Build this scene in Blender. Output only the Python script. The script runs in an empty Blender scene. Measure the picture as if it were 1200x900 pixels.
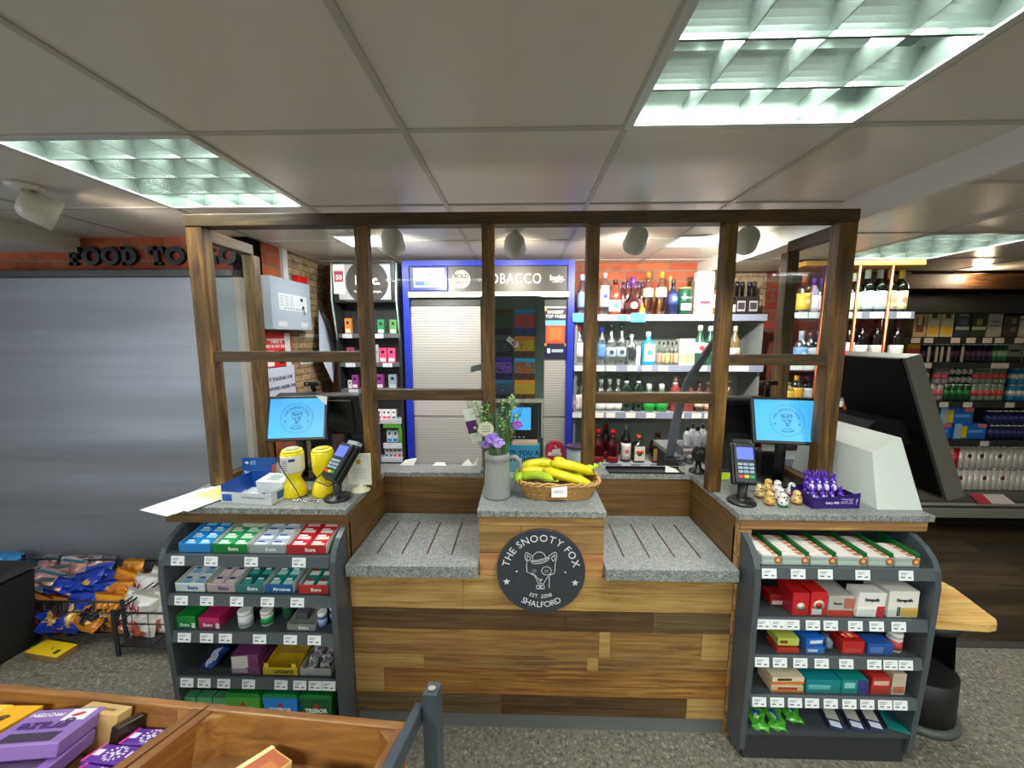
import bpy, bmesh, math, random
from mathutils import Vector, Matrix, Euler
R = math.radians; PI = math.pi
rnd = random.Random(7)
sc = bpy.context.scene
col = sc.collection
# ---------------------------------------------------------------- camera model (used to survey the place from the photo)
TH = math.atan(55 / 450); PS = R(1.5); CZ = 1.52
def ray(px, py):
    u = (px - 600) / 450; v = (450 - py) / 450
    f = math.cos(TH) + v * math.sin(TH); dz = v * math.cos(TH) - math.sin(TH)
    return Vector((u * math.cos(PS) - f * math.sin(PS), f * math.cos(PS) + u * math.sin(PS), dz))
def W(px, py, Y):
    r = ray(px, py); return Vector((0, 0, CZ)) + r * (Y / r.y)
def WZ(px, py, z=.9):
    r = ray(px, py); return Vector((0, 0, CZ)) + r * ((z - CZ) / r.z)
def WX(px, py, X):
    r = ray(px, py); return Vector((0, 0, CZ)) + r * (X / r.x)
# ---------------------------------------------------------------- objects
def link(o, parent=None):
    col.objects.link(o)
    if parent is not None: o.parent = parent
    return o
def tag(o, label, cat, group=None, kind=None):
    o['label'] = label; o['category'] = cat
    if group: o['group'] = group
    if kind: o['kind'] = kind
    return o
def T(name, label, cat, loc=(0, 0, 0), rz=0, group=None, rot=None):
    o = bpy.data.objects.new(name, None); o.empty_display_size = .05
    o.location = loc; o.rotation_euler = rot if rot else (0, 0, rz)
    return link(tag(o, label, cat, group))
def dup(root, loc=None, rz=None, label=None, group=None, rot=None):
    r = root.copy(); col.objects.link(r)
    if loc is not None: r.location = loc
    if rz is not None: r.rotation_euler = (0, 0, rz)
    if rot is not None: r.rotation_euler = rot
    if label: r['label'] = label
    if group: r['group'] = group
    for ch in list(root.children):
        c = ch.copy(); col.objects.link(c); c.parent = r
        for g in list(ch.children):
            d = g.copy(); col.objects.link(d); d.parent = c
    return r
class MB:
    def __init__(s): s.b = bmesh.new(); s.mi = 0
    def m(s, i): s.mi = i; return s
    def _f(s, vs, smooth=False):
        try: f = s.b.faces.new(vs)
        except ValueError: return None
        f.material_index = s.mi; f.smooth = smooth; return f
    def box(s, c, d, rot=None, b=0):
        M = Matrix.Translation(c)
        if rot: M = M @ Euler(rot).to_matrix().to_4x4()
        hx, hy, hz = d[0] / 2, d[1] / 2, d[2] / 2
        v = [s.b.verts.new(M @ Vector((x, y, z))) for x in (-hx, hx) for y in (-hy, hy) for z in (-hz, hz)]
        fs = [s._f([v[i] for i in q]) for q in ((0, 1, 3, 2), (4, 6, 7, 5), (0, 4, 5, 1), (2, 3, 7, 6), (0, 2, 6, 4), (1, 5, 7, 3))]
        if b:
            es = list({e for f in fs for e in f.edges})
            r = bmesh.ops.bevel(s.b, geom=es, offset=b, segments=2, affect='EDGES', profile=.5)
            for f in r['faces']: f.material_index = s.mi
        return s
    def bb(s, x0, x1, y0, y1, z0, z1, b=0):
        return s.box(((x0 + x1) / 2, (y0 + y1) / 2, (z0 + z1) / 2), (abs(x1 - x0), abs(y1 - y0), abs(z1 - z0)), b=b)
    def prism(s, pts, axis, a0, a1, smooth=False):
        def P(p, a):
            return Vector((a, p[0], p[1])) if axis == 'x' else Vector((p[0], a, p[1])) if axis == 'y' else Vector((p[0], p[1], a))
        A = [s.b.verts.new(P(p, a0)) for p in pts]; B = [s.b.verts.new(P(p, a1)) for p in pts]
        s._f(A); s._f(B[::-1]); n = len(pts)
        for i in range(n): s._f([A[i], B[i], B[(i + 1) % n], A[(i + 1) % n]], smooth)
        return s
    def lathe(s, prof, o=(0, 0, 0), n=16, M=None, sq=0, smooth=True):
        o = Vector(o); rings = []
        for r, z in prof:
            ring = []
            for i in range(n):
                a = 2 * PI * i / n; c, d = math.cos(a), math.sin(a)
                k = 1
                if sq: k = 1 / (abs(c) ** sq + abs(d) ** sq) ** (1 / sq)
                p = Vector((r * c * k, r * d * k, z))
                if M: p = M @ p
                ring.append(s.b.verts.new(p + o))
            rings.append(ring)
        for a, b in zip(rings, rings[1:]):
            for i in range(n): s._f([a[i], a[(i + 1) % n], b[(i + 1) % n], b[i]], smooth)
        if prof[0][0] > 1e-5: s._f(rings[0][::-1])
        if prof[-1][0] > 1e-5: s._f(rings[-1])
        return s
    def cyl(s, p0, p1, r0, r1=None, n=12):
        p0 = Vector(p0); p1 = Vector(p1); d = p1 - p0
        q = d.to_track_quat('Z', 'Y').to_matrix()
        return s.lathe([(r0, 0), (r1 if r1 is not None else r0, d.length)], p0, n, q)
    def tube(s, pts, r, n=8, cap=True):
        pts = [Vector(p) for p in pts]; rs = r if isinstance(r, (list, tuple)) else [r] * len(pts); rings = []
        for i, p in enumerate(pts):
            d = (pts[min(i + 1, len(pts) - 1)] - pts[max(i - 1, 0)]).normalized()
            up = Vector((0, 0, 1)) if abs(d.z) < .95 else Vector((1, 0, 0))
            x = d.cross(up).normalized(); y = x.cross(d)
            rings.append([s.b.verts.new(p + (x * math.cos(2 * PI * k / n) + y * math.sin(2 * PI * k / n)) * rs[i]) for k in range(n)])
        for a, b in zip(rings, rings[1:]):
            for k in range(n): s._f([a[k], a[(k + 1) % n], b[(k + 1) % n], b[k]], True)
        if cap: s._f(rings[0][::-1]); s._f(rings[-1])
        return s
    def ell(s, c, r, n=12, m=8, rot=None):
        M = Euler(rot).to_matrix() if rot else Matrix.Identity(3)
        prof = [(max(1e-6, math.sin(PI * i / m)), -math.cos(PI * i / m)) for i in range(m + 1)]
        D = Matrix.Diagonal(r)
        return s.lathe(prof, c, n, M @ D)
    def poly(s, pts):
        s._f([s.b.verts.new(Vector(p)) for p in pts]); return s
    def hexa(s, p):   # 8 points: bottom 4 (ccw), top 4
        v = [s.b.verts.new(Vector(q)) for q in p]
        for q in ((3, 2, 1, 0), (4, 5, 6, 7), (0, 1, 5, 4), (1, 2, 6, 5), (2, 3, 7, 6), (3, 0, 4, 7)): s._f([v[i] for i in q])
        return s
    def rib(s, pts, w, y=0, closed=False, t=.0006):   # flat line drawn in the XZ plane
        P = [Vector((p[0], 0, p[1])) for p in pts]
        if closed: P.append(P[0])
        for a, b in zip(P, P[1:]):
            d = (b - a)
            if d.length < 1e-7: continue
            d.normalize(); nrm = Vector((-d.z, 0, d.x)) * (w / 2); e = d * (w / 2 * .8)
            q = [a - e - nrm, b + e - nrm, b + e + nrm, a - e + nrm]
            s.hexa([x + Vector((0, y, 0)) for x in q] + [x + Vector((0, y - t, 0)) for x in q])
        return s
    def obj(s, name, mats, parent=None, loc=None, rot=None):
        bmesh.ops.recalc_face_normals(s.b, faces=s.b.faces)
        me = bpy.data.meshes.new(name); s.b.to_mesh(me); s.b.free()
        for m in (mats if isinstance(mats, (list, tuple)) else [mats]): me.materials.append(m)
        o = bpy.data.objects.new(name, me)
        if loc is not None: o.location = loc
        if rot is not None: o.rotation_euler = rot
        return link(o, parent)
def struct(o): o['kind'] = 'structure'; return o
def arc(cx, cz, r, a0, a1, n=12, ry=None):
    ry = r if ry is None else ry
    return [(cx + r * math.cos(R(a0 + (a1 - a0) * i / n)), cz + ry * math.sin(R(a0 + (a1 - a0) * i / n))) for i in range(n + 1)]
def txt_mesh(s, size, bold=0, sp=1, ext=.0005, ax='CENTER', ls=1):
    c = bpy.data.curves.new('t', 'FONT'); c.body = s; c.size = size; c.offset = bold; c.space_character = sp; c.extrude = ext
    c.align_x = ax; c.align_y = 'CENTER'; c.resolution_u = 3; c.space_line = ls
    o = bpy.data.objects.new('t', c); col.objects.link(o); bpy.context.view_layer.update()
    me = bpy.data.meshes.new_from_object(o.evaluated_get(bpy.context.evaluated_depsgraph_get()))
    bpy.data.objects.remove(o); bpy.data.curves.remove(c)
    return me
def txt(s, size, m, parent, loc, rot=(PI / 2, 0, 0), name='lettering', sx=1, **k):
    me = txt_mesh(s, size, **k); me.name = name
    me.materials.clear(); me.materials.append(m)
    o = bpy.data.objects.new(name, me); o.location = loc; o.rotation_euler = rot; o.scale = (sx, 1, 1)
    return link(o, parent)
def ring_text(B, s, r, size, a_mid, a_span, y=0, flip=False, bold=0):
    """letters set round a circle in the XZ plane, added to builder B"""
    L = []
    for ch in s:
        if ch == ' ': L.append((None, size * .30)); continue
        me = txt_mesh(ch, size, bold=bold); L.append((me, max(v.co.x for v in me.vertices) - min(v.co.x for v in me.vertices) + size * .13))
    tot = sum(w for _, w in L); u = 0
    for me, w in L:
        k = (u + w / 2) / tot - .5; u += w
        if me is None: continue
        a = a_mid + k * (a_span if flip else -a_span); t = R(a - 90) if not flip else R(a + 90)
        M = Matrix.Translation((r * math.cos(R(a)), y, r * math.sin(R(a)))) @ Matrix.Rotation(-t, 4, 'Y') @ Matrix.Rotation(PI / 2, 4, 'X')
        me.transform(M); B.b.from_mesh(me); bpy.data.meshes.remove(me)
    return B
# ---------------------------------------------------------------- materials
_m = {}
def lin(h):
    if isinstance(h, str):
        h = h.lstrip('#'); h = tuple(int(h[i:i + 2], 16) / 255 for i in (0, 2, 4))
    return tuple((c / 12.92 if c <= .04045 else ((c + .055) / 1.055) ** 2.4) for c in h) + (1,)
def mat(h, rough=.45, metal=0, emit=0, spec=.5, coat=0):
    k = (h, rough, metal, emit, spec, coat)
    if k in _m: return _m[k]
    m = bpy.data.materials.new('surface_' + h.strip('#')); m.use_nodes = True; p = m.node_tree.nodes['Principled BSDF']
    p.inputs['Base Color'].default_value = lin(h); p.inputs['Roughness'].default_value = rough; p.inputs['Metallic'].default_value = metal
    p.inputs['Specular IOR Level'].default_value = spec; p.inputs['Coat Weight'].default_value = coat
    if emit: p.inputs['Emission Color'].default_value = lin(h); p.inputs['Emission Strength'].default_value = emit
    _m[k] = m; return m
class NT:
    def __init__(s, name):
        s.mat = bpy.data.materials.new(name); s.mat.use_nodes = True; s.t = s.mat.node_tree; s.p = s.t.nodes['Principled BSDF']
    def n(s, typ, **k):
        x = s.t.nodes.new(typ)
        for a, b in k.items():
            if a in x.inputs.keys(): x.inputs[a].default_value = b
            else: setattr(x, a, b)
        return x
    def l(s, a, b): s.t.links.new(a, b)
    def coord(s, sc_=(1, 1, 1), loc=(0, 0, 0)):
        tc = s.n('ShaderNodeTexCoord'); mp = s.n('ShaderNodeMapping'); mp.inputs['Scale'].default_value = sc_; mp.inputs['Location'].default_value = loc
        s.l(tc.outputs['Object'], mp.inputs['Vector']); return mp.outputs['Vector']
    def boxco(s):
        """wall coordinates: across, up - picked by which way the face looks"""
        tc = s.n('ShaderNodeTexCoord'); g = s.n('ShaderNodeSeparateXYZ'); s.l(tc.outputs['Object'], g.inputs[0])
        nn = s.n('ShaderNodeSeparateXYZ'); s.l(tc.outputs['Normal'], nn.inputs[0])
        def big(o):
            a = s.n('ShaderNodeMath', operation='ABSOLUTE'); s.l(o, a.inputs[0]); b = s.n('ShaderNodeMath', operation='GREATER_THAN'); s.l(a.outputs[0], b.inputs[0]); b.inputs[1].default_value = .7; return b.outputs[0]
        def mix(f, a, b):
            x = s.n('ShaderNodeMix'); x.data_type = 'FLOAT'; s.l(f, x.inputs[0]); s.l(a, x.inputs[2]); s.l(b, x.inputs[3]); return x.outputs[0]
        U = mix(big(nn.outputs[0]), g.outputs[0], g.outputs[1]); V = mix(big(nn.outputs[2]), g.outputs[2], g.outputs[1])
        c = s.n('ShaderNodeCombineXYZ'); s.l(U, c.inputs[0]); s.l(V, c.inputs[1]); return c.outputs[0]
    def noise(s, vec, scale, detail=4, rough=.5, dist=0):
        x = s.n('ShaderNodeTexNoise'); x.inputs['Scale'].default_value = scale; x.inputs['Detail'].default_value = detail; x.inputs['Roughness'].default_value = rough; x.inputs['Distortion'].default_value = dist
        s.l(vec, x.inputs['Vector']); return x.outputs['Fac']
    def ramp(s, fac, stops):
        x = s.n('ShaderNodeValToRGB'); e = x.color_ramp.elements
        while len(e) < len(stops): e.new(.5)
        for i, (p, c) in enumerate(stops): e[i].position = p; e[i].color = lin(c)
        s.l(fac, x.inputs[0]); return x.outputs[0]
    def mixc(s, f, a, b, mode='MIX'):
        x = s.n('ShaderNodeMix'); x.data_type = 'RGBA'; x.blend_type = mode
        if isinstance(f, (int, float)): x.inputs[0].default_value = f
        else: s.l(f, x.inputs[0])
        for i, v in ((6, a), (7, b)):
            if isinstance(v, str): x.inputs[i].default_value = lin(v)
            else: s.l(v, x.inputs[i])
        return x.outputs[2]
    def stretch(s, vec, k):
        mp = s.n('ShaderNodeMapping'); mp.inputs['Scale'].default_value = k; s.l(vec, mp.inputs['Vector']); return mp.outputs[0]
    def bump(s, h, strength=.3, dist=.01):
        b = s.n('ShaderNodeBump'); b.inputs['Strength'].default_value = strength; b.inputs['Distance'].default_value = dist
        s.l(h, b.inputs['Height']); s.l(b.outputs[0], s.p.inputs['Normal'])
    def done(s, c, rough=.5, metal=0, spec=.5):
        s.l(c, s.p.inputs['Base Color'])
        if isinstance(rough, (int, float)): s.p.inputs['Roughness'].default_value = rough
        else: s.l(rough, s.p.inputs['Roughness'])
        s.p.inputs['Metallic'].default_value = metal; s.p.inputs['Specular IOR Level'].default_value = spec
        return s.mat
def wood(name, dark, mid, light, k=(3, 3, 40), sc_=1.5, rough=.5, bump=.15):
    n = NT(name); v = n.coord(k)
    f = n.noise(v, sc_, 7, .64, 1.1); c = n.ramp(f, [(.3, dark), (.5, mid), (.7, light)])
    big = n.noise(n.coord((2, 2, 2)), 2.5, 2); c = n.mixc(.45, c, n.ramp(big, [(.35, dark), (.65, light)]), 'SOFT_LIGHT')
    n.bump(f, bump, .004); return n.done(c, rough)
def bricks(name, c1, c2, mortar, bw, bh, ms=.012, noisecol=None, rough=.85, grain=None, bias=0, off=.5, sq=1, bump=.6, nsc=9, nmix=.5):
    n = NT(name); v = n.boxco(); b = n.n('ShaderNodeTexBrick'); n.l(v, b.inputs['Vector'])
    b.inputs['Color1'].default_value = lin(c1); b.inputs['Color2'].default_value = lin(c2); b.inputs['Mortar'].default_value = lin(mortar)
    b.inputs['Scale'].default_value = 1; b.inputs['Brick Width'].default_value = bw; b.inputs['Row Height'].default_value = bh
    b.inputs['Mortar Size'].default_value = ms; b.inputs['Mortar Smooth'].default_value = .2; b.inputs['Bias'].default_value = bias; b.offset = off; b.squash = sq
    c = b.outputs['Color']
    if grain:
        f = n.noise(n.stretch(v, grain), 1, 6, .62, .8); c = n.mixc(.75, c, n.ramp(f, [(.28, '#3a2a1c'), (.5, '#808080'), (.72, '#c9c3b4')]), 'OVERLAY')
    if noisecol:
        f2 = n.noise(v, nsc, 4, .6); c = n.mixc(nmix, c, n.ramp(f2, [(.3, noisecol[0]), (.7, noisecol[1])]), 'OVERLAY')
    inv = n.n('ShaderNodeMath', operation='SUBTRACT'); inv.inputs[0].default_value = 1; n.l(b.outputs['Fac'], inv.inputs[1])
    n.bump(inv.outputs[0], bump, .006)
    return n.done(c, rough)
def speckle(name, base, dark, light, scale, rough=.45, bump=0):
    n = NT(name); v = n.coord()
    f = n.noise(v, scale, 2, .8); c = n.ramp(f, [(.34, dark), (.46, base), (.56, base), (.68, light)])
    f2 = n.noise(v, scale * .31, 3, .6); c = n.mixc(.35, c, n.ramp(f2, [(.35, dark), (.65, light)]), 'OVERLAY')
    if bump: n.bump(f, bump, .003)
    return n.done(c, rough)
def glass(name, tint, clear=.9, rough=.03, ior=1.35, k=1):
    m = bpy.data.materials.new(name); m.use_nodes = True; t = m.node_tree; t.nodes.clear(); N = t.nodes.new; L = t.links.new
    o = N('ShaderNodeOutputMaterial'); mx = N('ShaderNodeMixShader'); a = N('ShaderNodeBsdfTransparent'); g = N('ShaderNodeBsdfGlossy')
    a.inputs[0].default_value = lin(tint); g.inputs['Roughness'].default_value = rough
    ge = N('ShaderNodeNewGeometry'); io = N('ShaderNodeMix'); io.data_type = 'FLOAT'; L(ge.outputs['Backfacing'], io.inputs[0]); io.inputs[2].default_value = ior; io.inputs[3].default_value = 1 / ior   # same sheen from either face of a pane
    fr = N('ShaderNodeFresnel'); L(io.outputs[0], fr.inputs[0]); ad = N('ShaderNodeMath'); ad.operation = 'MULTIPLY_ADD'; ad.inputs[1].default_value = k; ad.inputs[2].default_value = 1 - clear; ad.use_clamp = True
    L(fr.outputs[0], ad.inputs[0]); L(ad.outputs[0], mx.inputs[0]); L(a.outputs[0], mx.inputs[1]); L(g.outputs[0], mx.inputs[2]); L(mx.outputs[0], o.inputs[0])
    return m
def ribbed(name, c, pitch, dark, rough=.4, metal=.0, bumpk=.8):
    """horizontal laths of a roller shutter"""
    n = NT(name); g = n.n('ShaderNodeSeparateXYZ'); n.l(n.coord(), g.inputs[0])
    a = n.n('ShaderNodeMath', operation='MULTIPLY'); a.inputs[1].default_value = 1 / pitch; n.l(g.outputs[2], a.inputs[0])
    f = n.n('ShaderNodeMath', operation='FRACT'); n.l(a.outputs[0], f.inputs[0])
    s_ = n.n('ShaderNodeMath', operation='SUBTRACT'); s_.inputs[1].default_value = .5; n.l(f.outputs[0], s_.inputs[0])
    q = n.n('ShaderNodeMath', operation='ABSOLUTE'); n.l(s_.outputs[0], q.inputs[0])
    cc = n.ramp(q.outputs[0], [(.0, c), (.36, c), (.5, dark)]); n.bump(q.outputs[0], bumpk, -.004)
    return n.done(cc, rough, metal)
WOODPOST = wood('dark_stained_wood', '#35260c', '#664b1c', '#967432', (26, 26, 2.2), 1.4)
WOODBEAM = wood('dark_stained_beam', '#2b1e0c', '#4e3919', '#765a2a', (2.2, 26, 26), 1.4)
WOODSIDE = wood('dark_stained_side_rail', '#33240e', '#5c4420', '#80622e', (26, 2.2, 26), 1.4)
PLANK = bricks('reclaimed_plank_cladding', '#5a4026', '#c09a5a', '#3a2a18', 1.05, .105, .0016, ('#4d4030', '#c8b89a'), .5, (2.2, 42, 1), 0, .37, bump=.25, nsc=3, nmix=.4)
PLANKLIGHT = bricks('pale_oak_cladding', '#b48f58', '#d8b47a', '#5a4020', 1.3, .105, .0014, ('#8a7a60', '#d8ccb0'), .5, (2.2, 38, 1), 0, .4, bump=.2, nsc=3, nmix=.3)
PLANKDARK = bricks('brown_oak_cladding', '#7c5a32', '#a88550', '#3a2814', 1.4, .1, .0014, ('#5a4a34', '#b8a888'), .5, (2.0, 40, 1), 0, .4, bump=.2, nsc=3, nmix=.35)
GRANITE = speckle('grey_granite', '#8d8f8d', '#4c4e4e', '#c9cac7', 190, .38)
LINO = speckle('grey_fleck_flooring', '#767167', '#46423b', '#aea89c', 70, .5)
WOODFLOOR = bricks('dark_plank_vinyl', '#4a3f31', '#75664f', '#241c14', 1.1, .14, .0015, ('#40382c', '#8a7c66'), .35, (1.5, 26, 1), 0, .4, bump=.1)
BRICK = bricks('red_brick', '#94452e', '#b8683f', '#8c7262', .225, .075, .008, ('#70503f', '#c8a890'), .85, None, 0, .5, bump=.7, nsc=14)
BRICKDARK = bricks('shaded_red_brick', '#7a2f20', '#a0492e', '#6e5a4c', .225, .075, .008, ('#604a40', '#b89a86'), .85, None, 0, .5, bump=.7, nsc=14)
STONE = bricks('split_stone_cladding', '#8f806c', '#bdab90', '#5c5044', .23, .045, .0022, ('#4c4236', '#d8c8a8'), .85, None, 0, .37, 1, 1.0, 22, .7)
TILE = speckle('ceiling_tile', '#cbc6bd', '#cac5bc', '#ccc7be', 40, .3)
TRIMW = mat('#c9c5bc', .45)
WHITE = mat('#e6e4de', .5); PAPER = mat('#f2f0ea', .6); CREAM = mat('#e8e2c8', .5); BLACK = mat('#0c0c0d', .4); INK = mat('#1c1c20', .6)
CHAR = mat('#3b3f44', .5); CHARD = mat('#2a2d31', .5); STEELG = mat('#4b5156', .4, .3); GREY = mat('#8c8e90', .5); PALEG = mat('#b9bdbf', .4)
CHROME = mat('#d0d0d0', .15, 1); COPPER = mat('#b0643c', .28, .9); TAGP = mat('#eceff0', .5); TAGI = mat('#56585c', .6)
YEL = mat('#f0d80a', .35); PURP = mat('#3a1a6a', .35); RED = mat('#c01c22', .35); GRN = mat('#12803a', .35); NAVY = mat('#161a4c', .4)
GLASS = glass('clear_screen_glass', '#f4f7f6', .996, .03, 1.3, .35); ACRYL = glass('clear_acrylic', '#f6f9f9', .985, .1, 1.12)
BGLASS = glass('clear_bottle_glass', '#c9d3d2', .8, .08, 1.4)
ALULOUV = mat('#7f8b84', .25, .8); TUBE = mat('#fbfff8', .3, 0, 8)
# ================================================================ ROOM
GX = [-2.725 + .6 * i for i in range(8)]; GY = [-3.085 + .6 * i for i in range(11)]
FIX_L = [(-1.525, 1.115), (.275, .515), (-.925, -1.285), (.875, -1.885), (-1.525, -1.285)]     # louvre lights in the 2.08 m ceiling
def ceiling(name, x0, x1, y0, y1, z, gx, gy, holes, w=.019):
    B = MB(); xs = sorted({x0, x1, *[g for g in gx if x0 < g < x1]}); ys = sorted({y0, y1, *[g for g in gy if y0 < g < y1]})
    for a, b in zip(xs, xs[1:]):
        for c, d in zip(ys, ys[1:]):
            if any(abs(a - h[0]) < .02 and abs(c - h[1]) < .02 for h in holes): continue
            B.poly([(a, c, z), (a, d, z), (b, d, z), (b, c, z)])
    struct(B.obj(name, TILE))
    B = MB()
    for g in xs[1:-1]: B.bb(g - w / 2, g + w / 2, y0, y1, z - .004, z + .002)
    for g in ys[1:-1]: B.bb(x0, x1, g - w / 2, g + w / 2, z - .0035, z + .0015)
    struct(B.obj('trim_' + name[-1], mat('#aeaaa1', .4)))
ceiling('ceiling_1', -2.53, 1.36, -3.1, 3.05, 2.08, GX, GY, FIX_L)
FIX_R = [(1.9, 1.9), (1.9, -.5), (1.9, -2.3)]
ceiling('ceiling_2', 1.36, 4.8, -3.1, 2.95, 2.0, [1.3 + .6 * i for i in range(1, 6)], [-2.9 + .6 * i for i in range(10)], FIX_R)
struct(MB().bb(1.335, 1.36, -3.1, 3.05, 1.985, 2.08).obj('trim_3', mat('#d8d6d0', .4)))
struct(MB().bb(-4.3, -2.53, -3.1, 2.2, 2.0, 2.1).obj('ceiling_3', mat('#c4c2bc', .5)))
struct(MB().bb(-2.53, -2.515, -3.1, 2.2, 1.995, 2.08).obj('trim_4', mat('#dddcd6', .4)))
struct(MB().bb(-4.3, 4.8, -3.1, 1.80, -.04, 0).obj('floor_1', LINO))
struct(MB().bb(1.3, 4.8, 1.80, 4.2, -.04, 0).obj('floor_2', WOODFLOOR)); struct(MB().bb(-4.3, 1.3, 1.80, 4.2, -.04, 0).obj('floor_3', LINO))
struct(MB().bb(1.3, 4.8, 1.78, 1.82, 0, .004).obj('trim_5', mat('#33322f', .5)))
struct(MB().bb(-4.3, -1.54, 2.2, 2.3, 0, 2.1).obj('wall_left', BRICK))
struct(MB().bb(-1.64, -1.54, 2.2, 2.56, 0, 2.1).obj('wall_corner', BRICK))
struct(MB().bb(-1.64, -1.54, 2.56, 3.15, 0, 2.1).obj('wall_stone', STONE))
struct(MB().bb(-1.64, 1.35, 3.05, 3.15, 0, 2.1).obj('wall_back', BRICK))
struct(MB().bb(1.35, 1.86, 3.05, 3.15, 0, 2.1).obj('wall_back_stone', STONE))
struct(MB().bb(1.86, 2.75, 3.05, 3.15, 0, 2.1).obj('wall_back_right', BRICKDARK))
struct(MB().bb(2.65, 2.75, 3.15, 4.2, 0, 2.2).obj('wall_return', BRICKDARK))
struct(MB().bb(2.65, 4.9, 4.1, 4.2, 0, 2.2).obj('wall_far', mat('#2a2018', .8)))
SHOPW = mat('#b8b2a6', .7)
struct(MB().bb(4.8, 4.9, -3.2, 4.2, 0, 2.2).obj('wall_right', SHOPW))
struct(MB().bb(-4.4, -4.3, -3.2, 2.3, 0, 2.2).obj('wall_far_left', SHOPW))
struct(MB().bb(-4.4, 4.9, -3.2, -3.1, 0, 2.2).obj('wall_front', SHOPW))
struct(MB().bb(2.4, 4.8, 2.95, 4.1, 2.02, 2.1).obj('ceiling_4', mat('#2b2016', .8)))
TIMB = wood('old_oak_beam', '#24180c', '#4a3118', '#7a5428', (2, 20, 20), 1.3)
for i, (y, z0, z1) in enumerate([(2.98, 1.87, 1.985), (3.35, 1.9, 2.01)]):
    struct(MB().bb(2.45, 4.8, y, y + .12, z0, z1, b=.008).obj('trim_%d' % (6 + i), TIMB))
for i in range(5):
    struct(MB().bb(2.9 + .42 * i, 3.0 + .42 * i, 3.12, 3.9, 1.93, 2.02, b=.006).obj('trim_%d' % (8 + i), TIMB))
# ---------------------------------------------------------------- camera
cam = bpy.data.cameras.new('camera'); cam.lens = 13.5; cam.sensor_width = 36; cam.clip_start = .02
co = bpy.data.objects.new('camera', cam); co.location = (0, 0, CZ); co.rotation_euler = (PI / 2 - TH, 0, PS); col.objects.link(co); sc.camera = co
# ---------------------------------------------------------------- lights
def area(name, loc, sx, sy, power, color=(1, 1, 1), rot=(0, 0, 0), spread=PI):
    l = bpy.data.lights.new(name, 'AREA'); l.shape = 'RECTANGLE'; l.size = sx; l.size_y = sy; l.energy = power; l.color = color; l.spread = spread
    o = bpy.data.objects.new(name, l); o.location = loc; o.rotation_euler = rot; col.objects.link(o); return o
def louvre_light(x, y, z, label, power, visible=True):
    t = T('ceiling_light', label, 'ceiling light', (x + .3, y + .3, z), group=None)
    h = .085
    B = MB(); s = .298
    B.bb(-s, s, -s, -s + .006, 0, h).bb(-s, s, s - .006, s, 0, h).bb(-s, -s + .006, -s, s, 0, h).bb(s - .006, s, -s, s, 0, h).bb(-s, s, -s, s, h, h + .006)
    B.obj('housing', mat('#76827b', .3, .7), t)
    B = MB()
    for d, e in (((-s - .004, s + .004), (-s - .004, -s + .016)), ((-s - .004, s + .004), (s - .016, s + .004))): B.bb(d[0], d[1], e[0], e[1], -.006, 0); B.bb(e[0], e[1], d[0], d[1], -.0055, 0)
    B.obj('frame', mat('#c8ccc8', .3, .3), t)
    if visible:
        B = MB()
        for k in range(4):                                   # cross fins, thicker at the top, scooped below
            xx = -.2235 + .149 * k - .0
            if k: B.prism([(xx - .0745 - .001, .002), (xx - .0745 + .001, .002), (xx - .0745 + .006, .05), (xx - .0745 - .006, .05)], 'y', -s, s)
        for k in range(3):                                   # curved reflectors between the tubes
            yy = -.149 + .149 * k
            P = [(yy - .003, .001), (yy + .003, .001)] + [(yy + .003 + .03 * (i / 6) ** 2, .001 + .06 * i / 6) for i in range(1, 7)] + [(yy - .003 - .03 * (i / 6) ** 2, .001 + .06 * i / 6) for i in range(6, 0, -1)]
            B.prism(P, 'x', -s, s)
        B.obj('louvre', ALULOUV, t)
    for k in range(4):
        yy = -.2235 + .149 * k
        b = MB().cyl((-.28, yy, .066), (.28, yy, .066), .008, n=10); b.obj('fluorescent_tube', TUBE, t)
        area('tube_lamp', (x + .3, y + .3 + yy, z + .054), .54, .022, power / 4, (.93, 1, .95))
    return t
louvre_light(*FIX_L[0], 2.08, 'square louvred ceiling light on the left above the grey roller shutter', 16)
louvre_light(*FIX_L[1], 2.08, 'large bright louvred ceiling light nearest the viewer at the upper right', 17)
louvre_light(*FIX_R[0], 2.0, 'louvred ceiling light in the lower ceiling above the wine rack', 14)
for f in FIX_L[2:]: louvre_light(*f, 2.08, 'unseen ceiling light added behind the viewer', 24, False)['group'] = 'added ceiling lights behind the viewer'  # unseen fixtures added to brighten the room
for f in FIX_R[1:]: louvre_light(*f, 2.0, 'unseen ceiling light added behind the viewer', 24, False)['group'] = 'added ceiling lights behind the viewer'  # more added fixtures out of view, lighting from the lower ceiling
area('shop_window_daylight', (-3.9, -.2, 1.3), 1.6, 1.6, 20, (.80, .89, 1), (0, R(-90), R(25)))
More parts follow.
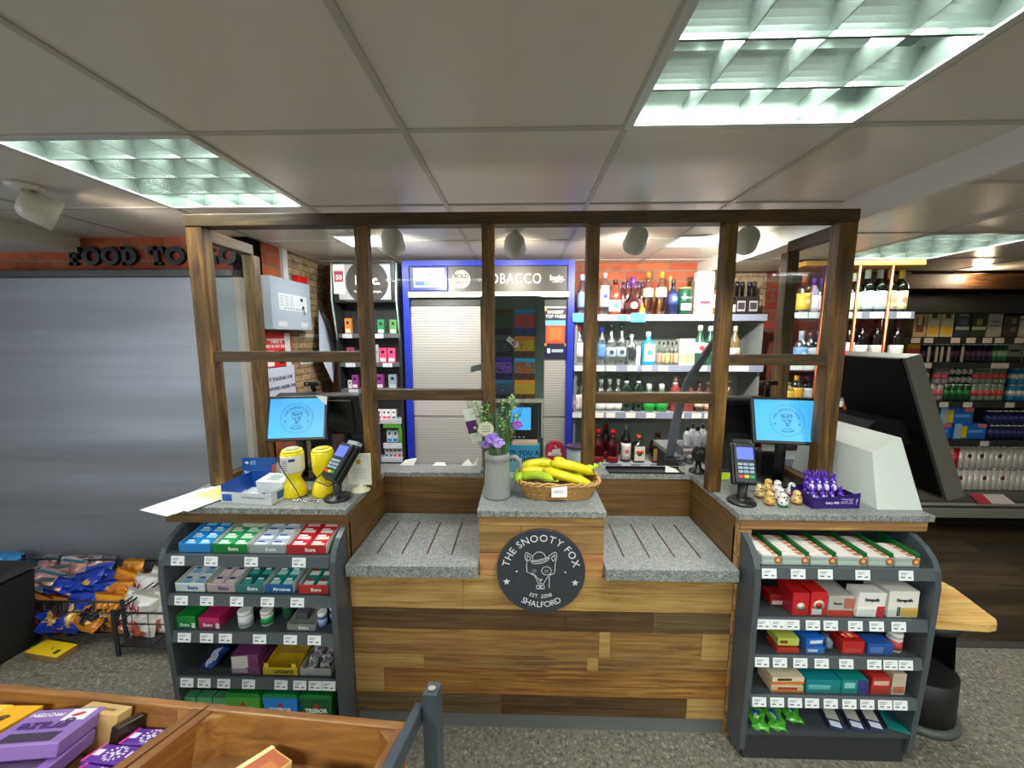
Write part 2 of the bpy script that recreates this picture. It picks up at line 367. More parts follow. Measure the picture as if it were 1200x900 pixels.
def spotlight(x, y, z, yaw, tilt, label, power, warm, blend=.6):
    t = T('spotlight', label, 'spotlight', (x, y, z), yaw); G = mat('#cfcabf', .4)
    MB().lathe([(.05, 0), (.05, -.012), (.042, -.02), (1e-6, -.02)], n=20).obj('ceiling_plate', G, t)
    MB().tube([(0, 0, -.015), (0, .0, -.05), (0, .012, -.072)], .014, 10).obj('arm', G, t)
    M = Euler((tilt, 0, 0)).to_matrix(); o = Vector((0, .012, -.075))
    MB().lathe([(1e-6, -.04), (.03, -.036), (.046, -.024), (.053, -.006), (.055, .02), (.06, .065), (.056, .066), (.042, .03), (1e-6, .025)], o, 20, M).obj('lamp_head', G, t)
    MB().lathe([(1e-6, .05), (.045, .05)], o, 16, M).obj('bulb', mat('#fff0d8', .3, 0, 14), t)
    l = bpy.data.lights.new('spot_lamp', 'SPOT'); l.energy = power; l.color = warm; l.spot_size = R(130); l.spot_blend = 1; l.shadow_soft_size = .03
    lo = bpy.data.objects.new('spot_lamp', l); d = Euler((tilt, 0, yaw)).to_matrix() @ Vector((0, 0, 1))
    lo.location = Vector((x, y, z)) + Euler((0, 0, yaw)).to_matrix() @ o + d * .085; lo.rotation_euler = (-d).to_track_quat('Z', 'Y').to_euler(); col.objects.link(lo)
    return t
WARM = (1, .86, .7); NEUT = (1, .93, .86)
spotlight(-1.84, 1.45, 2.08, R(-35), R(-112), 'white ceiling spotlight at the far left over the roller shutter', 8, NEUT)
spotlight(-.64, 1.94, 2.08, R(14), R(-112), 'white ceiling spotlight behind the screen, left of the shutter sign', 30, NEUT)
spotlight(-.04, 2.05, 2.08, R(0), R(-106), 'white ceiling spotlight in front of the tobacco sign', 20, WARM)
spotlight(.56, 1.95, 2.08, R(-4), R(-112), 'white ceiling spotlight behind the screen facing the spirits shelves', 44, NEUT)
spotlight(1.10, 1.97, 2.08, R(-16), R(-110), 'white ceiling spotlight at the right end behind the screen', 52, NEUT)
def fill_panel(x, y, label, p):  # fill lights added to brighten the space behind the screen
    t = T('fill_panel', label, 'ceiling light', (x, y, 2.0795)); MB().bb(-.13, .13, -.13, .13, -.008, -.001, b=.002).obj('panel_frame', mat('#d4d4d0', .4), t); MB().bb(-.115, .115, -.115, .115, -.0095, -.0082).obj('diffuser', mat('#f8fbff', .4, 0, 1.6), t)
    area('fill_lamp', (x, y, 2.068), .22, .22, p, (1, .97, .94))
fill_panel(-.93, 2.3, 'small square fill light added in the ceiling behind the screen on the left', 6); fill_panel(1.0, 2.36, 'small square fill light added in the ceiling behind the screen on the right', 7)
t = T('downlight', 'small round recessed downlight glowing between the dark beams', 'downlight', tuple(W(1150, 315, 3.0)))
MB().lathe([(.05, .01), (.062, 0), (.05, -.006), (.042, 0)], n=18).obj('rim', mat('#b08850', .3, .8), t)
MB().lathe([(1e-6, .0), (.044, .0)], n=18).obj('bulb', mat('#ffe8c8', .3, 0, 18), t)
pl = bpy.data.lights.new('downlight_lamp', 'POINT'); pl.energy = 4; pl.color = (1, .8, .55); pl.shadow_soft_size = .04
po = bpy.data.objects.new('downlight_lamp', pl); po.location = W(1150, 322, 2.9); col.objects.link(po)
w = bpy.data.worlds.new('world'); sc.world = w; w.use_nodes = True; w.node_tree.nodes['Background'].inputs[0].default_value = (.5, .5, .52, 1); w.node_tree.nodes['Background'].inputs[1].default_value = .25
# ================================================================ COUNTER
F = 1.32
ct = T('shop_counter', 'middle of the shop counter clad in reclaimed wood planks with bag shelves', 'counter', (0, F, 0))
RX = .772
def cp(name, B, m, p=None): return B.obj(name, m, p or ct)
cp('plinth', MB().bb(-.64, RX, .012, .45, 0, .069), mat('#6c6f6e', .5))
def wv(i, a, b, c, k=(1.6, 3, 34)): return wood('reclaimed_plank_%d' % i, a, b, c, k, 1.3 + .17 * i, .5, .2)
PW = [wv(1, '#3c2b1b', '#5e4629', '#7c6240'), wv(2, '#5e4526', '#8e703e', '#ae9056'), wv(3, '#86693c', '#ad9058', '#c2a874'), wv(4, '#5e3d1a', '#976e34', '#ba9350'), wv(5, '#4c3c29', '#6e5b3f', '#8a7654')]
rows = [(.07, .155, [(.40, 4), (.90, 0), (1, 2)]), (.155, .262, [(.08, 2), (1, 3)]), (.262, .318, [(.19, 2), (.63, 1), (.66, 2), (1, 1)]), (.318, .425, [(.66, 1), (.69, 2), (.93, 1), (1, 2)]), (.425, .51, [(.57, 0), (.80, 0), (1, 4)]), (.51, .645, [(.3, 2), (1, 2)])]
B = MB().bb(-.64, RX, .004, .36, .07, .645)
for z0, z1, L in rows:
    u = 0
    for v, m in L: B.m(m).bb(-.64 + u * (RX + .64) + .0006, -.64 + v * (RX + .64) - .0006, 0, .0039, z0 + .0006, z1 - .0006); u = v
cp('front_panel', B, PW)
cp('centre_block', MB().bb(-.155, .299, .001, .49, .646, .876), PLANKLIGHT)
cp('back_panel', MB().bb(-.64, -.156, .385, .49, .646, .876), PLANKDARK); cp('back_panel', MB().bb(.30, RX, .385, .49, .646, .876), PLANKDARK)
cp('worktop', MB().bb(-.16, .304, -.008, .5, .8765, .9, b=.002), GRANITE)
cp('worktop', MB().bb(-.637, -.1605, .38, .5, .8765, .9, b=.002), GRANITE); cp('worktop', MB().bb(.3045, RX - .003, .38, .5, .8765, .9, b=.002), GRANITE)
for (x0, x1, xi, o0, o1, P, lab) in ((-1.32, -.642, -.66, -1.335, -.6375, PLANKDARK, 'left'), (RX + .002, 1.43, RX + .02, RX - .0025, 1.445, PLANKLIGHT, 'right')):
    w = T('counter_worktop', 'grey granite worktop with wooden edging at the %s end of the counter' % lab, 'worktop', (0, F, 0))
    cp('granite_slab', MB().bb(o0, o1, -.008, .5, .8765, .9, b=.002), GRANITE, w)
    cp('fascia', MB().bb(x0, x1, 0, .018, .838, .876), P, w)
    c = T('counter_cabinet', 'dark cabinet behind the sweet stand at the %s end of the counter' % lab, 'cabinet', (0, F, 0))
    cp('carcass', MB().bb(x0 + .002, x1 - .002, .14, .49, .0, .836), CHARD, c)
    e = (x0, x0 + .018) if x0 > 0 else (x1 - .018, x1)
    cp('side_panel', MB().bb(e[0], e[1], .019, .49, .646, .8755), PLANKDARK, w); cp('corner_post', MB().bb(e[0] - (.0 if x0 > 0 else .012), e[1] + (.03 if x0 > 0 else 0), .0, .03, .0, .836), P, c)
w = T('return_counter', 'grey topped return of the counter running back behind the right till', 'counter', (0, F, 0))
cp('granite_slab', MB().bb(.80, 1.30, .501, .98, .8765, .9, b=.002), GRANITE, w); cp('carcass', MB().bb(.82, 1.28, .501, .96, 0, .876), CHARD, w)
def bag_shelf(x0, x1, gx):
    s = cp('bag_shelf', MB().bb(x0, x1, -.035, .384, .655, .70, b=.002), GRANITE)
    for a, b in gx:
        MB().hexa([(a - .003, .045, .7003), (a + .003, .045, .7003), (b + .003, .30, .7003), (b - .003, .30, .7003), (a - .003, .045, .7012), (a + .003, .045, .7012), (b + .003, .30, .7012), (b - .003, .30, .7012)]).obj('groove', mat('#5c4138', .35, .4), s)
bag_shelf(-.639, -.157, [(x, x) for x in (-.55, -.455, -.36, -.265)])
bag_shelf(.301, RX - .001, [(x, x) for x in (.385, .48, .575, .67)])
# ---------------------------------------------------------------- fox emblem (line drawing) used on the sign and the two screens
def emblem(B, Rr, lw, y=0, stars=True, rim=False):
    def N(L): return [((x - 475) / 325 * Rr, (460 - yy) / 325 * Rr) for x, yy in L]
    w = lw
    for L, c in (([(370, 395), (372, 460), (400, 474), (430, 490), (446, 525), (455, 550), (495, 552), (512, 520), (530, 490), (575, 465), (580, 385)], 0),
                 ([(375, 385), (357, 350), (360, 318), (368, 308), (385, 316), (415, 340)], 0), ([(372, 362), (374, 328), (400, 352), (385, 375)], 1),
                 ([(580, 385), (590, 345), (588, 312), (578, 304), (560, 312), (530, 335)], 0), ([(578, 358), (574, 324), (550, 348), (563, 374)], 1),
                 ([(415, 366), (413, 345), (424, 322), (444, 306), (464, 303), (487, 310), (502, 326), (509, 346)], 0),
                 ([(400, 372), (412, 394), (440, 396), (490, 386), (522, 370), (536, 352), (528, 340), (506, 352), (460, 366), (420, 372)], 1),
                 ([(414, 380), (450, 380), (500, 368), (528, 348)], 0),
                 ([(388, 468), (424, 476), (446, 502), (470, 540)], 0), ([(455, 520), (485, 518), (470, 535)], 1),
                 ([(537, 480), (536, 585)], 0), ([(552, 440), (548, 470), (536, 482)], 0),
                 ([(443, 566), (500, 566), (500, 592), (443, 592)], 1), ([(462, 570), (482, 588)], 0), ([(462, 588), (482, 570)], 0)):
        B.rib(N(L), w, y, c)
    for cx, cy, rx, ry in ((425, 451, 13, 9), (425, 451, 4, 4), (517, 453, 14, 9), (517, 453, 4, 4), (515, 450, 35, 33)):
        B.rib(N([(cx + rx * math.cos(2 * PI * i / 16), cy + ry * math.sin(2 * PI * i / 16)) for i in range(16)]), w, y, 1)
    for cx in (-.775, .775):
        P = []
        for i in range(10):
            r = .085 * Rr if i % 2 == 0 else .036 * Rr; a = PI / 2 + i * PI / 5; P.append((cx * Rr + r * math.cos(a), -.25 * Rr + r * math.sin(a)))
        B.prism(P, 'y', y - .0006, y)
    return B
def put_words(parent, m, Rr, y, M=None):
    for k in range(3):
        B = MB()
        if k == 0: ring_text(B, 'THE SNOOTY FOX', .80 * Rr, .235 * Rr, 90, 164, y, bold=.001 * Rr)
        if k == 1: ring_text(B, 'SHALFORD', .80 * Rr, .20 * Rr, 271, 66, y, True)
        if k == 2: ring_text(B, 'EST. 2008', .60 * Rr, .125 * Rr, 270, 50, y, True)
        if M is not None: B.b.transform(M)
        B.obj('lettering', m, parent)
t = T('round_sign', 'round slate-grey sign with a white fox in a hat fixed to the counter front', 'sign', (.071, F - .001, .671))
MB().cyl((0, 0, 0), (0, -.012, 0), .161, n=48).obj('plaque', mat('#34383f', .45), t)
emblem(MB(), .161, .0022, -.0122, False).obj('fox_emblem', mat('#d8dadc', .5), t); put_words(t, mat('#d8dadc', .5), .161, -.0122)
for s in (-1, 1): MB().ell((s * .089, -.013, 0), (.005, .003, .005)).obj('screw', CHROME, t)
# ================================================================ SCREEN ON THE COUNTER
s = T('counter_screen', 'dark-stained timber framed clear safety screen standing on the counter', 'screen', (0, 1.5, .9))
H = 1.085; PX = [-1.262, -.617, -.131, .267, .776, 1.20]
for i, x in enumerate(PX):
    w_ = .032 if i in (0, 5) else .0235
    MB().bb(x - w_, x + w_, 0, .05, .0005, H - .045, b=.003).obj('post', WOODPOST, s)
MB().bb(PX[0] - .032, PX[-1] + .032, -.004, .054, H - .045, H, b=.003).obj('top_rail', WOODBEAM, s)
for a, b, z in ((0, 1, .542), (1, 2, .390), (3, 4, .381), (4, 5, .532)):
    MB().bb(PX[a] + .024, PX[b] - .024, .004, .046, z - .021, z + .021, b=.002).obj('cross_rail', WOODBEAM, s)
for sx in (0, 5):
    x = PX[sx]
    MB().bb(x - .025, x + .025, .285, .335, .0005, H - .09, b=.003).obj('rear_post', WOODPOST, s)
    MB().bb(x - .022, x + .022, .05, .3, H - .09, H - .045, b=.002).obj('side_rail', WOODSIDE, s)
    MB().bb(x - .022, x + .022, .05, .285, .0, .035, b=.002).obj('side_rail', WOODSIDE, s)
    MB().bb(x - .002, x + .002, .05, .285, .035, H - .09).obj('side_pane', GLASS, s)
for a, b, z in ((0, 1, .563), (1, 2, .411), (2, 3, .0), (3, 4, .402), (4, 5, .553)):
    MB().bb(PX[a] + .02, PX[b] - .02, .024, .027, z + .001, H - .044).obj('glass_pane', GLASS, s)
# ================================================================ GOODS HELPERS
def carton(name, label, cat, x0, x1, y0, y1, z0, z1, c, prints=(), text=(), rz=0, rot=None, group=None, rough=.4, bev=.0015, tops=()):
    """a carton standing at its base centre; prints are painted fields (u0,u1,v0,v1,colour) on the front, text is lettering"""
    wx, wy, h = abs(x1 - x0), abs(y1 - y0), z1 - z0; B = MB().bb(-wx / 2, wx / 2, -wy / 2, wy / 2, 0, h, b=bev); ms = [mat(c, rough)]
    k = 0
    for u0, u1, v0, v1, pc in prints:
        ms.append(mat(pc, rough)); k += 1; e = .0004 + .0002 * k
        B.m(len(ms) - 1).bb(-wx / 2 + u0 * wx, -wx / 2 + u1 * wx, -wy / 2 - e, -wy / 2 + .0005, v0 * h, v1 * h)
    for u0, u1, v0, v1, pc in tops:
        ms.append(mat(pc, rough)); k += 1; e = .0004 + .0002 * k
        B.m(len(ms) - 1).bb(-wx / 2 + u0 * wx, -wx / 2 + u1 * wx, -wy / 2 + v0 * wy, -wy / 2 + v1 * wy, h - .0005, h + e)
    o = B.obj(name, ms, None, ((x0 + x1) / 2, (y0 + y1) / 2, z0), rot or (0, 0, rz)); tag(o, label, cat, group)
    for s, size, tc, u, v in text:
        txt(s, size, mat(tc, .5), o, (-wx / 2 + u * wx, -wy / 2 - .0014, v * h), bold=size * .02)
    return o
def pxr(p0, p1, py, Y): return W(p0, py, Y).x, W(p1, py, Y).x
def pxz(py, Y, px=1000): return W(px, py, Y).z
def tub(name, label, cat, x, y, z, r, h, body, lid, band=None, group=None):
    o = MB().lathe([(r * .92, 0), (r, .004), (r, h * .72), (r * .94, h * .76)], n=18).obj(name, mat(body, .35), None, (x, y, z)); tag(o, label, cat, group)
    MB().lathe([(r * 1.02, h * .74), (r * 1.02, h * .97), (r * .95, h)], n=18).obj('lid', mat(lid, .4), o)
    if band: MB().lathe([(r * 1.01, h * .12), (r * 1.012, h * .6)], n=18).obj('wrapper', mat(band, .35), o)
    return o
def cushion(B, w, h, t, seed, crimp=.07, nx=12, ny=15, mi=(0, 1), field=(.18, .82, .2, .75), smooth=False):
    """a filled bag: two bulging skins with flat crimped ends, lying in XY (front up +Z)"""
    r = random.Random(seed); ph = [r.uniform(0, 6.28) for _ in range(6)]
    G = {}
    for side in (1, -1):
        for i in range(nx + 1):
            for j in range(ny + 1):
                u, v = i / nx, j / ny; ex = max(0, 1 - (2 * u - 1) ** 2); vv = min(1, max(0, (v - crimp) / (1 - 2 * crimp))); ey = max(0, 1 - (2 * vv - 1) ** 2)
                z = side * t / 2 * (ex ** .5) * (ey ** .45) * (1 + .16 * math.sin(7 * u + ph[0]) * math.sin(5 * v + ph[1]) + .12 * math.sin(15 * u + ph[2] + 9 * v) + .10 * math.sin(23 * v + ph[4] - 12 * u) + r.uniform(-.10, .10))
                x = (u - .5) * w * (1 - .07 * ey) + .004 * math.sin(11 * v + ph[3]); y = (v - .5) * h + .004 * math.sin(9 * u + ph[4]) * (1 if v in (0, 1) else 0)
                if side == -1 and (i in (0, nx) or j in (0, ny)): G[(side, i, j)] = G[(1, i, j)]; continue
                G[(side, i, j)] = B.b.verts.new((x, y, z))
        for i in range(nx):
            for j in range(ny):
                q = [G[(side, i, j)], G[(side, i + 1, j)], G[(side, i + 1, j + 1)], G[(side, i, j + 1)]]
                u, v = (i + .5) / nx, (j + .5) / ny; B.mi = mi[0]
                if side == 1:
                    d = ((u - (field[0] + field[1]) / 2) / ((field[1] - field[0]) / 2)) ** 2 + ((v - (field[2] + field[3]) / 2) / ((field[3] - field[2]) / 2)) ** 2
                    if d < 1.5 + .5 * math.sin(9 * u + ph[1]): B.mi = mi[1] if math.sin(11 * u + ph[0]) + math.sin(13 * v + ph[2]) > -.5 or len(mi) < 3 else mi[2]
                    if len(mi) > 2 and (v > .86 or v < .08): B.mi = mi[2]
                if side == -1: q = q[::-1]
                B._f(q, smooth)
    return B
def bag(name, label, cat, loc, rot, w, h, t, cols, seed, group=None, rough=.25, field=(.15, .85, .15, .6), txts=()):
    o = cushion(MB(), w, h, t, seed, mi=tuple(range(len(cols))), field=field).obj(name, [mat(c, rough, .15, 0, .8) for c in cols], None, loc, rot); tag(o, label, cat, group)
    for s, size, c, y in txts: txt(s, size, mat(c, .5), o, (0, y * h, t * .53), (0, 0, 0), bold=size * .02)
    return o
# ================================================================ GUM AND SWEET STANDS
def stand(label, x0, x1, rails, base, tickets):
    t = T('display_stand', label, 'display stand', (0, F, 0))
    prof = [(.13, .03), (.13, .834), (.03, .834), (-.005, .828), (-.045, .808), (-.075, .78), (-.092, .745), (-.1, .69), (-.098, .4), (-.085, .05), (-.075, .03)]
    for a in (x0, x1 - .02): MB().prism(prof, 'x', a, a + .02).obj('side_panel', mat('#474d52', .42), t)
    MB().bb(x0 + .02, x1 - .02, .11, .128, .03, .815).obj('back_panel', CHARD, t)
    MB().bb(x0 + .02, x1 - .02, -.085, .11, base - .022, base - .002).obj('base_tray', CHAR, t)
    MB().bb(x0 + .02, x1 - .02, -.075, -.06, .0, base - .024).obj('kick_plate', CHARD, t)
    for z, tk in zip(rails, tickets):
        sh = MB().bb(x0 + .02, x1 - .02, -.085, .108, z + .012, z + .018).obj('shelf', CHAR, t)
        MB().prism([(-.085, z + .02), (-.092, z + .02), (-.098, z - .018), (-.09, z - .018)], 'x', x0 + .0205, x1 - .0205).obj('ticket_rail', mat('#50565b', .35), sh)
        MB().bb(x0 + .022, x1 - .022, -.086, -.0845, z + .0185, z + .052).obj('clear_lip', ACRYL, sh)
        for px, py in tk:
            x = W(px, py, 1.222).x; B = MB(); wv = .0238
            B.prism([(-.0932, z + .0155), (-.0942, z + .0155), (-.0992, z - .0165), (-.0982, z - .0165)], 'x', x - wv, x + wv); B.m(1)
            for a, b, c in ((-.018, .006, .009), (-.018, -.004, -.004), (.006, .016, -.005), (-.018, .0, .004)):
                zz = z + c; yy = -.0942 - (z + .0155 - zz) * .156 - .0004
                B.poly([(x + a, yy, zz), (x + b, yy, zz), (x + b, yy - .0006, zz - (.0014 if c > 0 else .004)), (x + a, yy - .0006, zz - (.0014 if c > 0 else .004))])
            B.obj('price_ticket', [TAGP, TAGI], sh)
    return t
LR = [.746, .596, .452, .272]; RR = [.733, .547, .404, .250]; LB, RB = .105, .128
stand('dark grey sweet stand with curved sides under the left end of the counter', -1.272, -.645, LR, LB,
      [[(x, 660) for x in (208, 247, 294, 350)], [(x, 706) for x in (212, 242, 277, 313, 348)], [(x, 752) for x in (216, 242, 264, 304, 340, 368)], [(x, 804) for x in (219, 239, 262, 291, 329, 351, 369, 385)]])
stand('dark grey sweet stand with curved sides under the right end of the counter', .785, 1.395, RR, RB,
      [[(x, 671) for x in (902, 936, 968, 1012, 1063)], [(x, 734) for x in (895, 912, 929, 953, 974, 1003, 1028, 1054)], [(x, 781) for x in (893, 914, 938, 963, 992, 1025, 1044, 1062)], [(x, 825) for x in (890, 911, 932, 952, 974, 996, 1017, 1038, 1056)]])
YF = 1.245
def deck(z): return z + .0183
def tray(label, p0, p1, py, z, front, side, back, d=.15, hf=.034, hb=.062, word=None, wc='#ffffff', group=None, cat='tray'):
    x0, x1 = pxr(p0, p1, py, YF); w = x1 - x0; t = T('gum_tray', label, cat, ((x0 + x1) / 2, YF, z)); a = w / 2
    MB().bb(-a, a, 0, .0012, 0, hf).bb(-a, a, 0, d, 0, .0012).obj('front_flap', mat(front, .4), t)
    for s in (-1, 1): MB().prism([(0.0013, 0.0013), (d, 0.0013), (d, hb), (0.0013, hf)], 'x', s * a - (.0012 if s > 0 else 0), s * a + (.0012 if s < 0 else 0)).obj('side_wall', mat(side, .5), t)
    MB().bb(-a + .0013, a - .0013, d - .0012, d, .0013, hb).obj('back_flap', mat(back, .5), t)
    if word: txt(word, .017, mat(wc, .5), t, (0.1 * w, -.0008, hf * .45), bold=.0004)
    return t, (x0 + x1) / 2, w
def packs(cx, w, z, cols, label, group, nx=2, ny=4, d=.15, lift=.018, h=.014, cat='gum packet', name='gum_packet', drop=()):
    pw = (w - .006) / nx; pd = (d - .012) / ny; B = MB().bb(-pw / 2 + .0012, pw / 2 - .0012, -pd / 2 + .0008, pd / 2 - .0008, 0, h, b=.002); B.m(1).bb(-pw * .34, pw * .34, -pd * .36, pd * .05, h - .0004, h + .0005); B.m(2).bb(-pw * .34, pw * .1, pd * .12, pd * .3, h - .0004, h + .0004)
    first = None; k = math.atan(.028 / .15)
    for i in range(nx):
        for j in range(ny):
            if (i, j) in drop: continue
            p = (cx - w / 2 + .003 + pw * (i + .5), YF + .005 + pd * (j + .5), z + .0016 + lift * .55 + (j + .5) * pd * math.tan(k)); r = (k, 0, rnd.uniform(-.04, .04))
            if first is None: first = tag(B.obj(name, [mat(c, .25) for c in cols], None, p, r), label, cat, group)
            else: dup(first, p, rot=r)
def gum(label, p0, p1, py, z, cols, front, word, nx=2, ny=4, col=None, side='#d8d8d2', back='#d8d4c4', drop=(), **k):
    t, cx, w = tray(label, p0, p1, py, z, front, side, back, word=word, **k)
    MB().bb(-w / 2 + .003, w / 2 - .003, .004, .146, .0014, .009).obj('card_insert', mat('#b8b2a0', .7), t)
    packs(cx, w, z, cols, col or ('chewing gum packet lying in the ' + ('second shelf ' if 'second' in label else 'top shelf ') + label.split(' gum tray')[0] + ' tray'), label[:60], nx, ny, drop=drop)
d = deck(LR[0])
gum('bright blue gum tray at the left of the top shelf on the left stand', 210, 246, 645, d, ('#1d7fd0', '#8fd0f0', '#ffffff'), '#2a8edb', None, side='#3a9ae0')
gum('green fronted gum tray on the top shelf of the left stand', 249, 290, 645, d, ('#2c9a5c', '#bfe6cc', '#ffffff'), '#158a3c', 'Extra', drop=((0, 3), (1, 3)))
gum('silver grey fronted gum tray on the top shelf of the left stand', 292, 334, 645, d, ('#aeb8c4', '#f2f4f6', '#2a4aa0'), '#a8aeb0', 'Extra')
gum('red fronted gum tray at the right of the top shelf on the left stand', 336, 382, 645, d, ('#c8242e', '#f4d8d8', '#ffffff'), '#c2262c', 'Extra')
d = deck(LR[1])
gum('white fronted gum tray on the second shelf of the left stand', 206, 240, 692, d, ('#e0e6ea', '#88c4e8', '#2050a0'), '#e6e8e6', 'Extra', wc='#2050a0', ny=3)
gum('pink and grey gum tray on the second shelf of the left stand', 243, 275, 692, d, ('#c8b8bc', '#f0d8dc', '#30407a'), '#c4a8a8', 'Extra', wc='#203a90', ny=3)
gum('dark teal gum tray on the second shelf of the left stand', 277, 309, 692, d, ('#17625f', '#4aa8a0', '#e8f0f0'), '#3d7c7c', 'Extra', ny=3)
gum('teal striped gum tray with blue front on the second shelf of the left stand', 311, 343, 692, d, ('#1c8a86', '#b8e4e0', '#ffffff'), '#1a5c9a', 'Airwaves', ny=3)
gum('red fronted gum tray with teal packets at the right of the left stand second shelf', 350, 384, 692, d, ('#2c7a70', '#e4e8e8', '#c02020'), '#c23028', 'Extra', ny=3)
def lb(name, label, cat, p0, p1, pb, pt, z, c, depth=.06, Y=YF, **k):
    x0, x1 = pxr(p0, p1, pb, Y); h = pxz(pt, Y, (p0 + p1) / 2) - z
    return carton(name, label, cat, x0, x1, Y, Y + depth, z, z + max(h, .012), c, **k)
d = deck(LR[2])
lb('pouch_box', 'green gum pouch box at the left of the third shelf on the left stand', 'box', 208, 230, 741, 722, d, '#14853c', .09, prints=[(.8, .98, .05, .45, '#e8e8dc')], text=[('Extra', .016, '#ffffff', .45, .3)])
lb('pouch_box', 'magenta gum pouch box beside the green one on the left stand', 'box', 234, 258, 741, 724, d, '#b8225c', .09, prints=[(.82, .99, .05, .5, '#e8e8dc')], text=[('Extra', .016, '#ffffff', .45, .35)])
x = lambda px, py: W(px, py, YF + .02).x
tub('gum_tub', 'white lidded tub of gum standing on the third shelf of the left stand', 'tub', x(288, 735), YF + .025, d, .024, .062, '#e8eaea', '#dfe0dc', '#c8ccd2')
tub('gum_tub', 'tub of gum with green band and pale lid on the left stand', 'tub', x(311, 735), YF + .035, d, .021, .056, '#e8e4e0', '#e4ded6', '#2a9a58')
tub('gum_tub', 'dark green tub standing at the back of the left stand third shelf', 'tub', x(328, 728), YF + .07, d, .019, .05, '#1e4a34', '#2a5a40')
tray('shallow grey sweet tray on the third shelf of the left stand', 337, 369, 742, d, '#8d8b88', '#a8a49c', '#b8b2a4', d=.11, hf=.026, hb=.03, word='Extra')
lb('mint_tin', 'small dark mint tin standing in the shallow grey tray', 'tin', 345, 361, 733, 719, d + .002, '#5a5a60', .03, Y=YF + .05)
tub('gum_tub', 'blue speckled tub with white cap on the left stand', 'tub', x(378, 738), YF + .025, d, .016, .06, '#2c3e8a', '#eceeee', '#8fa4d0')
tub('gum_tub', 'blue tub with white cap at the right edge of the left stand', 'tub', x(387, 738) - .004, YF + .06, d, .015, .056, '#27397c', '#eceeee', '#a8b8dc')
d = deck(LR[3])
o = cushion(MB(), .05, .085, .03, 3).obj('mint_packet', [mat('#1c3f9c', .3), mat('#c8d4ec', .3)], None, (W(241, 788, YF).x, YF + .05, d + .022), (R(22), 0, R(-14))); tag(o, 'blue twisted packet of mints lying on the fourth shelf of the left stand', 'packet')
lb('lozenge_box', 'mauve lozenge box lying flat at the bottom of a pair on the left stand', 'box', 271, 304, 793, 782, d, '#8a4a78', .1, prints=[(.05, .6, .2, .8, '#c8a8c0')])
lb('lozenge_box', 'mauve and white lozenge box stacked on top of another on the left stand', 'box', 271, 300, 781, 768, d + .021, '#7a3c6a', .085, rz=.12, prints=[(.02, .62, .05, .95, '#d8d4d4')])
t, cx, w_ = tray('yellow throat sweet tray with a dark word on the left stand fourth shelf', 309, 349, 796, d, '#e6c428', '#d8b830', '#a89040', d=.1, hf=.03, hb=.042, word='LOCKETS', wc='#3a2c10', cat='tray')
for s_ in (-1, 1): MB().bb(s_ * w_ * .4 - .008, s_ * w_ * .4 + .008, .0003, .0016, .031, .046).obj('corner_tab', mat('#f0d43a', .4), t)
t, cx, w_ = tray('white sachet tray at the right of the left stand fourth shelf', 352, 388, 794, d, '#bdb4b4', '#c8c4c0', '#b0aaa4', d=.1, hf=.03, hb=.035)
for i in range(5):
    bag('sweet_sachet', 'silver white sachet heaped in the white sachet tray', 'sachet', (cx + (i % 2 - .5) * w_ * .42, YF + .02 + .016 * i, d + .024 + .006 * (i % 3)), (R(28), R(6 * (i % 3 - 1)), R(18 * (i % 2) - 9)), .034, .05, .014, ('#d4d4d4', '#8a8088'), i, 'silver sachets in the tray', field=(.2, .8, .3, .7))
for i in range(3):
    p = 222 + 19 * i; x0, x1 = pxr(p - 9, p + 8, 830, YF)
    o = MB().bb(-(x1 - x0) / 2, (x1 - x0) / 2, 0, .03, 0, .085, b=.004).obj('mint_box', ACRYL, None, ((x0 + x1) / 2, YF, LB)); tag(o, 'clear box of white mints with green top at the foot of the left stand', 'mint box', 'clear mint boxes')
    MB().bb(-(x1 - x0) / 2 + .002, (x1 - x0) / 2 - .002, .002, .028, .002, .055).obj('mints', mat('#dfe6dc', .6), o); MB().bb(-(x1 - x0) / 2 - .0005, (x1 - x0) / 2 + .0005, -.0005, .0305, .06, .0855).obj('label_band', mat('#5aa070', .4), o)
for p0, p1, c, c2, lab in ((268, 308, '#4aa62c', '#0f8a34', 'lime green mint box with dark green lid at the foot of the left stand'), (311, 351, '#1c86d4', '#0f8a4c', 'bright blue mint box with green lid at the foot of the left stand'), (354, 391, '#0c5a30', '#12803a', 'dark green mint box at the right foot of the left stand')):
    x0, x1 = pxr(p0, p1, 832, YF); a = (x1 - x0) / 2
    o = MB().prism([(-a * .86, 0), (a * .86, 0), (a, .10), (-a, .10)], 'y', 0, .1).obj('mint_box', mat(c, .35), None, ((x0 + x1) / 2, YF - .01, LB)); tag(o, lab, 'mint box')
    MB().prism([(-a, .1002), (a, .1002), (a, .112), (a * .8, .118), (-a * .8, .118), (-a, .112)], 'y', 0, .1).obj('lid', mat(c2, .35), o)
    txt('TREBOR', .022, WHITE, o, (0, -.001, .052), bold=.0008); MB().prism([(-.012, .066), (.012, .066), (0, .084)], 'y', -.0012, 0).obj('red_mark', RED, o)
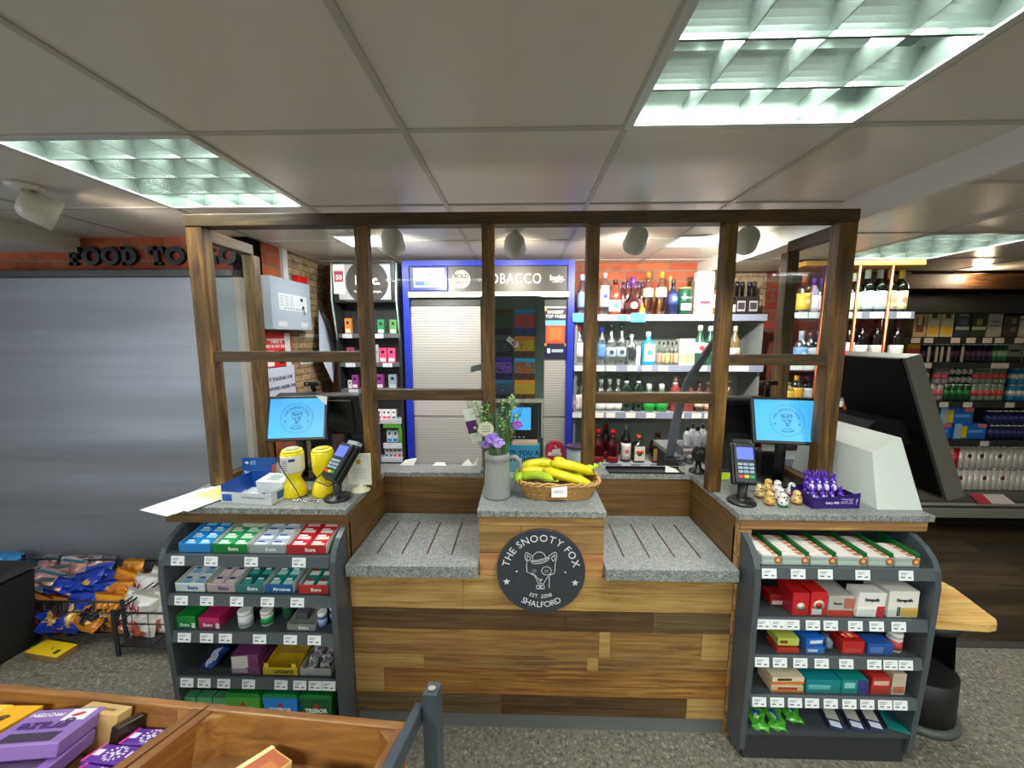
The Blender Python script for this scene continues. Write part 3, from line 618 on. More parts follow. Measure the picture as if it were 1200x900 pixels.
# ---- right stand
d = deck(RR[0]); k = 0
for p0, p1 in ((893, 916), (917, 948), (950, 980), (982, 1016), (1018, 1047), (1049, 1078)):
    x0, x1 = pxr(p0, p1, 658, YF); a = (x1 - x0) / 2; dp = .15; k += 1
    t = T('mint_tray', ('leftmost', 'second', 'third', 'fourth', 'fifth', 'rightmost')[k - 1] + ' green edged mint tray on the top shelf of the right stand', 'tray', ((x0 + x1) / 2, YF, d))
    MB().bb(-a, a, 0, .0015, 0, .03).bb(-a, a, .0015, dp, 0, .0015).obj('tray_body', mat('#b8bcb8', .35), t)
    MB().bb(a - .008, a - .001, .0016, dp, .0016, .046).obj('green_side', mat('#0e6b32', .3), t)
    MB().bb(-a * .95, a * .4, -.0008, 0, .004, .016).obj('front_print', mat('#cfdcd0', .4), t)
    o = MB().cyl((a - .014, -.0005, .018), (a - .014, -.0022, .018), .0125, n=20).obj('orange_roundel', mat('#d8651a', .4), t); MB().cyl((a - .014, -.0023, .018), (a - .014, -.0028, .018), .0065, n=14).obj('roundel_centre', mat('#f0d8a0', .4), o)
    n = 6; pw = 2 * a - .012; B = MB().bb(-pw / 2, pw / 2, -.0105, .0105, 0, .032, b=.003); B.m(1).bb(-pw * .42, pw * .1, -.011, .0095, .03, .0325); B.m(2).bb(pw * .2, pw * .45, -.008, .008, .03, .0326); first = None
    for j in range(n):
        if k == 6 and j > 3: continue
        p = ((x0 + x1) / 2 - .005, YF + .014 + .0225 * j, d + .0018 + .0)
        if first is None: first = tag(B.obj('mint_packet', [mat(c, .25) for c in ('#d2cfca', '#e8dcd8', '#c0704a')], None, p), 'silver white mint packet standing in the %s tray of the right stand top shelf' % ('leftmost', 'second', 'third', 'fourth', 'fifth', 'rightmost')[k - 1], 'packet', 'mint packets in tray ' + 'abcdef'[k - 1])
        else: dup(first, p)
d = deck(RR[1])
lb('lozenge_box', 'small red box with white barcode at the left of the right stand', 'box', 901, 919, 719, 697, d, '#a81c20', .05, prints=[(.15, .85, .08, .45, '#d8d8e0')], Y=YF + .05)
o = lb('lozenge_box', 'red lozenge box with white oval badge on the right stand second shelf', 'box', 928, 947, 719, 695, d, '#c41c20', .08)
RXM = Euler((PI / 2, 0, 0)).to_matrix()
MB().lathe([(.014, 0), (1e-6, .0006)], (0, -.0405, .034), 18, RXM).obj('oval_badge', mat('#f0dcd4', .4), o)
o = lb('lozenge_box', 'red lozenge box with round orange badge on the right stand second shelf', 'box', 949, 968, 719, 694, d, '#d02024', .08, prints=[(.1, .7, .06, .3, '#d8d8e0')])
MB().lathe([(.019, 0), (1e-6, .0006)], (0, -.0405, .04), 18, RXM).obj('round_badge', mat('#f0dcc0', .4), o); MB().lathe([(.011, 0), (1e-6, .0006)], (0, -.0412, .04), 14, RXM).obj('badge_centre', mat('#c83418', .4), o)
lb('lozenge_box', 'grey and red lozenge carton lying beside the white carton on the right stand', 'box', 970, 1000, 719, 699, d, '#b9b2ac', .09, prints=[(0, 1, .0, .3, '#c83a30'), (.6, 1, .4, .9, '#b06a58')], text=[('Senses', .011, '#303030', .35, .65)])
o = lb('lozenge_box', 'white lozenge carton with red swoosh tilted against its neighbour', 'box', 1001, 1036, 719, 696, d, '#ece8e4', .05, Y=YF - .005, prints=[(.72, 1, .0, .45, '#c82c3c'), (0, .7, .06, .4, '#f4f0ec')], text=[('Strepsils', .016, '#28242c', .48, .72)], rot=(0, R(4), R(5))); o.location.z += .003
lb('lozenge_box', 'white and gold lozenge carton at the right end of the second shelf', 'box', 1040, 1075, 719, 693, d, '#e8e4dc', .1, prints=[(.45, 1, .03, .38, '#d8b050'), (.3, .42, .05, .4, '#606060')], text=[('Strepsils', .016, '#28242c', .52, .66)])
d = deck(RR[2])
lb('mint_carton', 'red mint carton below a yellow one on the right stand third shelf', 'box', 910, 936, 769, 760, d, '#c83824', .06); lb('mint_carton', 'lime yellow mint carton stacked over a red one on the right stand', 'box', 911, 936, 759, 748, d + .028, '#c4cc58', .06, prints=[(.1, .45, .3, .7, '#6a4a20')])
lb('tissue_packet', 'blue wrapped tissue packet below another on the right stand', 'packet', 944, 966, 769, 759, d, '#3a78c8', .06, prints=[(.1, .6, .3, .7, '#d8e4f4')]); lb('tissue_packet', 'bright blue tissue packet stacked on another on the right stand', 'packet', 943, 965, 758, 748, d + .03, '#1c6cd0', .06, rz=.1, prints=[(.2, .9, .3, .7, '#e8f0fa')])
bag('sweet_sachet', 'slate blue sachet leaning beside the tissue packets', 'sachet', (W(977, 765, YF).x, YF + .03, d + .026), (R(50), R(10), R(8)), .035, .055, .014, ('#3c5a74', '#7a94a8'), 11)
lb('sweet_box', 'red sweet box on the right stand third shelf', 'box', 986, 1012, 769, 752, d, '#c42420', .07, prints=[(.1, .9, .15, .5, '#d8473a')])
bag('sweet_bag', 'glossy red sweet bag lying on the red sweet box', 'bag', (W(999, 752, YF).x, YF + .035, d + .062), (R(12), 0, R(6)), .055, .06, .02, ('#d02a22', '#e87858'), 12)
lb('tissue_packet', 'blue patterned tissue packet near the right end of the third shelf', 'packet', 1016, 1046, 769, 755, d, '#2a56a8', .05, prints=[(.1, .6, .2, .7, '#5c84c8')])
tub('gum_tub', 'white tub with red band at the right of the third shelf', 'tub', W(1057, 760, YF).x, YF + .03, d, .022, .07, '#e4e0dc', '#f0eeea', '#d04a54')
d = deck(RR[3])
lb('sweet_box', 'cream and orange sweet box below another on the right stand fourth shelf', 'box', 903, 941, 815, 804, d, '#e4c8a0', .08, prints=[(0, 1, 0, .3, '#d86c20'), (.2, .8, .4, .8, '#c8442c')]); lb('sweet_box', 'cream and orange sweet box stacked on its twin on the right stand', 'box', 904, 942, 804, 794, d + .034, '#e8d8b8', .08, rz=.03, prints=[(0, 1, 0, .35, '#e07820'), (.15, .6, .5, .85, '#403020')])
lb('mint_carton', 'long teal mint carton on the fourth shelf of the right stand', 'box', 944, 984, 815, 797, d, '#12868c', .09, prints=[(.06, .7, .3, .62, '#6cc0c4')]); lb('mint_carton', 'teal mint carton with blue end lying beside the long teal one', 'box', 985, 1016, 815, 797, d, '#138a84', .09, prints=[(.6, 1, 0, 1, '#343c84'), (.1, .5, .4, .8, '#8fd0cc')])
lb('sweet_packet', 'red sweet packet on the fourth shelf of the right stand', 'packet', 1020, 1042, 815, 794, d, '#b8322a', .06, prints=[(.1, .9, .55, .8, '#e8b0a0')]); lb('sweet_packet', 'beige and pink sweet packet at the right end of the fourth shelf', 'packet', 1044, 1060, 815, 790, d, '#c8b8a4', .06, prints=[(.1, .9, .1, .4, '#c06a54')])
for i, (px, py) in enumerate(((884, 853), (905, 852), (930, 846))):
    bag('sweet_sachet', 'bright green sachet with blue spot lying at the foot of the right stand', 'sachet', (W(px, py, 1.28).x, 1.27 + .03 * (i == 2), RB + .009), (R(12), 0, R(-14)), .058, .08, .014, ('#4aa830', '#1c58a0', '#a8d878'), 20 + i, 'green sachets at the foot of the stand', field=(.3, .7, .45, .8))
for i, px in enumerate((974, 998, 1020)):
    o = carton('lip_balm_pack', 'silver and navy blister pack lying at the foot of the right stand', 'pack', -.024, .024, -.05, .05, 0, .008, '#2a3454', tops=[(.1, .9, .35, .9, '#b8b4a8'), (.15, .85, .08, .28, '#d8e0ec')], group='blister packs at the foot of the stand'); o.location = (W(px, 850, 1.28).x, 1.285, RB + .004); o.rotation_euler = (R(5), 0, R(-16))
o = carton('toothbrush_pack', 'teal blister pack lying at the right foot of the right stand', 'pack', -.032, .032, -.05, .05, 0, .008, '#0e6a66', tops=[(.2, .8, .3, .8, '#1c4a54')]); o.location = (W(1045, 850, 1.28).x, 1.285, RB + .004); o.rotation_euler = (R(5), 0, R(-20))
# ================================================================ ON THE COUNTER
TOPZ = .9003
def cpos(px, py): p = WZ(px, py, TOPZ); return p
# leaflets
p = WZ(222, 590, TOPZ); t = T('leaflet_pile', 'fanned pile of white leaflets with a yellow printed one at the left counter end', 'leaflets', (p.x + .025, 1.39, TOPZ))
for i, (dx, dy, rz, y) in enumerate(((-.05, -.03, .35, 0), (-.03, -.015, .25, .0022), (.0, .0, .3, .0044))):
    B = MB().box((dx, dy, .001 + y), (.15, .21, .002), (0, 0, -.45 + rz * .4))
    if i < 2:
        B.m(1)
        for k in range(5): B.box((dx - .012 + .004 * k, dy - .075 + .018 * k, .0021 + y), (.09, .004, .0003), (0, 0, -.45 + rz * .4))
    else:
        B.m(2).box((dx + .02, dy + .035, .0022 + y), (.125, .10, .0004), (0, 0, -.45 + rz * .4)).m(3).box((dx + .04, dy + .055, .0025 + y), (.07, .05, .0004), (0, 0, -.45 + rz * .4))
    B.obj('leaflet', [PAPER, mat('#b8b8ba', .6), mat('#e8c890', .5), mat('#f0d818', .5)], t)
# charity box
p = WZ(285, 594, TOPZ); t = T('charity_box', 'open white and blue charity badge box on the left of the counter', 'box', (-1.03, 1.345, TOPZ), R(-6)); a, dp = .105, .15
B = MB().bb(-a, a, 0, .002, 0, .042).bb(-a, -a + .002, .002, dp, 0, .045).bb(a - .002, a, .002, dp, 0, .05).bb(-a + .002, a - .002, .0021, dp, 0, .002); B.obj('tray_body', mat('#cdd2d6', .45), t)
B = MB().bb(-a * .92, -a * .55, -.0006, .0003, .008, .034).bb(a + .0002, a + .0008, .03, .08, .01, .04); B.obj('blue_patch', mat('#1a5aa8', .4), t)
MB().bb(-a + .0021, -a + .004, .003, dp - .002, .003, .07).bb(-a + .0041, -.02, dp - .004, dp - .002, .003, .075).obj('blue_back', mat('#134a9c', .4), t)
B = MB().hexa([(-.012, .07, .003), (a - .004, .07, .003), (a - .004, .14, .003), (-.012, .14, .003), (-.012, .065, .062), (a - .004, .065, .062), (a - .004, .14, .07), (-.012, .14, .07)]); B.m(1).poly([(.02, .08, .0648), (.07, .08, .0648), (.07, .125, .0695), (.02, .125, .0695)]); B.obj('lid_flap', [mat('#dfe2e4', .45), mat('#a8b4b0', .5)], t)
B = MB()
for i in range(7): B.ell((-.01 + .015 * i, .035 + .012 * (i % 3), .012), (.012, .01, .007), 8, 5)
B.obj('pin_badges', mat('#26304c', .4), t)['kind'] = 'stuff'
txt('Give Nature a Home', .011, mat('#808890', .5), t, (.03, -.0012, .026)); 
t = T('charity_card', 'blue card with white words standing behind the charity box', 'card', (W(303, 560, 1.56).x, 1.56, TOPZ), R(3), rot=(R(-8), 0, R(3)))
MB().bb(-.072, .072, 0, .002, 0, .105).bb(-.06, .06, .003, .035, 0, .002).obj('card_panel', mat('#0d4a96', .4), t)
MB().bb(.055, .0715, -.0006, 0, .03, .075).obj('robin_picture', mat('#b84a28', .5), t)
txt('Together we can\ngive nature a home', .0155, WHITE, t, (-.008, -.001, .035), bold=.0006); MB().prism([(-.062, .084), (-.05, .09), (-.042, .084), (-.05, .078)], 'y', -.0008, 0).obj('bird_mark', WHITE, t)
txt('giving\nhome', .01, mat('#b8d0f0', .5), t, (-.025, -.001, .084))
def bucket(px, py, label, lab, r=.038):
    p = WZ(px, py, TOPZ); t = T('collection_tin', label, 'collection tin', (p.x, p.y + r, TOPZ), rnd.uniform(-.2, .2))
    MB().lathe([(.045, 0), (.047, .004), (.043, .03), (.03, .06), (.024, .07), (.033, .088), (.039, .1), (.041, .172), (.0385, .176)], n=28).obj('tin_body', YEL, t)
    MB().lathe([(.0385, .1765), (.036, .184), (.02, .187), (1e-6, .187)], n=28).obj('coin_lid', mat('#f2e24a', .3), t)
    MB().lathe([(.024, .1875), (.026, .1895), (.022, .1898), (1e-6, .1885)], n=20).obj('slot_ring', mat('#b8b090' if lab else '#c8b820', .4), t)
    if lab:
        MB().lathe([(.0405, .098), (.0418, .104), (.0418, .160), (.0415, .165)], n=28).obj('paper_label', mat('#dcdcd4', .5), t)
        B = MB()
        for k in range(5): a0 = -1.9; B.box((.0422 * math.cos(a0), .0422 * math.sin(a0), .112 + .009 * k), (.0008, .02, .002), (0, 0, a0))
        B.box((.042 * math.cos(-1.25), .042 * math.sin(-1.25), .15), (.0008, .022, .01), (0, 0, -1.25)); B.obj('label_print', mat('#30387c', .5), t)
    return t, p
bucket(339, 584, 'yellow collection tin with a white paper label on the left counter', True); bucket(375, 583, 'plain yellow collection tin beside the card machine stand', False)
p = WZ(338, 584, TOPZ); o = MB().tube([(p.x - .02, p.y - .004, .0 + .19), (p.x - .03, p.y - .008, .16), (p.x + .0, p.y - .009, .1), (p.x + .04, p.y - .012, .04), (p.x + .045, p.y + .0, .004), (p.x + .06, p.y + .03, .004)], .0018, 6).obj('pen_lanyard', BLACK, None, (0, 0, TOPZ)); tag(o, 'thin black lanyard hanging over the labelled yellow collection tin', 'lanyard')
o = MB()
for i in range(9): o.ell((.012 * i, .008 * math.sin(i * 1.3), .004), (.007, .004, .0035), 8, 5, (0, 0, i * .8))
q = WZ(345, 588, TOPZ); o = o.obj('metal_chain', CHROME, None, q); tag(o, 'short metal bead chain lying in front of the yellow collection tins', 'chain')
def card_machine(px, py, label, yaw, tilt, left=True):
    p = WZ(px, py, TOPZ); t = T('card_machine', label, 'card machine', (p.x, p.y + .04, TOPZ), yaw); K = mat('#141416', .35)
    MB().lathe([(.05, 0), (.05, .006), (.044, .012), (.018, .014), (.016, .02), (.018, .1), (1e-6, .1)], n=28).obj('stand_foot', K, t)
    M = Matrix.Translation((0, -.012, .105)) @ Matrix.Rotation(tilt, 4, 'X')
    def tb(x0, x1, y0, y1, z0, z1, b=0):
        B = MB().bb(x0, x1, y0, y1, z0, z1, b=b); B.b.transform(M); return B
    tb(-.041, .041, -.0, .03, -.03, .125, .006).obj('cradle', K, t); B = tb(-.036, .036, -.018, -.0005, -.026, .12, .006); tm = B.obj('terminal_body', mat('#22252a', .35), t)
    tb(-.028, .028, -.0195, -.0183, .062, .106).obj('display', mat('#4a5ac8', .3, 0, .9), tm)
    B = MB()
    for i in range(3):
        for j in range(3): B.bb(-.027 + .019 * i, -.011 + .019 * i, -.0215, -.0183, .012 + .0135 * j, .0215 + .0135 * j, b=.001)
    B.b.transform(M); B.obj('keypad', mat('#8fa0b4', .4), tm)
    for i, c in enumerate(('#d03a2a', '#e0c020', '#1c9a50')):
        B = MB().bb(-.027 + .019 * i, -.011 + .019 * i, -.0215, -.0183, -.006, .005, b=.001); B.b.transform(M); B.obj('function_key', mat(c, .4), tm)
    B = MB().tube([(-.045, .0, .02), (-.052, -.012, -.03), (-.05, -.02, -.05), (.04, -.02, -.052), (.045, 0, -.03)] if left else [(.03, .0, .0), (.05, -.01, -.02), (.05, -.015, -.05), (.01, -.015, -.05)], .002, 6); B.b.transform(M); B.obj('wire_guard', K, t)
    tb(-.03, .03, .006, .028, .1255, .14).obj('paper_cover', mat('#9aa4ac', .3) if left else K, t)
card_machine(390, 589, 'black card machine on a swivel stand beside the yellow collection tins', R(-30), R(-40))
card_machine(876, 594, 'black card machine with a lilac display on the right counter', R(-10), R(-22), False)
p = WZ(419, 578, TOPZ); t = T('notice_frame', 'small cream notice frame on a round foot at the inner left counter edge', 'frame', (p.x, p.y + .03, TOPZ), R(4))
MB().lathe([(.038, 0), (.036, .005), (.012, .014), (.007, .03), (1e-6, .03)], n=24).obj('foot', CREAM, t)
f = MB().bb(-.046, .046, -.004, .004, .024, .032).bb(-.046, .046, -.004, .004, .146, .154).bb(-.046, -.038, -.004, .004, .0321, .1459).bb(.038, .046, -.004, .004, .0321, .1459).obj('frame', CREAM, t)
B = MB().bb(-.038, .038, -.001, .002, .032, .146); B.m(1)
for k in range(6): B.bb(-.026, .026, -.0016, -.0009, .05 + .008 * k, .0515 + .008 * k)
B.m(2).cyl((-.004, -.0016, .12), (-.004, -.0009, .12), .01, n=16); B.obj('notice', [mat('#dcdcd6', .5), mat('#9a9a98', .5), mat('#c89a18', .4)], t)
p = W(440, 530, 1.80); t = T('lottery_totem', 'tall purple lottery display strip behind the notice frame', 'display', (p.x, 1.78, TOPZ), R(6))
B = MB().bb(-.026, .026, 0, .03, 0, .26); B.m(1).bb(-.021, .021, -.001, 0, .1, .15); B.m(2).bb(-.018, .018, -.001, 0, .155, .165).m(3).ell((.005, -.0005, .08), (.01, .001, .01), 12, 6).bb(-.018, -.002, -.001, 0, .178, .186); B.m(4).bb(-.018, .012, -.001, 0, .03, .04)
B.obj('strip', [mat('#2a1660', .4), mat('#d8501c', .4), mat('#3a9ad0', .4), mat('#e8b838', .4), mat('#d8d0e8', .4)], t); txt('EST\nNOW', .024, WHITE, t, (0, -.001, .215), bold=.001)
def screen(px, py, label, w, h, Y, yaw, tilt, badge):
    p = W(px, py, Y); t = T('customer_screen', label, 'screen', (p.x, Y, TOPZ), yaw); zc = p.z - TOPZ; K = mat('#101114', .35)
    M = Matrix.Translation((0, 0, zc)) @ Matrix.Rotation(tilt, 4, 'X')
    B = MB().bb(-w / 2, w / 2, 0, .022, -h / 2, h / 2, b=.004); B.b.transform(M); bz = B.obj('bezel', K, t)
    B = MB().bb(-w / 2 + .012, w / 2 - .012, -.001, .0005, -h / 2 + .014, h / 2 - .012); B.b.transform(M); B.obj('display', mat('#3f9ad6', .3, 0, .5), bz)
    I = mat('#12486c', .5); B = emblem(MB(), .058, .0012, -.0012); B.b.transform(M); B.obj('fox_emblem', I, bz)
    put_words(bz, I, .058, -.0012, M); B = MB().rib(arc(0, 0, .0645, 0, 360, 40), .001, -.0012); B.b.transform(M); B.obj('ring_line', I, bz)
    if badge: B = MB().poly([(w / 2 - .05, -.0018, h / 2 - .002), (w / 2 - .002, -.0018, h / 2 - .006), (w / 2 - .004, -.0018, h / 2 - .045), (w / 2 - .02, -.0018, h / 2 - .03)]); B.b.transform(M); B.obj('white_sticker', WHITE, bz)
    MB().cyl((0, .03, .01), (0, .03, zc), .02, n=16).obj('pole', K, t); MB().bb(-.07, .07, -.03, .09, 0, .011, b=.003).obj('foot', K, t)
screen(348, 490, 'blue customer screen with fox emblem standing on the left counter', .245, .195, 1.60, R(10), R(-18), True)
screen(922, 493, 'blue customer screen with fox emblem standing on the right counter', .262, .195, 1.58, R(-8), R(-18), False)
def till(px, py, label, Y, w, h, yaw):
    p = W(px, py, Y); t = T('till', label, 'till', (p.x, Y, TOPZ), yaw); zc = p.z - TOPZ; K = mat('#17181b', .45)
    M = Matrix.Translation((0, 0, zc)) @ Matrix.Rotation(R(14), 4, 'X')
    B = MB().bb(-w / 2, w / 2, 0, .045, -h / 2, h / 2, b=.008); B.b.transform(M); B.obj('monitor', K, t)
    B = MB().bb(-w * .3, w * .42, -.012, -.0005, -h * .38, h * .4, b=.004); B.b.transform(M); B.obj('rear_cover', mat('#0a0a0b', .3), t)
    MB().bb(-.05, .05, 0, .05, .012, zc - h * .3).obj('neck', K, t); MB().bb(-.10, .10, -.005, .13, 0, .0115, b=.003).obj('foot', K, t)
till(375, 487, 'black till monitor seen from behind on the left counter', 1.72, .37, .20, R(4)); till(866, 492, 'black till monitor seen from behind on the right counter', 1.74, .2, .21, R(-4))
def webcam(px, py, Y, label, base):
    p = W(px, py, Y); t = T('webcam', label, 'webcam', p, R(0)); K = mat('#0e0e10', .3)
    MB().bb(-.035, .035, -.012, .012, -.008, .01, b=.003).obj('camera_body', K, t); MB().cyl((-.018, -.012, .001), (-.018, -.016, .001), .006, n=14).obj('lens', CHROME, t); MB().tube([(0, .004, -.008), (0, .006, -.02), (.006, .01, base)], .012, 8).obj('clamp', K, t)
webcam(366, 450, 1.72, 'small webcam clipped on top of the left till monitor', -.035); webcam(901, 449, 1.72, 'small webcam standing above the right customer screen', -.06)
# receipt printer behind the right screen
t = T('receipt_printer', 'black receipt printer on the counter behind the right customer screen', 'printer', (1.115, 1.69, TOPZ), R(-4))
MB().bb(-.05, .05, 0, .09, 0, .11, b=.008).obj('printer_body', mat('#151518', .35), t); MB().bb(-.035, .035, .02, .021, .1101, .16).obj('receipt_paper', PAPER, t)
# jug with flowers
p = WZ(582, 586, TOPZ); J = (p.x, p.y + .045, TOPZ); t = T('jug', 'grey enamel jug holding flowers on the centre of the counter', 'jug', J)
JG = mat('#8f918e', .35)
MB().lathe([(1e-6, .004), (.052, .004), (.053, 0), (.054, .006), (.050, .07), (.046, .135), (.046, .147), (.049, .15), (.048, .175), (.046, .176), (.044, .148), (.042, .14), (.045, .06), (.045, .012), (1e-6, .012)], n=32).obj('jug_body', JG, t)
MB().tube([(.046, 0, .152), (.07, 0, .158), (.088, 0, .14), (.09, 0, .11), (.08, 0, .07), (.062, 0, .045), (.050, 0, .035)], [.009, .009, .009, .009, .008, .008, .009], 10).obj('handle', JG, t)
fl = T('flower_bouquet', 'bouquet of purple and green flowers in a clear sleeve standing in the grey jug', 'flowers', (J[0], J[1], TOPZ + .015))
fl.scale = (1.2, 1.15, 1.08); r = random.Random(5); ST = mat('#4c7a34', .6)
B = MB(); tips = []
for i in range(22):
    a = r.uniform(0, 6.28); q = r.uniform(.03, .085); h = r.uniform(.25, .36); top = Vector((q * math.cos(a) - .012, q * math.sin(a) * .7, h)); tips.append(top)
    B.tube([(.015 * math.cos(a), .015 * math.sin(a), .02), (.03 * math.cos(a), .03 * math.sin(a), .16), top], .0016, 5)
B.obj('stems', ST, fl)['kind'] = 'stuff'
B = MB()
for i in range(150):
    T0 = tips[i % 22]; k = r.uniform(.35, 1.02); c = Vector((T0.x * k, T0.y * k, .16 + (T0.z - .16) * k)); l = r.uniform(.012, .024); rot = Euler((r.uniform(-1, 1), r.uniform(-1, 1), r.uniform(0, 6.28))).to_matrix()
    B.m(0 if r.random() < .6 else 1); B.poly([c + rot @ Vector(v) for v in ((0, 0, 0), (l * .5, l * .22, .001), (l, 0, .003), (l * .5, -l * .22, .001))])
B.obj('leaves', [mat('#3f7a2c', .5), mat('#7aa84a', .5)], fl)['kind'] = 'stuff'
B = MB()
for i in range(14):
    c = tips[i]
    for k in range(4): B.ell(c + Vector((r.uniform(-.008, .008), r.uniform(-.008, .008), -.012 * k)), (.005, .005, .005), 6, 4)
B.obj('green_buds', mat('#a8c47a', .5), fl)['kind'] = 'stuff'
def bloom(c, n, s, m):
    B = MB()
    for i in range(n):
        a = i * 2.4; e = .3 + .9 * ((i * .37) % 1); d = Vector((math.cos(a) * math.cos(e), -abs(math.sin(e)) * .6 - .3, math.sin(a) * math.cos(e))); B.ell(Vector(c) + d * s, (s * .55, s * .3, s * .55), 7, 5, (a, e, a))
    return B.obj('bloom', m, fl)
LIL = mat('#9a78d0', .5)
bloom((-.012, -.05, .215), 20, .016, LIL); bloom((.008, -.055, .20), 16, .014, mat('#b89ae0', .5)); bloom((.065, -.02, .255), 12, .013, mat('#9c5ac0', .5)); bloom((-.03, -.04, .19), 10, .012, LIL)
bl = mat('#5a9ae0', .4)
B = MB()
for i in range(34):
    a = 2 * PI * i / 34
A = [(.047, .16), (.06, .20), (.078, .26), (.092, .33)]
for (r0, z0), (r1, z1) in zip(A, A[1:]):
    for i in range(20):
        a, b = 2 * PI * i / 20, 2 * PI * (i + 1) / 20; e = 1 + .08 * math.sin(3 * a); e2 = 1 + .08 * math.sin(3 * b)
        if 4 < i < 8: continue
        f = [B.b.verts.new(v) for v in ((r0 * math.cos(a) * e - .006, r0 * .75 * math.sin(a) * e, z0), (r0 * math.cos(b) * e2 - .006, r0 * .75 * math.sin(b) * e2, z0), (r1 * math.cos(b) * e2 - .006, r1 * .75 * math.sin(b) * e2, z1 + .012 * math.sin(5 * b)), (r1 * math.cos(a) * e - .006, r1 * .75 * math.sin(a) * e, z1 + .012 * math.sin(5 * a)))]; B._f(f, True)
B.obj('clear_sleeve', glass('clear_flower_sleeve', '#eef4ee', .93, .15, 1.2), fl)
B = MB().box((-.075, -.035, .255), (.034, .001, .12), (0, R(-14), 0)); B.m(1).box((-.0752, -.0362, .25), (.034, .001, .045), (0, R(-14), 0)); B.obj('care_card', [mat('#c8ccc4', .4), mat('#4a1a54', .4)], fl)
B = MB().cyl((-.03, -.062, .25), (-.03, -.0632, .25), .024, n=20); B.m(1)
for k in range(3): B.bb(-.044, -.016, -.0642, -.0632, .24 + .009 * k, .2425 + .009 * k)
B.obj('round_label', [mat('#c8c4b0', .4), mat('#8c8a7c', .5)], fl)
# banana basket
p = WZ(652, 589, TOPZ); bx, by = p.x + .010, p.y + .085; t = T('wicker_basket', 'oval wicker basket of bananas on the centre of the counter', 'basket', (bx, by, TOPZ))
WK = wood('woven_willow', '#7a5a30', '#b08a52', '#d0b078', (90, 90, 200), 1.2, .6, .4)
def ov(k, a, z, w=.160, d=.082): return Vector((k * w * abs(math.cos(a)) ** .6 * (1 if math.cos(a) >= 0 else -1), k * d * abs(math.sin(a)) ** .6 * (1 if math.sin(a) >= 0 else -1), z))
B = MB(); N = 64
for L in range(7):
    k = .80 + .028 * L; z = .005 + .0085 * L
    B.tube([ov(k + .012 * (1 if (i + L) % 2 else -1), 2 * PI * i / N, z) for i in range(N + 1)], .0042, 5, False)
B.obj('woven_side', WK, t)
MB().prism([tuple(ov(.78, 2 * PI * i / 32, 0)[:2]) for i in range(32)], 'z', .001, .006).obj('base', WK, t)
B = MB()
for ph in (0, PI): B.tube([ov(1.0 + .03 * math.cos(14 * 2 * PI * i / 168 + ph), 2 * PI * i / 168, .066 + .006 * math.sin(14 * 2 * PI * i / 168 + ph)) for i in range(169)], .0045, 5, False)
B.obj('braided_rim', mat('#c49a58', .5), t)
B = MB().box((0, -.088, .044), (.058, .0012, .042), (R(-8), 0, 0)); B.m(1)
for k in range(3): B.box((0, -.0888 - .0014 * k * .8, .035 + .008 * k), (.04, .0006, .0016), (R(-8), 0, 0))
B.obj('price_card', [PAPER, mat('#b0b0b0', .6)], t)
BAN = NT('banana_skin'); v = BAN.coord(); f = BAN.noise(v, 14, 3); BANM = BAN.done(BAN.ramp(f, [(.3, '#c8c41e'), (.55, '#e6d21c'), (.75, '#f0dc30')]), .42)
BAN = NT('green_banana_skin'); v = BAN.coord(); f = BAN.noise(v, 14, 3); BANG = BAN.done(BAN.ramp(f, [(.3, '#8fb82a'), (.6, '#b8cc2c'), (.8, '#d8d838')]), .42)
def banana(loc, rot, L, bend, label, m=BANM, r=.0165):
    r *= 1.12; L *= 1.08; loc = (loc[0] * 1.06, loc[1], loc[2] + .004)
    pts, rs = [], []; n = 14
    for i in range(n + 1):
        u = i / n; x = (u - .5) * L; pts.append((x, 0, bend * (1 - (2 * u - 1) ** 2))); e = min(1, (u / .14) ** .6) * min(1, ((1 - u) / .2) ** .7) if 0 < u < 1 else .0
        rs.append(max(.0042, r * (.3 + .7 * e)))
    B = MB().tube(pts, rs, 7); o = B.obj('banana', m, None, Vector((bx, by, TOPZ)) + Vector(loc), rot); tag(o, label, 'banana')
    MB().tube([(L / 2 - .003, 0, -.001), (L / 2 + .012, 0, -.001), (L / 2 + .024, 0, .003)], [.0045, .0042, .0055], 6).obj('stalk', mat('#9aa43a', .5), o)
    MB().ell((-L / 2, 0, 0), (.004, .0035, .0035), 6, 4).obj('tip', mat('#3a2c18', .6), o)
banana((-.055, .03, .088), (R(-60), R(4), R(4)), .155, .03, 'yellow banana lying along the top left of the basket')
banana((-.055, -.015, .075), (R(-75), R(9), R(-6)), .16, .028, 'yellow banana below the top left one in the basket')
banana((-.085, -.035, .068), (R(-70), R(-6), R(-28)), .14, .024, 'greenish banana at the left front of the basket', BANG)
banana((-.125, .005, .072), (R(-80), R(0), R(75)), .12, .02, 'green tipped banana hanging over the left rim of the basket', BANG)
banana((.035, -.025, .074), (R(-110), R(14), R(-8)), .18, -.026, 'long yellow banana crossing the front middle of the basket')
banana((.055, .015, .094), (R(-125), R(18), R(10)), .17, -.032, 'large yellow banana on top at the right of the basket', BANM, .018)
banana((.11, .0, .072), (R(-70), R(-20), R(40)), .13, .026, 'banana with green end leaning over the right rim', BANG)
banana((.045, .05, .088), (R(-100), R(36), R(18)), .14, -.024, 'upright banana behind the large one at the basket back')
banana((-.005, .05, .082), (R(-90), R(28), R(-12)), .13, .02, 'banana pointing up behind the basket middle', BANG)
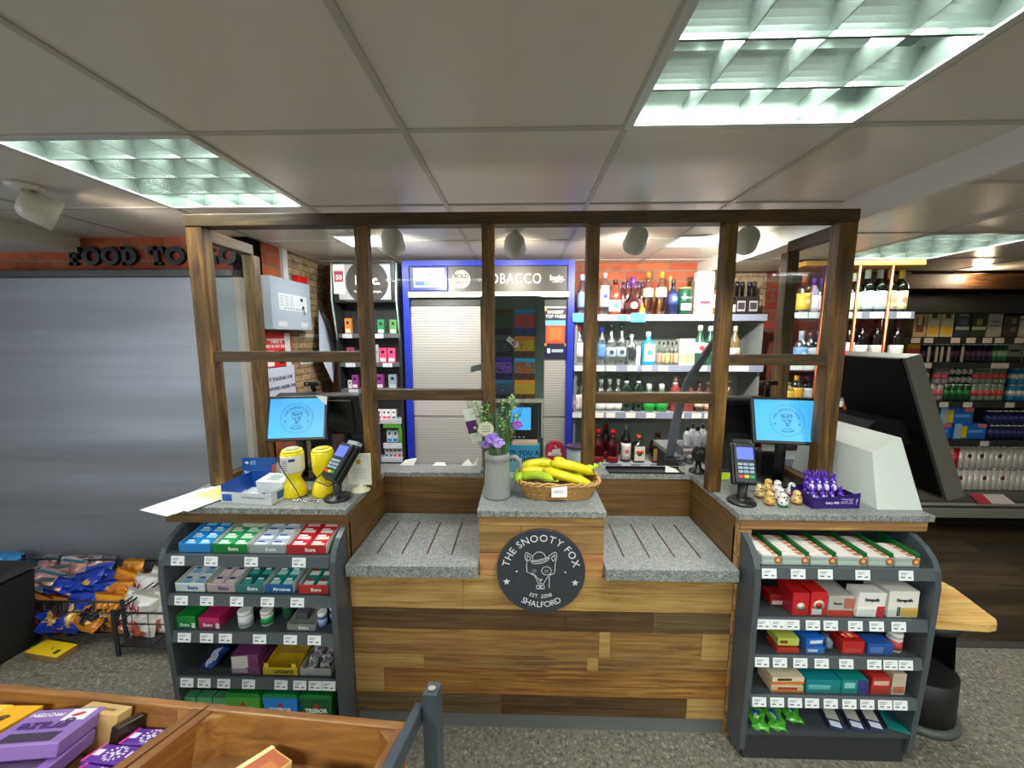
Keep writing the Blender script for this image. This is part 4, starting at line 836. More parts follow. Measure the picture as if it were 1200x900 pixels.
# chocolate eggs and rabbits
EG = ('#e0c894', '#d8b468', '#ece8e4', '#e8e4e0', '#e6e0dc', '#e4c07a')
names = ('gold foil egg with pale cap at the back left of the egg group', 'gold foil egg at the back beside the white one', 'white egg with dark spots at the back of the egg group', 'white egg with dark spots in the middle of the egg group', 'white egg with a green foot at the front of the egg group', 'gold foil egg at the right of the egg group', 'gold foil egg at the front left of the egg group', 'white egg behind the right gold egg')
for i, (px, py, k, z) in enumerate(((893, 585, 0, 0), (903, 578, 1, 0), (914, 580, 2, 0), (917, 589, 3, 0), (921, 596, 4, 0), (937, 593, 5, 0), (905, 594, 1, 0), (931, 583, 2, 0))):
    p = WZ(px, py, TOPZ); w = k in (2, 3, 4)
    o = MB().lathe([(.012, 0), (.0165, .006), (.0185, .016), (.0165, .027), (.013, .032), (.0135, .038), (.0125, .046), (.007, .052), (1e-6, .0535)], n=18).obj('chocolate_egg', mat(EG[k], .3, .25), None, (p.x, p.y + .018, TOPZ), (0, 0, i)); tag(o, names[i], 'chocolate egg')
    B = MB()
    for a, z_ in ((-1.9, .04), (-1.2, .04), (-1.57, .03), (-2.4, .02), (-.8, .016), (-1.5, .012)):
        rr = .0128 if z_ > .03 else .0165; B.ell((rr * math.cos(a - i), rr * math.sin(a - i), z_), (.0035, .0035, .003), 6, 4)
    B.obj('spots', mat('#241c18' if w else '#8a4a1c', .4), o)
    MB().lathe([(.0125, .0005), (.0172, .006), (.0185, .011)], n=18).obj('foil_foot', mat('#2a8a4c' if k == 4 else '#a86a2c' if not w else '#b8282c', .3, .2), o)
t = T('rabbit_tray', 'purple card tray filled with foil chocolate rabbits on the right counter', 'tray', (W(980, 597, 1.36).x, 1.362, TOPZ), R(3)); a = .087
MB().prism([(-a, .0), (a, 0), (a, .058), (-a * .1, .045), (-a, .04)], 'y', 0, .0016).obj('front_flap', mat('#32186a', .35), t)
B = MB()
for s_ in (-1, 1): B.bb(s_ * a - .0008, s_ * a + .0008, .0018, .11, 0, .045)
B.bb(-a + .001, a - .001, .109, .11, 0, .05).bb(-a + .001, a - .001, .0018, .109, 0, .0015); B.obj('tray_body', mat('#2a1458', .35), t)
txt('Dairy Milk', .012, mat('#d8c8f0', .4), t, (-.015, -.0008, .022), bold=.0003); txt('1 Hollow Bunny\nper pack 100g\nMilk Chocolate', .0075, mat('#b8a8e0', .4), t, (.038, -.0008, .028)); txt('?', .03, mat('#d0c0f0', .4), t, (.074, -.0008, .025))
FO = mat('#5a34b0', .22, .35); FW = mat('#d4cce8', .3)
def rabbit():
    B = MB().ell((0, 0, .018), (.015, .012, .019), 12, 8).ell((0, -.002, .042), (.011, .010, .012), 12, 8).ell((-.005, .001, .06), (.004, .0035, .014), 8, 6, (0, R(-8), 0)).ell((.006, .001, .06), (.004, .0035, .014), 8, 6, (0, R(10), 0))
    o = B.obj('chocolate_rabbit', FO); MB().ell((0, -.009, .018), (.009, .0045, .013), 10, 6).ell((0, -.0105, .038), (.005, .0025, .005), 8, 5).obj('white_front', FW, o); return o
rb = None; ox, oy = t.location.x, t.location.y
for row, (zz, ys, xs) in enumerate(((.002, (.02,), (-.07, -.037, -.004, .029)), (.002, (.05,), (-.07, -.037, -.004)), (.048, (.038,), (-.069, -.04, -.011, .016)), (.046, (.068,), (-.055, -.025, .004)))):
    for y in ys:
        for x_ in xs:
            L = (ox + x_, oy + y, TOPZ + zz); lab = 'purple foil chocolate rabbit in the upper layer of the purple tray' if zz > .01 else 'purple foil chocolate rabbit in the lower layer of the purple tray'
            if rb is None: rb = rabbit(); tag(rb, lab, 'chocolate rabbit', 'lower chocolate rabbits'); rb.location = L; rb.rotation_euler = (R(-6), 0, R(-10))
            else: dup(rb, L, label=lab, group='upper chocolate rabbits' if zz > .01 else 'lower chocolate rabbits', rot=(R(-8), R(rnd.uniform(-6, 6)), R(rnd.uniform(-20, 10))))
# ---- self checkout
t = T('self_checkout', 'white and black self checkout terminal on the right end of the counter', 'checkout', (1.4, 1.36, TOPZ)); O = Vector((1.4, 1.36, TOPZ))
WM = mat('#cdd2cc', .4)
b4 = [(1.285, 1.357, .9005), (1.444, 1.357, .9005), (1.444, 1.80, .9005), (1.285, 1.80, .9005)]
C_ = W(1022, 530, 1.43); kk = (1.43 - 1.357) / (C_.z - .9005); rb_ = ray(1056, 513); tt = (1.357 + kk * (CZ - .9005)) / (rb_.y - kk * rb_.z); B_ = Vector((0, 0, CZ)) + rb_ * tt
t4 = [tuple(C_), tuple(B_), (B_.x, B_.y + .36, B_.z), (C_.x, C_.y + .36, C_.z)]
MB().hexa([Vector(q) - O for q in b4 + t4]).obj('white_housing', WM, t)
b5 = [t4[0], t4[1], t4[2], t4[3]]
sl = [(1.80, .83), (1.555, 1.435), (1.615, 1.452), (1.868, .855)]
sh = lambda q: [(x - O.x, z - O.z) for x, z in q]
MB().prism(sh(sl), 'y', 1.60 - O.y, 1.98 - O.y).obj('screen_slab', mat('#55524b', .45), t)
MB().prism(sh([(1.785, .845), (1.545, 1.43), (1.5555, 1.4335), (1.7955, .845)]), 'y', 1.615 - O.y, 1.975 - O.y).obj('black_rear_cover', mat('#050506', .6, 0, 0, .15), t)
MB().prism(sh([(1.42, 1.075), (1.52, 1.16), (1.645, 1.16), (1.69, 1.06), (1.55, 1.05)]), 'y', 1.66 - O.y, 1.93 - O.y).obj('mounting_neck', mat('#08080a', .6, 0, 0, .15), t)
MB().bb(-.02, .02, -.008, .008, 0, .012, b=.003).obj('red_status_light', mat('#ff2030', .3, 0, 3), t, Vector((1.562, 1.925, 1.441)) - O)
# bagging shelf and pedestal
sx = [(1.448, 1.37), (1.74, 1.352), (1.775, 1.36), (1.80, 1.385), (1.845, 1.57), (1.84, 1.62), (1.46, 1.70), (1.448, 1.70)]
t = T('bagging_shelf', 'pale wooden bagging shelf with rounded corner beside the right sweet stand', 'shelf', (1.5, 1.5, 0))
MB().prism([(x - 1.5, y - 1.5) for x, y in sx], 'z', .43, .458).obj('wooden_top', wood('pale_pine', '#b88a4a', '#d8b070', '#e8c88c', (3, 30, 30), 1.2), t); MB().bb(-.045, -.02, .05, .19, .3, .4295).obj('wall_bracket', CHARD, t)
MB().bb(-.045, -.025, .05, .2, .0, .2995).obj('bracket_leg', CHARD, t)
t = T('round_pedestal', 'black round pedestal with open front standing under the wooden bagging shelf', 'pedestal', (1.61, 1.47, 0)); K = mat('#141414', .6)  # round stool pedestal, modelled in the shape of an open-front bin
MB().lathe([(.148, 0), (.15, .012), (.146, .022), (.132, .026)], n=32).obj('base_ring', mat('#4c504c', .5), t)
MB().lathe([(.132, .0265), (.128, .20), (.126, .2002), (1e-6, .2002)], n=32).obj('lower_body', K, t)
B = MB(); n = 32; V = []
for i in range(n + 1):
    a = R(-20) + R(260) * i / n; lo = .2005 if 3 < i < n - 3 else .2005; V.append([B.b.verts.new((rr * math.cos(a), rr * math.sin(a), zz)) for rr, zz in ((.127, .2005), (.112, .40), (.105, .40), (.12, .2005))])
for a, b in zip(V, V[1:]):
    for k in range(4): B._f([a[k], b[k], b[(k + 1) % 4], a[(k + 1) % 4]], k in (0, 2))
B.obj('hooded_back', K, t); MB().lathe([(.113, .4005), (.114, .425), (.1, .428), (1e-6, .428)], n=32).obj('top_cap', K, t)

t = T('barcode_scanner', 'black hand scanner standing on the return counter beside the fifth timber post', 'scanner', (W(822, 560, 1.70).x, 1.74, TOPZ)); K = mat('#101012', .35)
MB().lathe([(.04, 0), (.038, .008), (.016, .02), (.012, .05), (1e-6, .05)], n=20).obj('scanner_foot', K, t); MB().ell((0, -.005, .085), (.034, .03, .042), 16, 10).obj('scanner_head', K, t)
o = MB().poly([(-.018, 0, 0), (.016, -.002, .002), (.02, 0, .03), (-.016, -.002, .032)]).obj('lime_tag', mat('#b8d82a', .5), None, W(850, 562, 1.62)); tag(o, 'lime green tag beside the card machine on the right counter', 'tag')
xa, xb = W(711, 556, 1.745).x, RX - .03
t = T('coin_tray', 'long black counter tray set along the rear edge of the counter', 'tray', (0, 1.705, TOPZ)); MB().bb(xa, xb, 0, .07, 0, .002).bb(xa, xb, .068, .07, .002, .012).bb(xa, xb, 0, .002, .002, .008).obj('tray_body', mat('#0c0c0d', .4), t)
o = MB().poly([(-.035, 0, .001), (.03, 0, .002), (.02, .02, .012)]).poly([(-.035, 0, .001), (.02, .02, .012), (-.03, .015, .03)]).obj('torn_receipt', PAPER, None, (xb - .05, 1.715, TOPZ + .002)); tag(o, 'torn white receipt lying in the black counter tray', 'receipt')
# ================================================================ LEFT WALL: shutter, letters, fire panel, posters
YW = 2.2
t = T('roller_shutter', 'wide grey roller shutter pulled down on the left wall', 'shutter', (-2.9, 2.15, 0))
SHG = NT('brushed_grey_shutter'); v = SHG.coord((.4, 1, 9)); f = SHG.noise(v, 2, 4); SHM = SHG.done(SHG.ramp(f, [(.3, '#84888e'), (.7, '#90949a')]), .42, .35)
B = MB(); nn = 40
pr = []
for i in range(nn + 1): pr.append((.004 * math.sin(i * .9), 1.83 * i / nn))
V = [[B.b.verts.new((x, y, z + .02)) for y, z in pr] for x in (-1.35, 1.30)]
for i in range(nn): B._f([V[0][i], V[1][i], V[1][i + 1], V[0][i + 1]], True)
B.obj('curtain', SHM, t); MB().bb(-1.35, 1.31, -.03, .045, 1.852, 1.89, b=.004).obj('head_rail', mat('#3c3e42', .4), t); MB().bb(-1.35, 1.30, -.012, .012, .0, .02).obj('bottom_rail', GREY, t)
MB().bb(1.301, 1.335, -.01, .04, 0, 1.85).obj('side_channel', mat('#a89c94', .5), t)
t = T('wall_letters', 'thick black slab letters fixed to the brick wall above the shutter', 'letters', (-2.47, YW - .0005, 1.925)); LM = mat('#17171a', .5)
xx = 0; X0 = W(83, 300, YW).x; X1 = W(281, 300, YW).x; word = 'FOOD TO GO'; adv = [.66, .85, .85, .85, .42, .72, .95, .5, .9, .85]; k = (X1 - X0) / sum(adv)
x = X0
for ch, a in zip(word, adv):
    if ch != ' ':
        g = a * k * .93; h = .10; th = g * .26; B = MB(); s = .012
        def oval(cx, w, h, th, a0=0, a1=360):
            n = 28; P = [B.b.verts.new((0, 0, 0)) for _ in range(0)]
            O1 = arc(cx, h / 2, w / 2, a0, a1, n, h / 2); I1 = arc(cx, h / 2, w / 2 - th, a0, a1, n, h / 2 - th * .8)
            for i in range(n): B.hexa([(O1[i][0], 0, O1[i][1]), (O1[i + 1][0], 0, O1[i + 1][1]), (I1[i + 1][0], 0, I1[i + 1][1]), (I1[i][0], 0, I1[i][1])] + [(O1[i][0], -.02, O1[i][1]), (O1[i + 1][0], -.02, O1[i + 1][1]), (I1[i + 1][0], -.02, I1[i + 1][1]), (I1[i][0], -.02, I1[i][1])])
        R_ = lambda x0, x1, z0, z1: B.bb(x0, x1, -.02, 0, z0, z1)
        if ch == 'O': oval(g / 2, g, h, th)
        if ch == 'F': R_(g * .14, g * .14 + th, 0, h); R_(0, g * .6, 0, .016); R_(0, g * .95, h - .02, h); R_(g * .8, g * .95, h - .038, h - .0201); R_(g * .2, g * .7, h * .43, h * .43 + .018); R_(g * .62, g * .72, h * .33, h * .73)
        if ch == 'D': R_(g * .1, g * .1 + th, 0, h); R_(0, g * .3, 0, .016); R_(0, g * .3, h - .016, h); oval(g * .32, g * 1.2, h, th * 1.1, -90, 90)
        if ch == 'T': R_(g * .5 - th * .55, g * .5 + th * .55, 0, h); R_(0, g, h - .02, h); R_(0, g * .14, h - .042, h - .0201); R_(g * .86, g, h - .042, h - .0201); R_(g * .2, g * .8, 0, .015)
        if ch == 'G': oval(g / 2, g, h, th, 35, 330); R_(g * .55, g * 1.0, h * .36, h * .5); R_(g * .76, g * .98, h * .05, h * .4)
        B.obj('letter', LM, t, (x - (-2.47), 0, 0))
    x += a * k
XW = -1.54
RYW = (PI / 2, 0, PI / 2)     # lettering on the side wall, read from the +X side
t = T('fire_alarm_panel', 'grey fire alarm control panel mounted on the brick corner wall', 'panel', (XW + .0005, 2.44, 1.565))
MB().bb(0, .085, -.21, .21, 0, .31, b=.004).obj('cabinet', mat('#a8b4c4', .4), t)
B = MB().bb(.0851, .0858, -.14, .16, .12, .22); B.m(1)
for i in range(7): B.box((.0862, -.08 + .03 * i, .132), (.0012, .01, .008))
for i in range(3):
    for j in range(5): B.m(2).box((.0861, -.11 + .05 * i, .15 + .013 * j), (.0008, .03, .004))
B.m(1).box((.0865, .1, .195), (.0016, .024, .02)); B.obj('control_plate', [mat('#d8dee4', .4), mat('#303438', .4), mat('#98a0a8', .5)], t)
MB().cyl((.086, .11, .145), (.09, .11, .145), .012, n=14).cyl((.09, .112, .14), (.091, .118, .10), .004, n=6).obj('key', CHROME, t)
B = MB().bb(.0851, .0856, -.16, -.07, .02, .05).bb(.0851, .0856, .08, .16, .02, .05); B.obj('type_label', mat('#d0d4d8', .5), t)
t = T('fire_sounder', 'red fire alarm sounder on the side wall under the ceiling', 'alarm', (XW + .0005, 2.64, 1.845)); MB().bb(0, .05, -.055, .055, 0, .085, b=.008).obj('sounder_body', mat('#d01c1c', .35), t); MB().bb(.005, .04, -.03, .05, -.012, -.0005).obj('sounder_base', mat('#b81818', .4), t)
o = MB().bb(0, .02, -.025, .025, 0, .25).obj('cable_trunking', mat('#d4dade', .45), None, (XW + .0005, 2.50, 1.83)); tag(o, 'white cable trunking running up the corner wall beside the alarm panel', 'trunking')
def poster(label, y0, y1, z0, z1, c, prints=(), text=(), cat='poster', name='wall_poster'):
    o = MB(); o.bb(0, .0015, y0, y1, z0, z1); ms = [mat(c, .5)]; k = 0; w, h = y1 - y0, z1 - z0
    for u0, u1, v0, v1, pc in prints: k += 1; ms.append(mat(pc, .5)); o.m(k).bb(.0014, .0018 + .0002 * k, y0 + u0 * w, y0 + u1 * w, z0 + v0 * h, z0 + v1 * h)
    o = o.obj(name, ms, None, (XW + .0001, 0, 0)); tag(o, label, cat)
    for s, size, tc, u, v_ in text: txt(s, size, mat(tc, .5), o, (.0035, y0 + u * w, z0 + v_ * h), RYW, bold=size * .015)
    return o
poster('red no smoking poster on the corner wall under the alarm panel', 2.27, 2.52, 1.33, 1.545, '#d8242c', [(.08, .92, .78, .84, '#f0d0d0'), (.05, .3, .05, .5, '#e8e8ec'), (.5, .72, .1, .5, '#241c1c'), (.78, 1, 0, 1, '#d4e0ec')], [('THINK 25\nNO ID NO SALE', .028, '#ffffff', .42, .68)])
poster('white age warning poster with grey words on the corner wall', 2.25, 2.55, .96, 1.335, '#c3cddc', [], [('IT IS ILLEGAL FOR\n\nANYONE UNDER THE\n\nAGE OF 18 TO\n\nBE SOLD ALCOHOL', .030, '#4a5058', .5, .56)])
poster('small white calendar sheet on the stone wall', 2.63, 2.80, 1.33, 1.40, '#d8dce0', [(.06, .94, .1, .3, '#9aa4b0'), (.06, .94, .4, .5, '#a8b0ba'), (.06, .94, .6, .7, '#a8b0ba')], cat='calendar', name='wall_calendar_poster')
poster('grey lettered plaque on the stone wall above the rail', 2.62, 2.98, 1.50, 1.56, '#8a7c6c', [(.04, .96, .3, .7, '#c8bca8')], cat='plaque', name='wall_plaque')
o = MB(); P = [(.0, -.05, .36), (.0, .06, .36), (.03, .14, .02), (.05, .03, -.14), (.05, -.05, -.1), (.03, -.13, .02)]
o.poly([(.01, 0, .38), (.06, -.12, .06), (.085, .0, -.16)]).poly([(.01, 0, .38), (.085, .0, -.16), (.05, .14, .08)]).poly([(.02, .02, .37), (.05, .14, .08), (.03, .12, .3)])
o = o.obj('hanging_cloth', mat('#ccd8ea', .6), None, (XW + .05, 2.80, 1.34)); tag(o, 'folded pale blue cloth hanging from the stand corner beside the stone wall', 'cloth')
# ================================================================ BACK UNITS
YB = 2.75
def bx(px, py, Y=YB): return W(px, py, Y)
# vape unit
x0, x1 = -1.34, -.865
t = T('vape_unit', 'dark vape display unit with round logo header left of the tobacco shutter', 'display unit', (0, YB, 0)); DK = mat('#26282b', .4)
MB().bb(x0, x1, .12, .28, 0, 2.04).obj('back_panel', mat('#34373a', .5), t)
for x in (x0, x1 - .02): MB().prism([(.0, 0), (.119, 0), (.119, 2.03), (-.03, 2.03), (-.05, 1.78), (-.02, 1.62), (0, 1.55)], 'x', x, x + .02).obj('side_panel', DK, t); MB().tube([(x + .01, -.032, 2.03), (x + .01, -.053, 1.78), (x + .01, -.022, 1.62), (x + .01, -.002, 1.5)], .006, 6).obj('glass_edge', mat('#9ab8b0', .3), t)
h = MB().bb(x0 + .021, x1 - .021, -.04, .1, 1.76, 2.04, b=.004).obj('header', mat('#1a1b1d', .35), t)
MB().bb(x0 + .06, x1 - .05, -.0415, -.0402, 1.78, 2.02).obj('header_panel', mat('#a8aaac', .4), h)
P = [(x, min(2.02, max(1.78, z))) for x, z in arc(-1.08, 1.90, .15, 0, 360, 40)]; MB().prism(P, 'y', -.0425, -.0416).obj('round_field', mat('#33302f', .4), h)
txt('logic.', .085, PAPER, h, (-1.075, -.0435, 1.91), bold=.003); txt('Vaping made simple.', .024, PAPER, h, (-1.075, -.0435, 1.835))
MB().bb(-1.315, -1.235, -.0445, -.0426, 1.82, 2.02).obj('white_strip', PAPER, h); MB().bb(-1.307, -1.243, -.0452, -.0446, 1.90, 1.975).obj('magenta_field', mat('#a8305a', .4), h); txt('50', .045, WHITE, h, (-1.275, -.046, 1.93), bold=.001)
shz = [bx(430, py).z for py in (391, 425, 456, 492, 519, 537)]
tagc = mat('#d0d8de', .5)
for i, z in enumerate(shz[:3]):
    s = MB().bb(x0 + .021, x1 - .021, 0, .119, z - .03, z).obj('shelf', mat('#5a5e62', .4), t)
    for px in ((410, 446), (412, 455), (414, 448))[i]: p = bx(px, 450); MB().bb(p.x - .035, p.x + .035, -.003, 0, z - .032, z - .002).obj('price_ticket', tagc, s)
for i, z in enumerate(shz[3:]):
    MB().bb(x0 + .021, x1 - .021, .0, .119, z - .028, z).obj('shelf', mat('#b8bcc0' if i != 1 else '#141516', .4), t)
def vp(px, w, sh, hgt, c, label, c2='#e8e0e0', grp=None, y=YB + .03):
    p = bx(px, 450, y); o = carton('vape_packet', label, 'packet', p.x - w / 2, p.x + w / 2, y, y + .03, shz[sh] + .0005, shz[sh] + hgt, c, prints=[(.12, .88, .06, .3, c2), (.3, .7, .62, .82, '#20202a')], group=grp, bev=.001); return o
vp(411, .045, 0, .11, '#e08a40', 'orange vape packet on the top shelf of the vape unit'); vp(449, .05, 0, .10, '#2c8a58', 'dark green vape packet on the top shelf'); vp(463, .05, 0, .10, '#5a9a5a', 'light green vape packet at the right of the top shelf'); vp(436, .03, 0, .05, '#c8ccd0', 'small white vape box on the top shelf')
vp(412, .05, 1, .11, '#9c3c60', 'maroon vape packet behind the timber post on the second shelf'); vp(450, .055, 1, .105, '#e0507c', 'pink vape packet on the second shelf beside its twin, left'); vp(460, .055, 1, .105, '#e85084', 'pink vape packet on the second shelf beside its twin, right')
o = carton('shelf_notice', 'grey printed notice standing on the second vape shelf', 'notice', bx(432, 450).x, bx(445, 450).x, YB + .005, YB + .008, shz[1] - .03, shz[1] + .13, '#a4aab2', text=[('RIPPLE+', .022, '#383c44', .5, .66)])
vp(416, .045, 2, .10, '#8a3a80', 'purple vape packet behind the timber post on the third shelf'); vp(435, .055, 2, .105, '#a03c90', 'purple vape packet in the middle of the third shelf, left one'); vp(445, .055, 2, .105, '#96388a', 'purple vape packet in the middle of the third shelf, right one'); vp(460, .06, 2, .105, '#9aa2b4', 'grey vape packet at the right of the third shelf', '#c8ccd4')
vp(410, .03, 2, .06, '#c8ccd4', 'small pale vape box at the left of the third shelf')
for i, px in enumerate((437, 443, 449, 454, 460)): vp(px, .034, 3, .07, '#ece8ea', ('white vape box with pink patch on the fourth shelf' if i != 4 else 'white vape box with blue patch on the fourth shelf'), '#e04a7c' if i != 4 else '#3a78b0', 'white vape boxes on the fourth shelf')
for i, px in enumerate((454, 461)): vp(px, .04, 4, .09, '#d4e4f0', 'white and blue vape box beside the green frame on the fifth shelf', '#3a88c0', 'vape boxes beside the green frame')
o = MB().bb(bx(447, 450).x, bx(468, 450).x, .0, .01, shz[3] - .06, shz[3] - .03).bb(bx(465, 450).x, bx(469, 450).x, 0, .01, shz[4] + .005, shz[3] - .061).obj('green_frame', mat('#5a9a30', .4), t)
for px in (452, 463): p = bx(px, 450); MB().bb(p.x - .035, p.x + .035, -.003, 0, shz[4] - .04, shz[4] + .002).obj('price_ticket', tagc, t)
for i, px in enumerate((450, 455, 460, 465, 470)): vp(px, .03, 5, .075, '#eae4e8', ('white vape box with blue patch on the bottom vape shelf' if i < 2 else 'white vape box with pink patch on the bottom vape shelf'), '#3a70a8' if i < 2 else '#d84a70', 'white vape boxes on the bottom shelf')
# tobacco unit
x0, x1 = -.845, .365; BL = mat('#2030b4', .35)
t = T('tobacco_unit', 'blue framed tobacco cabinet with closed ribbed shutter in the middle of the back wall', 'cabinet', (0, YB, 0))
MB().bb(x0, x0 + .045, 0, .28, 0, 2.05).bb(x1 - .045, x1, 0, .28, 0, 2.05).bb(x0 + .046, x1 - .046, 0, .28, 2.015, 2.05).obj('blue_frame', BL, t)
MB().bb(x0 + .046, x1 - .046, .02, .28, 1.835, 2.014).obj('header', mat('#3c3a3a', .35), t)
sb = MB().bb(x0 + .06, -.525, .004, .019, 1.845, 2.01, b=.004).obj('header_screen', BL, t); MB().bb(-.765, -.545, .002, .0038, 1.868, 2.0).obj('display', mat('#a8b4c8', .2, 0, .4), sb)
B = MB().bb(-.755, -.555, .0005, .0019, 1.88, 1.908); B.m(1).bb(-.69, -.60, -.0002, .0003, 1.884, 1.905); B.m(2).rib([(-.675, 1.94), (-.65, 1.962), (-.625, 1.94)], .005, .0015); B.obj('display_print', [mat('#2858a8', .3), mat('#6a9a6a', .3), INK], sb)
o = MB().cyl((-.43, .0195, 1.925), (-.43, .016, 1.925), .062, n=32).obj('round_badge', mat('#e8d8c8', .4), t); txt('BOLD', .04, INK, o, (-.43, .0145, 1.945), bold=.0015); txt('SALES!', .034, mat('#b82020', .5), o, (-.43, .0145, 1.905), bold=.0012)
txt('TOBACCO', .1, mat('#f0e8dc', .4, 0, .3), t, (-.075, .0185, 1.925), sx=.8, sp=1.12)
txt('logic.', .05, PAPER, t, (.245, .0185, 1.932), bold=.0015); txt('simply better', .014, PAPER, t, (.245, .0185, 1.905))
MB().bb(x0 + .046, x1 - .04, -.03, .1, 1.795, 1.834, b=.003).obj('light_ledge', mat('#d8d0c4', .4), t); MB().bb(x0 + .05, x1 - .046, .02, .1, 1.74, 1.794).obj('shutter_box', mat('#3a3c3c', .4), t)
SL = ribbed('ribbed_shutter', '#b9b6b2', .0185, '#8b8884', .35, .15)
MB().bb(x0 + .046, x1 - .046, .03, .045, .94, 1.739).obj('upper_shutter', SL, t); MB().bb(x0 + .046, x1 - .046, .03, .045, .1, .934).obj('lower_shutter', SL, t)
MB().bb(x0 + .046, x1 - .046, .025, .28, 0, .0995).obj('base', DK, t)
# scratch-card dispenser standing on the counter
YL = 1.72
t = T('scratch_card_dispenser', 'tall grey green scratch card dispenser with lottery terminal screen on the counter', 'dispenser', (0, YL, TOPZ)); GG = mat('#5d6a66', .45)
xl, xr = W(563, 450, YL).x, W(638, 450, YL).x; zt = W(600, 346, YL).z - TOPZ
MB().prism([(xl, 0), (xr, 0), (xr, zt - .03)] + arc(xr - .03, zt - .03, .03, 0, 90, 6) + [(xl, zt)], 'y', .03, .075).obj('stand_panel', GG, t)
MB().bb(xl, xr, -.03, .12, 0.0, .0005 + .0).bb(xl + .02, xr - .02, -.02, .11, .0006, .012).obj('foot', GG, t) if False else MB().bb(xl, xr, -.03, .11, 0, .012).obj('foot', GG, t)
CC = [('#4a4a2c', '#2c4a34', '#181c2c'), ('#3a78a8', '#a83a2c', '#2c3a78'), ('#50606c', '#3c3c40', '#202028'), ('#c8743c', '#b8a02c', '#503020'), ('#38289c', '#6a4898', '#241c5c'), ('#3aa0d0', '#9c5230', '#5c2c20'), ('#3c6a98', '#40485c', '#242430'), ('#d88a30', '#b89c30', '#5c4030')]
ys = [(361, 392), (393, 418), (419, 444), (445, 468)]
for i, c in enumerate(CC):
    r_, q = divmod(i, 2); a0, a1 = ((576, 601), (602, 628))[q]; xa, xb = W(a0 + .7, 400, YL).x, W(a1 - .7, 400, YL).x; za, zb = W(600, ys[r_][1], YL).z - TOPZ, W(600, ys[r_][0], YL).z - TOPZ; hh = zb - za - .004; ww = xb - xa
    B = MB().bb(xa, xb, .018, .0295, za, za + hh); B.m(1).bb(xa + .003, xb - .003, .0165, .0179, za + hh * .28, za + hh * .8).m(2).bb(xa, xb, .0165, .0179, za, za + hh * .26).m(3).bb(xa, xb, .016, .0179, za + hh * .84, za + hh)
    B.m(4).cyl(((xa + xb) / 2, .0164, za + hh * .13), ((xa + xb) / 2, .0155, za + hh * .13), .006, n=12)
    r = random.Random(i)
    for k in range(5): B.m(3).ell((xa + ww * r.uniform(.2, .8), .0163, za + hh * r.uniform(.35, .75)), (.006, .001, .005), 8, 4)
    B.obj('card_window', [mat(c[0], .25), mat(c[1], .3), mat(c[2], .3), mat(c[0], .25), mat('#0c0c10', .3)], t)
B = MB().bb(W(571, 400, YL).x, W(576, 400, YL).x, .02, .0299, .2, zt - .05); B.obj('steel_edge', mat('#c8c4b8', .4), t)
p = W(601, 401, YL); o = MB().prism([(-.03, -.012), (.016, -.012), (.016, -.02), (.034, .0), (.016, .02), (.016, .012), (-.03, .012)], 'y', 0, .0015).obj('price_arrow', mat('#d8d4d0', .5), None, (p.x, YL - .0005, p.z), (0, R(38), 0)); tag(o, 'white arrow shaped price label stuck across the scratch card windows', 'label'); txt('£2', .02, RED, o, (.006, -.001, 0), bold=.001)
MB().bb(xl + .04, xr - .004, .005, .029, W(600, 472, YL).z - TOPZ, W(600, 468, YL).z - TOPZ).bb(xr - .012, xr - .004, .005, .029, .16, W(600, 472.4, YL).z - TOPZ).obj('terminal_surround', mat('#c8bcac', .4), t)
xa, xb, za, zb = W(592, 490, YL).x, W(630, 490, YL).x, W(600, 517, YL).z - TOPZ, W(600, 473, YL).z - TOPZ
m = MB().bb(xa, xb, -.01, .004, za, zb, b=.004).obj('terminal', mat('#15181c', .35), t); MB().bb(W(598, 490, YL).x, W(622, 490, YL).x, -.0112, -.0098, W(600, 503, YL).z - TOPZ, W(600, 477, YL).z - TOPZ).obj('display', mat('#3a92ea', .3, 0, .9), m)
B = MB()
for px in (600, 604, 609, 614): x = W(px, 490, YL).x; B.bb(x - .006, x + .004, -.0112, -.0098, za + .02, za + .025)
B.obj('button_row', mat('#b8c4cc', .4), m)
xa, xb = W(606, 545, 1.66).x, W(632, 545, 1.66).x; o = carton('winner_display', 'blue play stand with bold dark letters beside the bananas', 'display', xa - .05, xb, 1.64, 1.68, TOPZ, W(600, 520, 1.66).z, '#3f9ac8', prints=[(.0, 1, .0, .18, '#e8ecec'), (.0, .62, .2, .62, '#8cc4dc')], text=[("IT'S YOU A\nWINNER", .03, '#142c4c', .5, .66)])
MB().bb(-.05, .065, -.02, .03, 0, .012).obj('card_ledge', mat('#e0b8a0', .5), o, (0, 0, W(600, 520, 1.66).z - TOPZ + .0005))
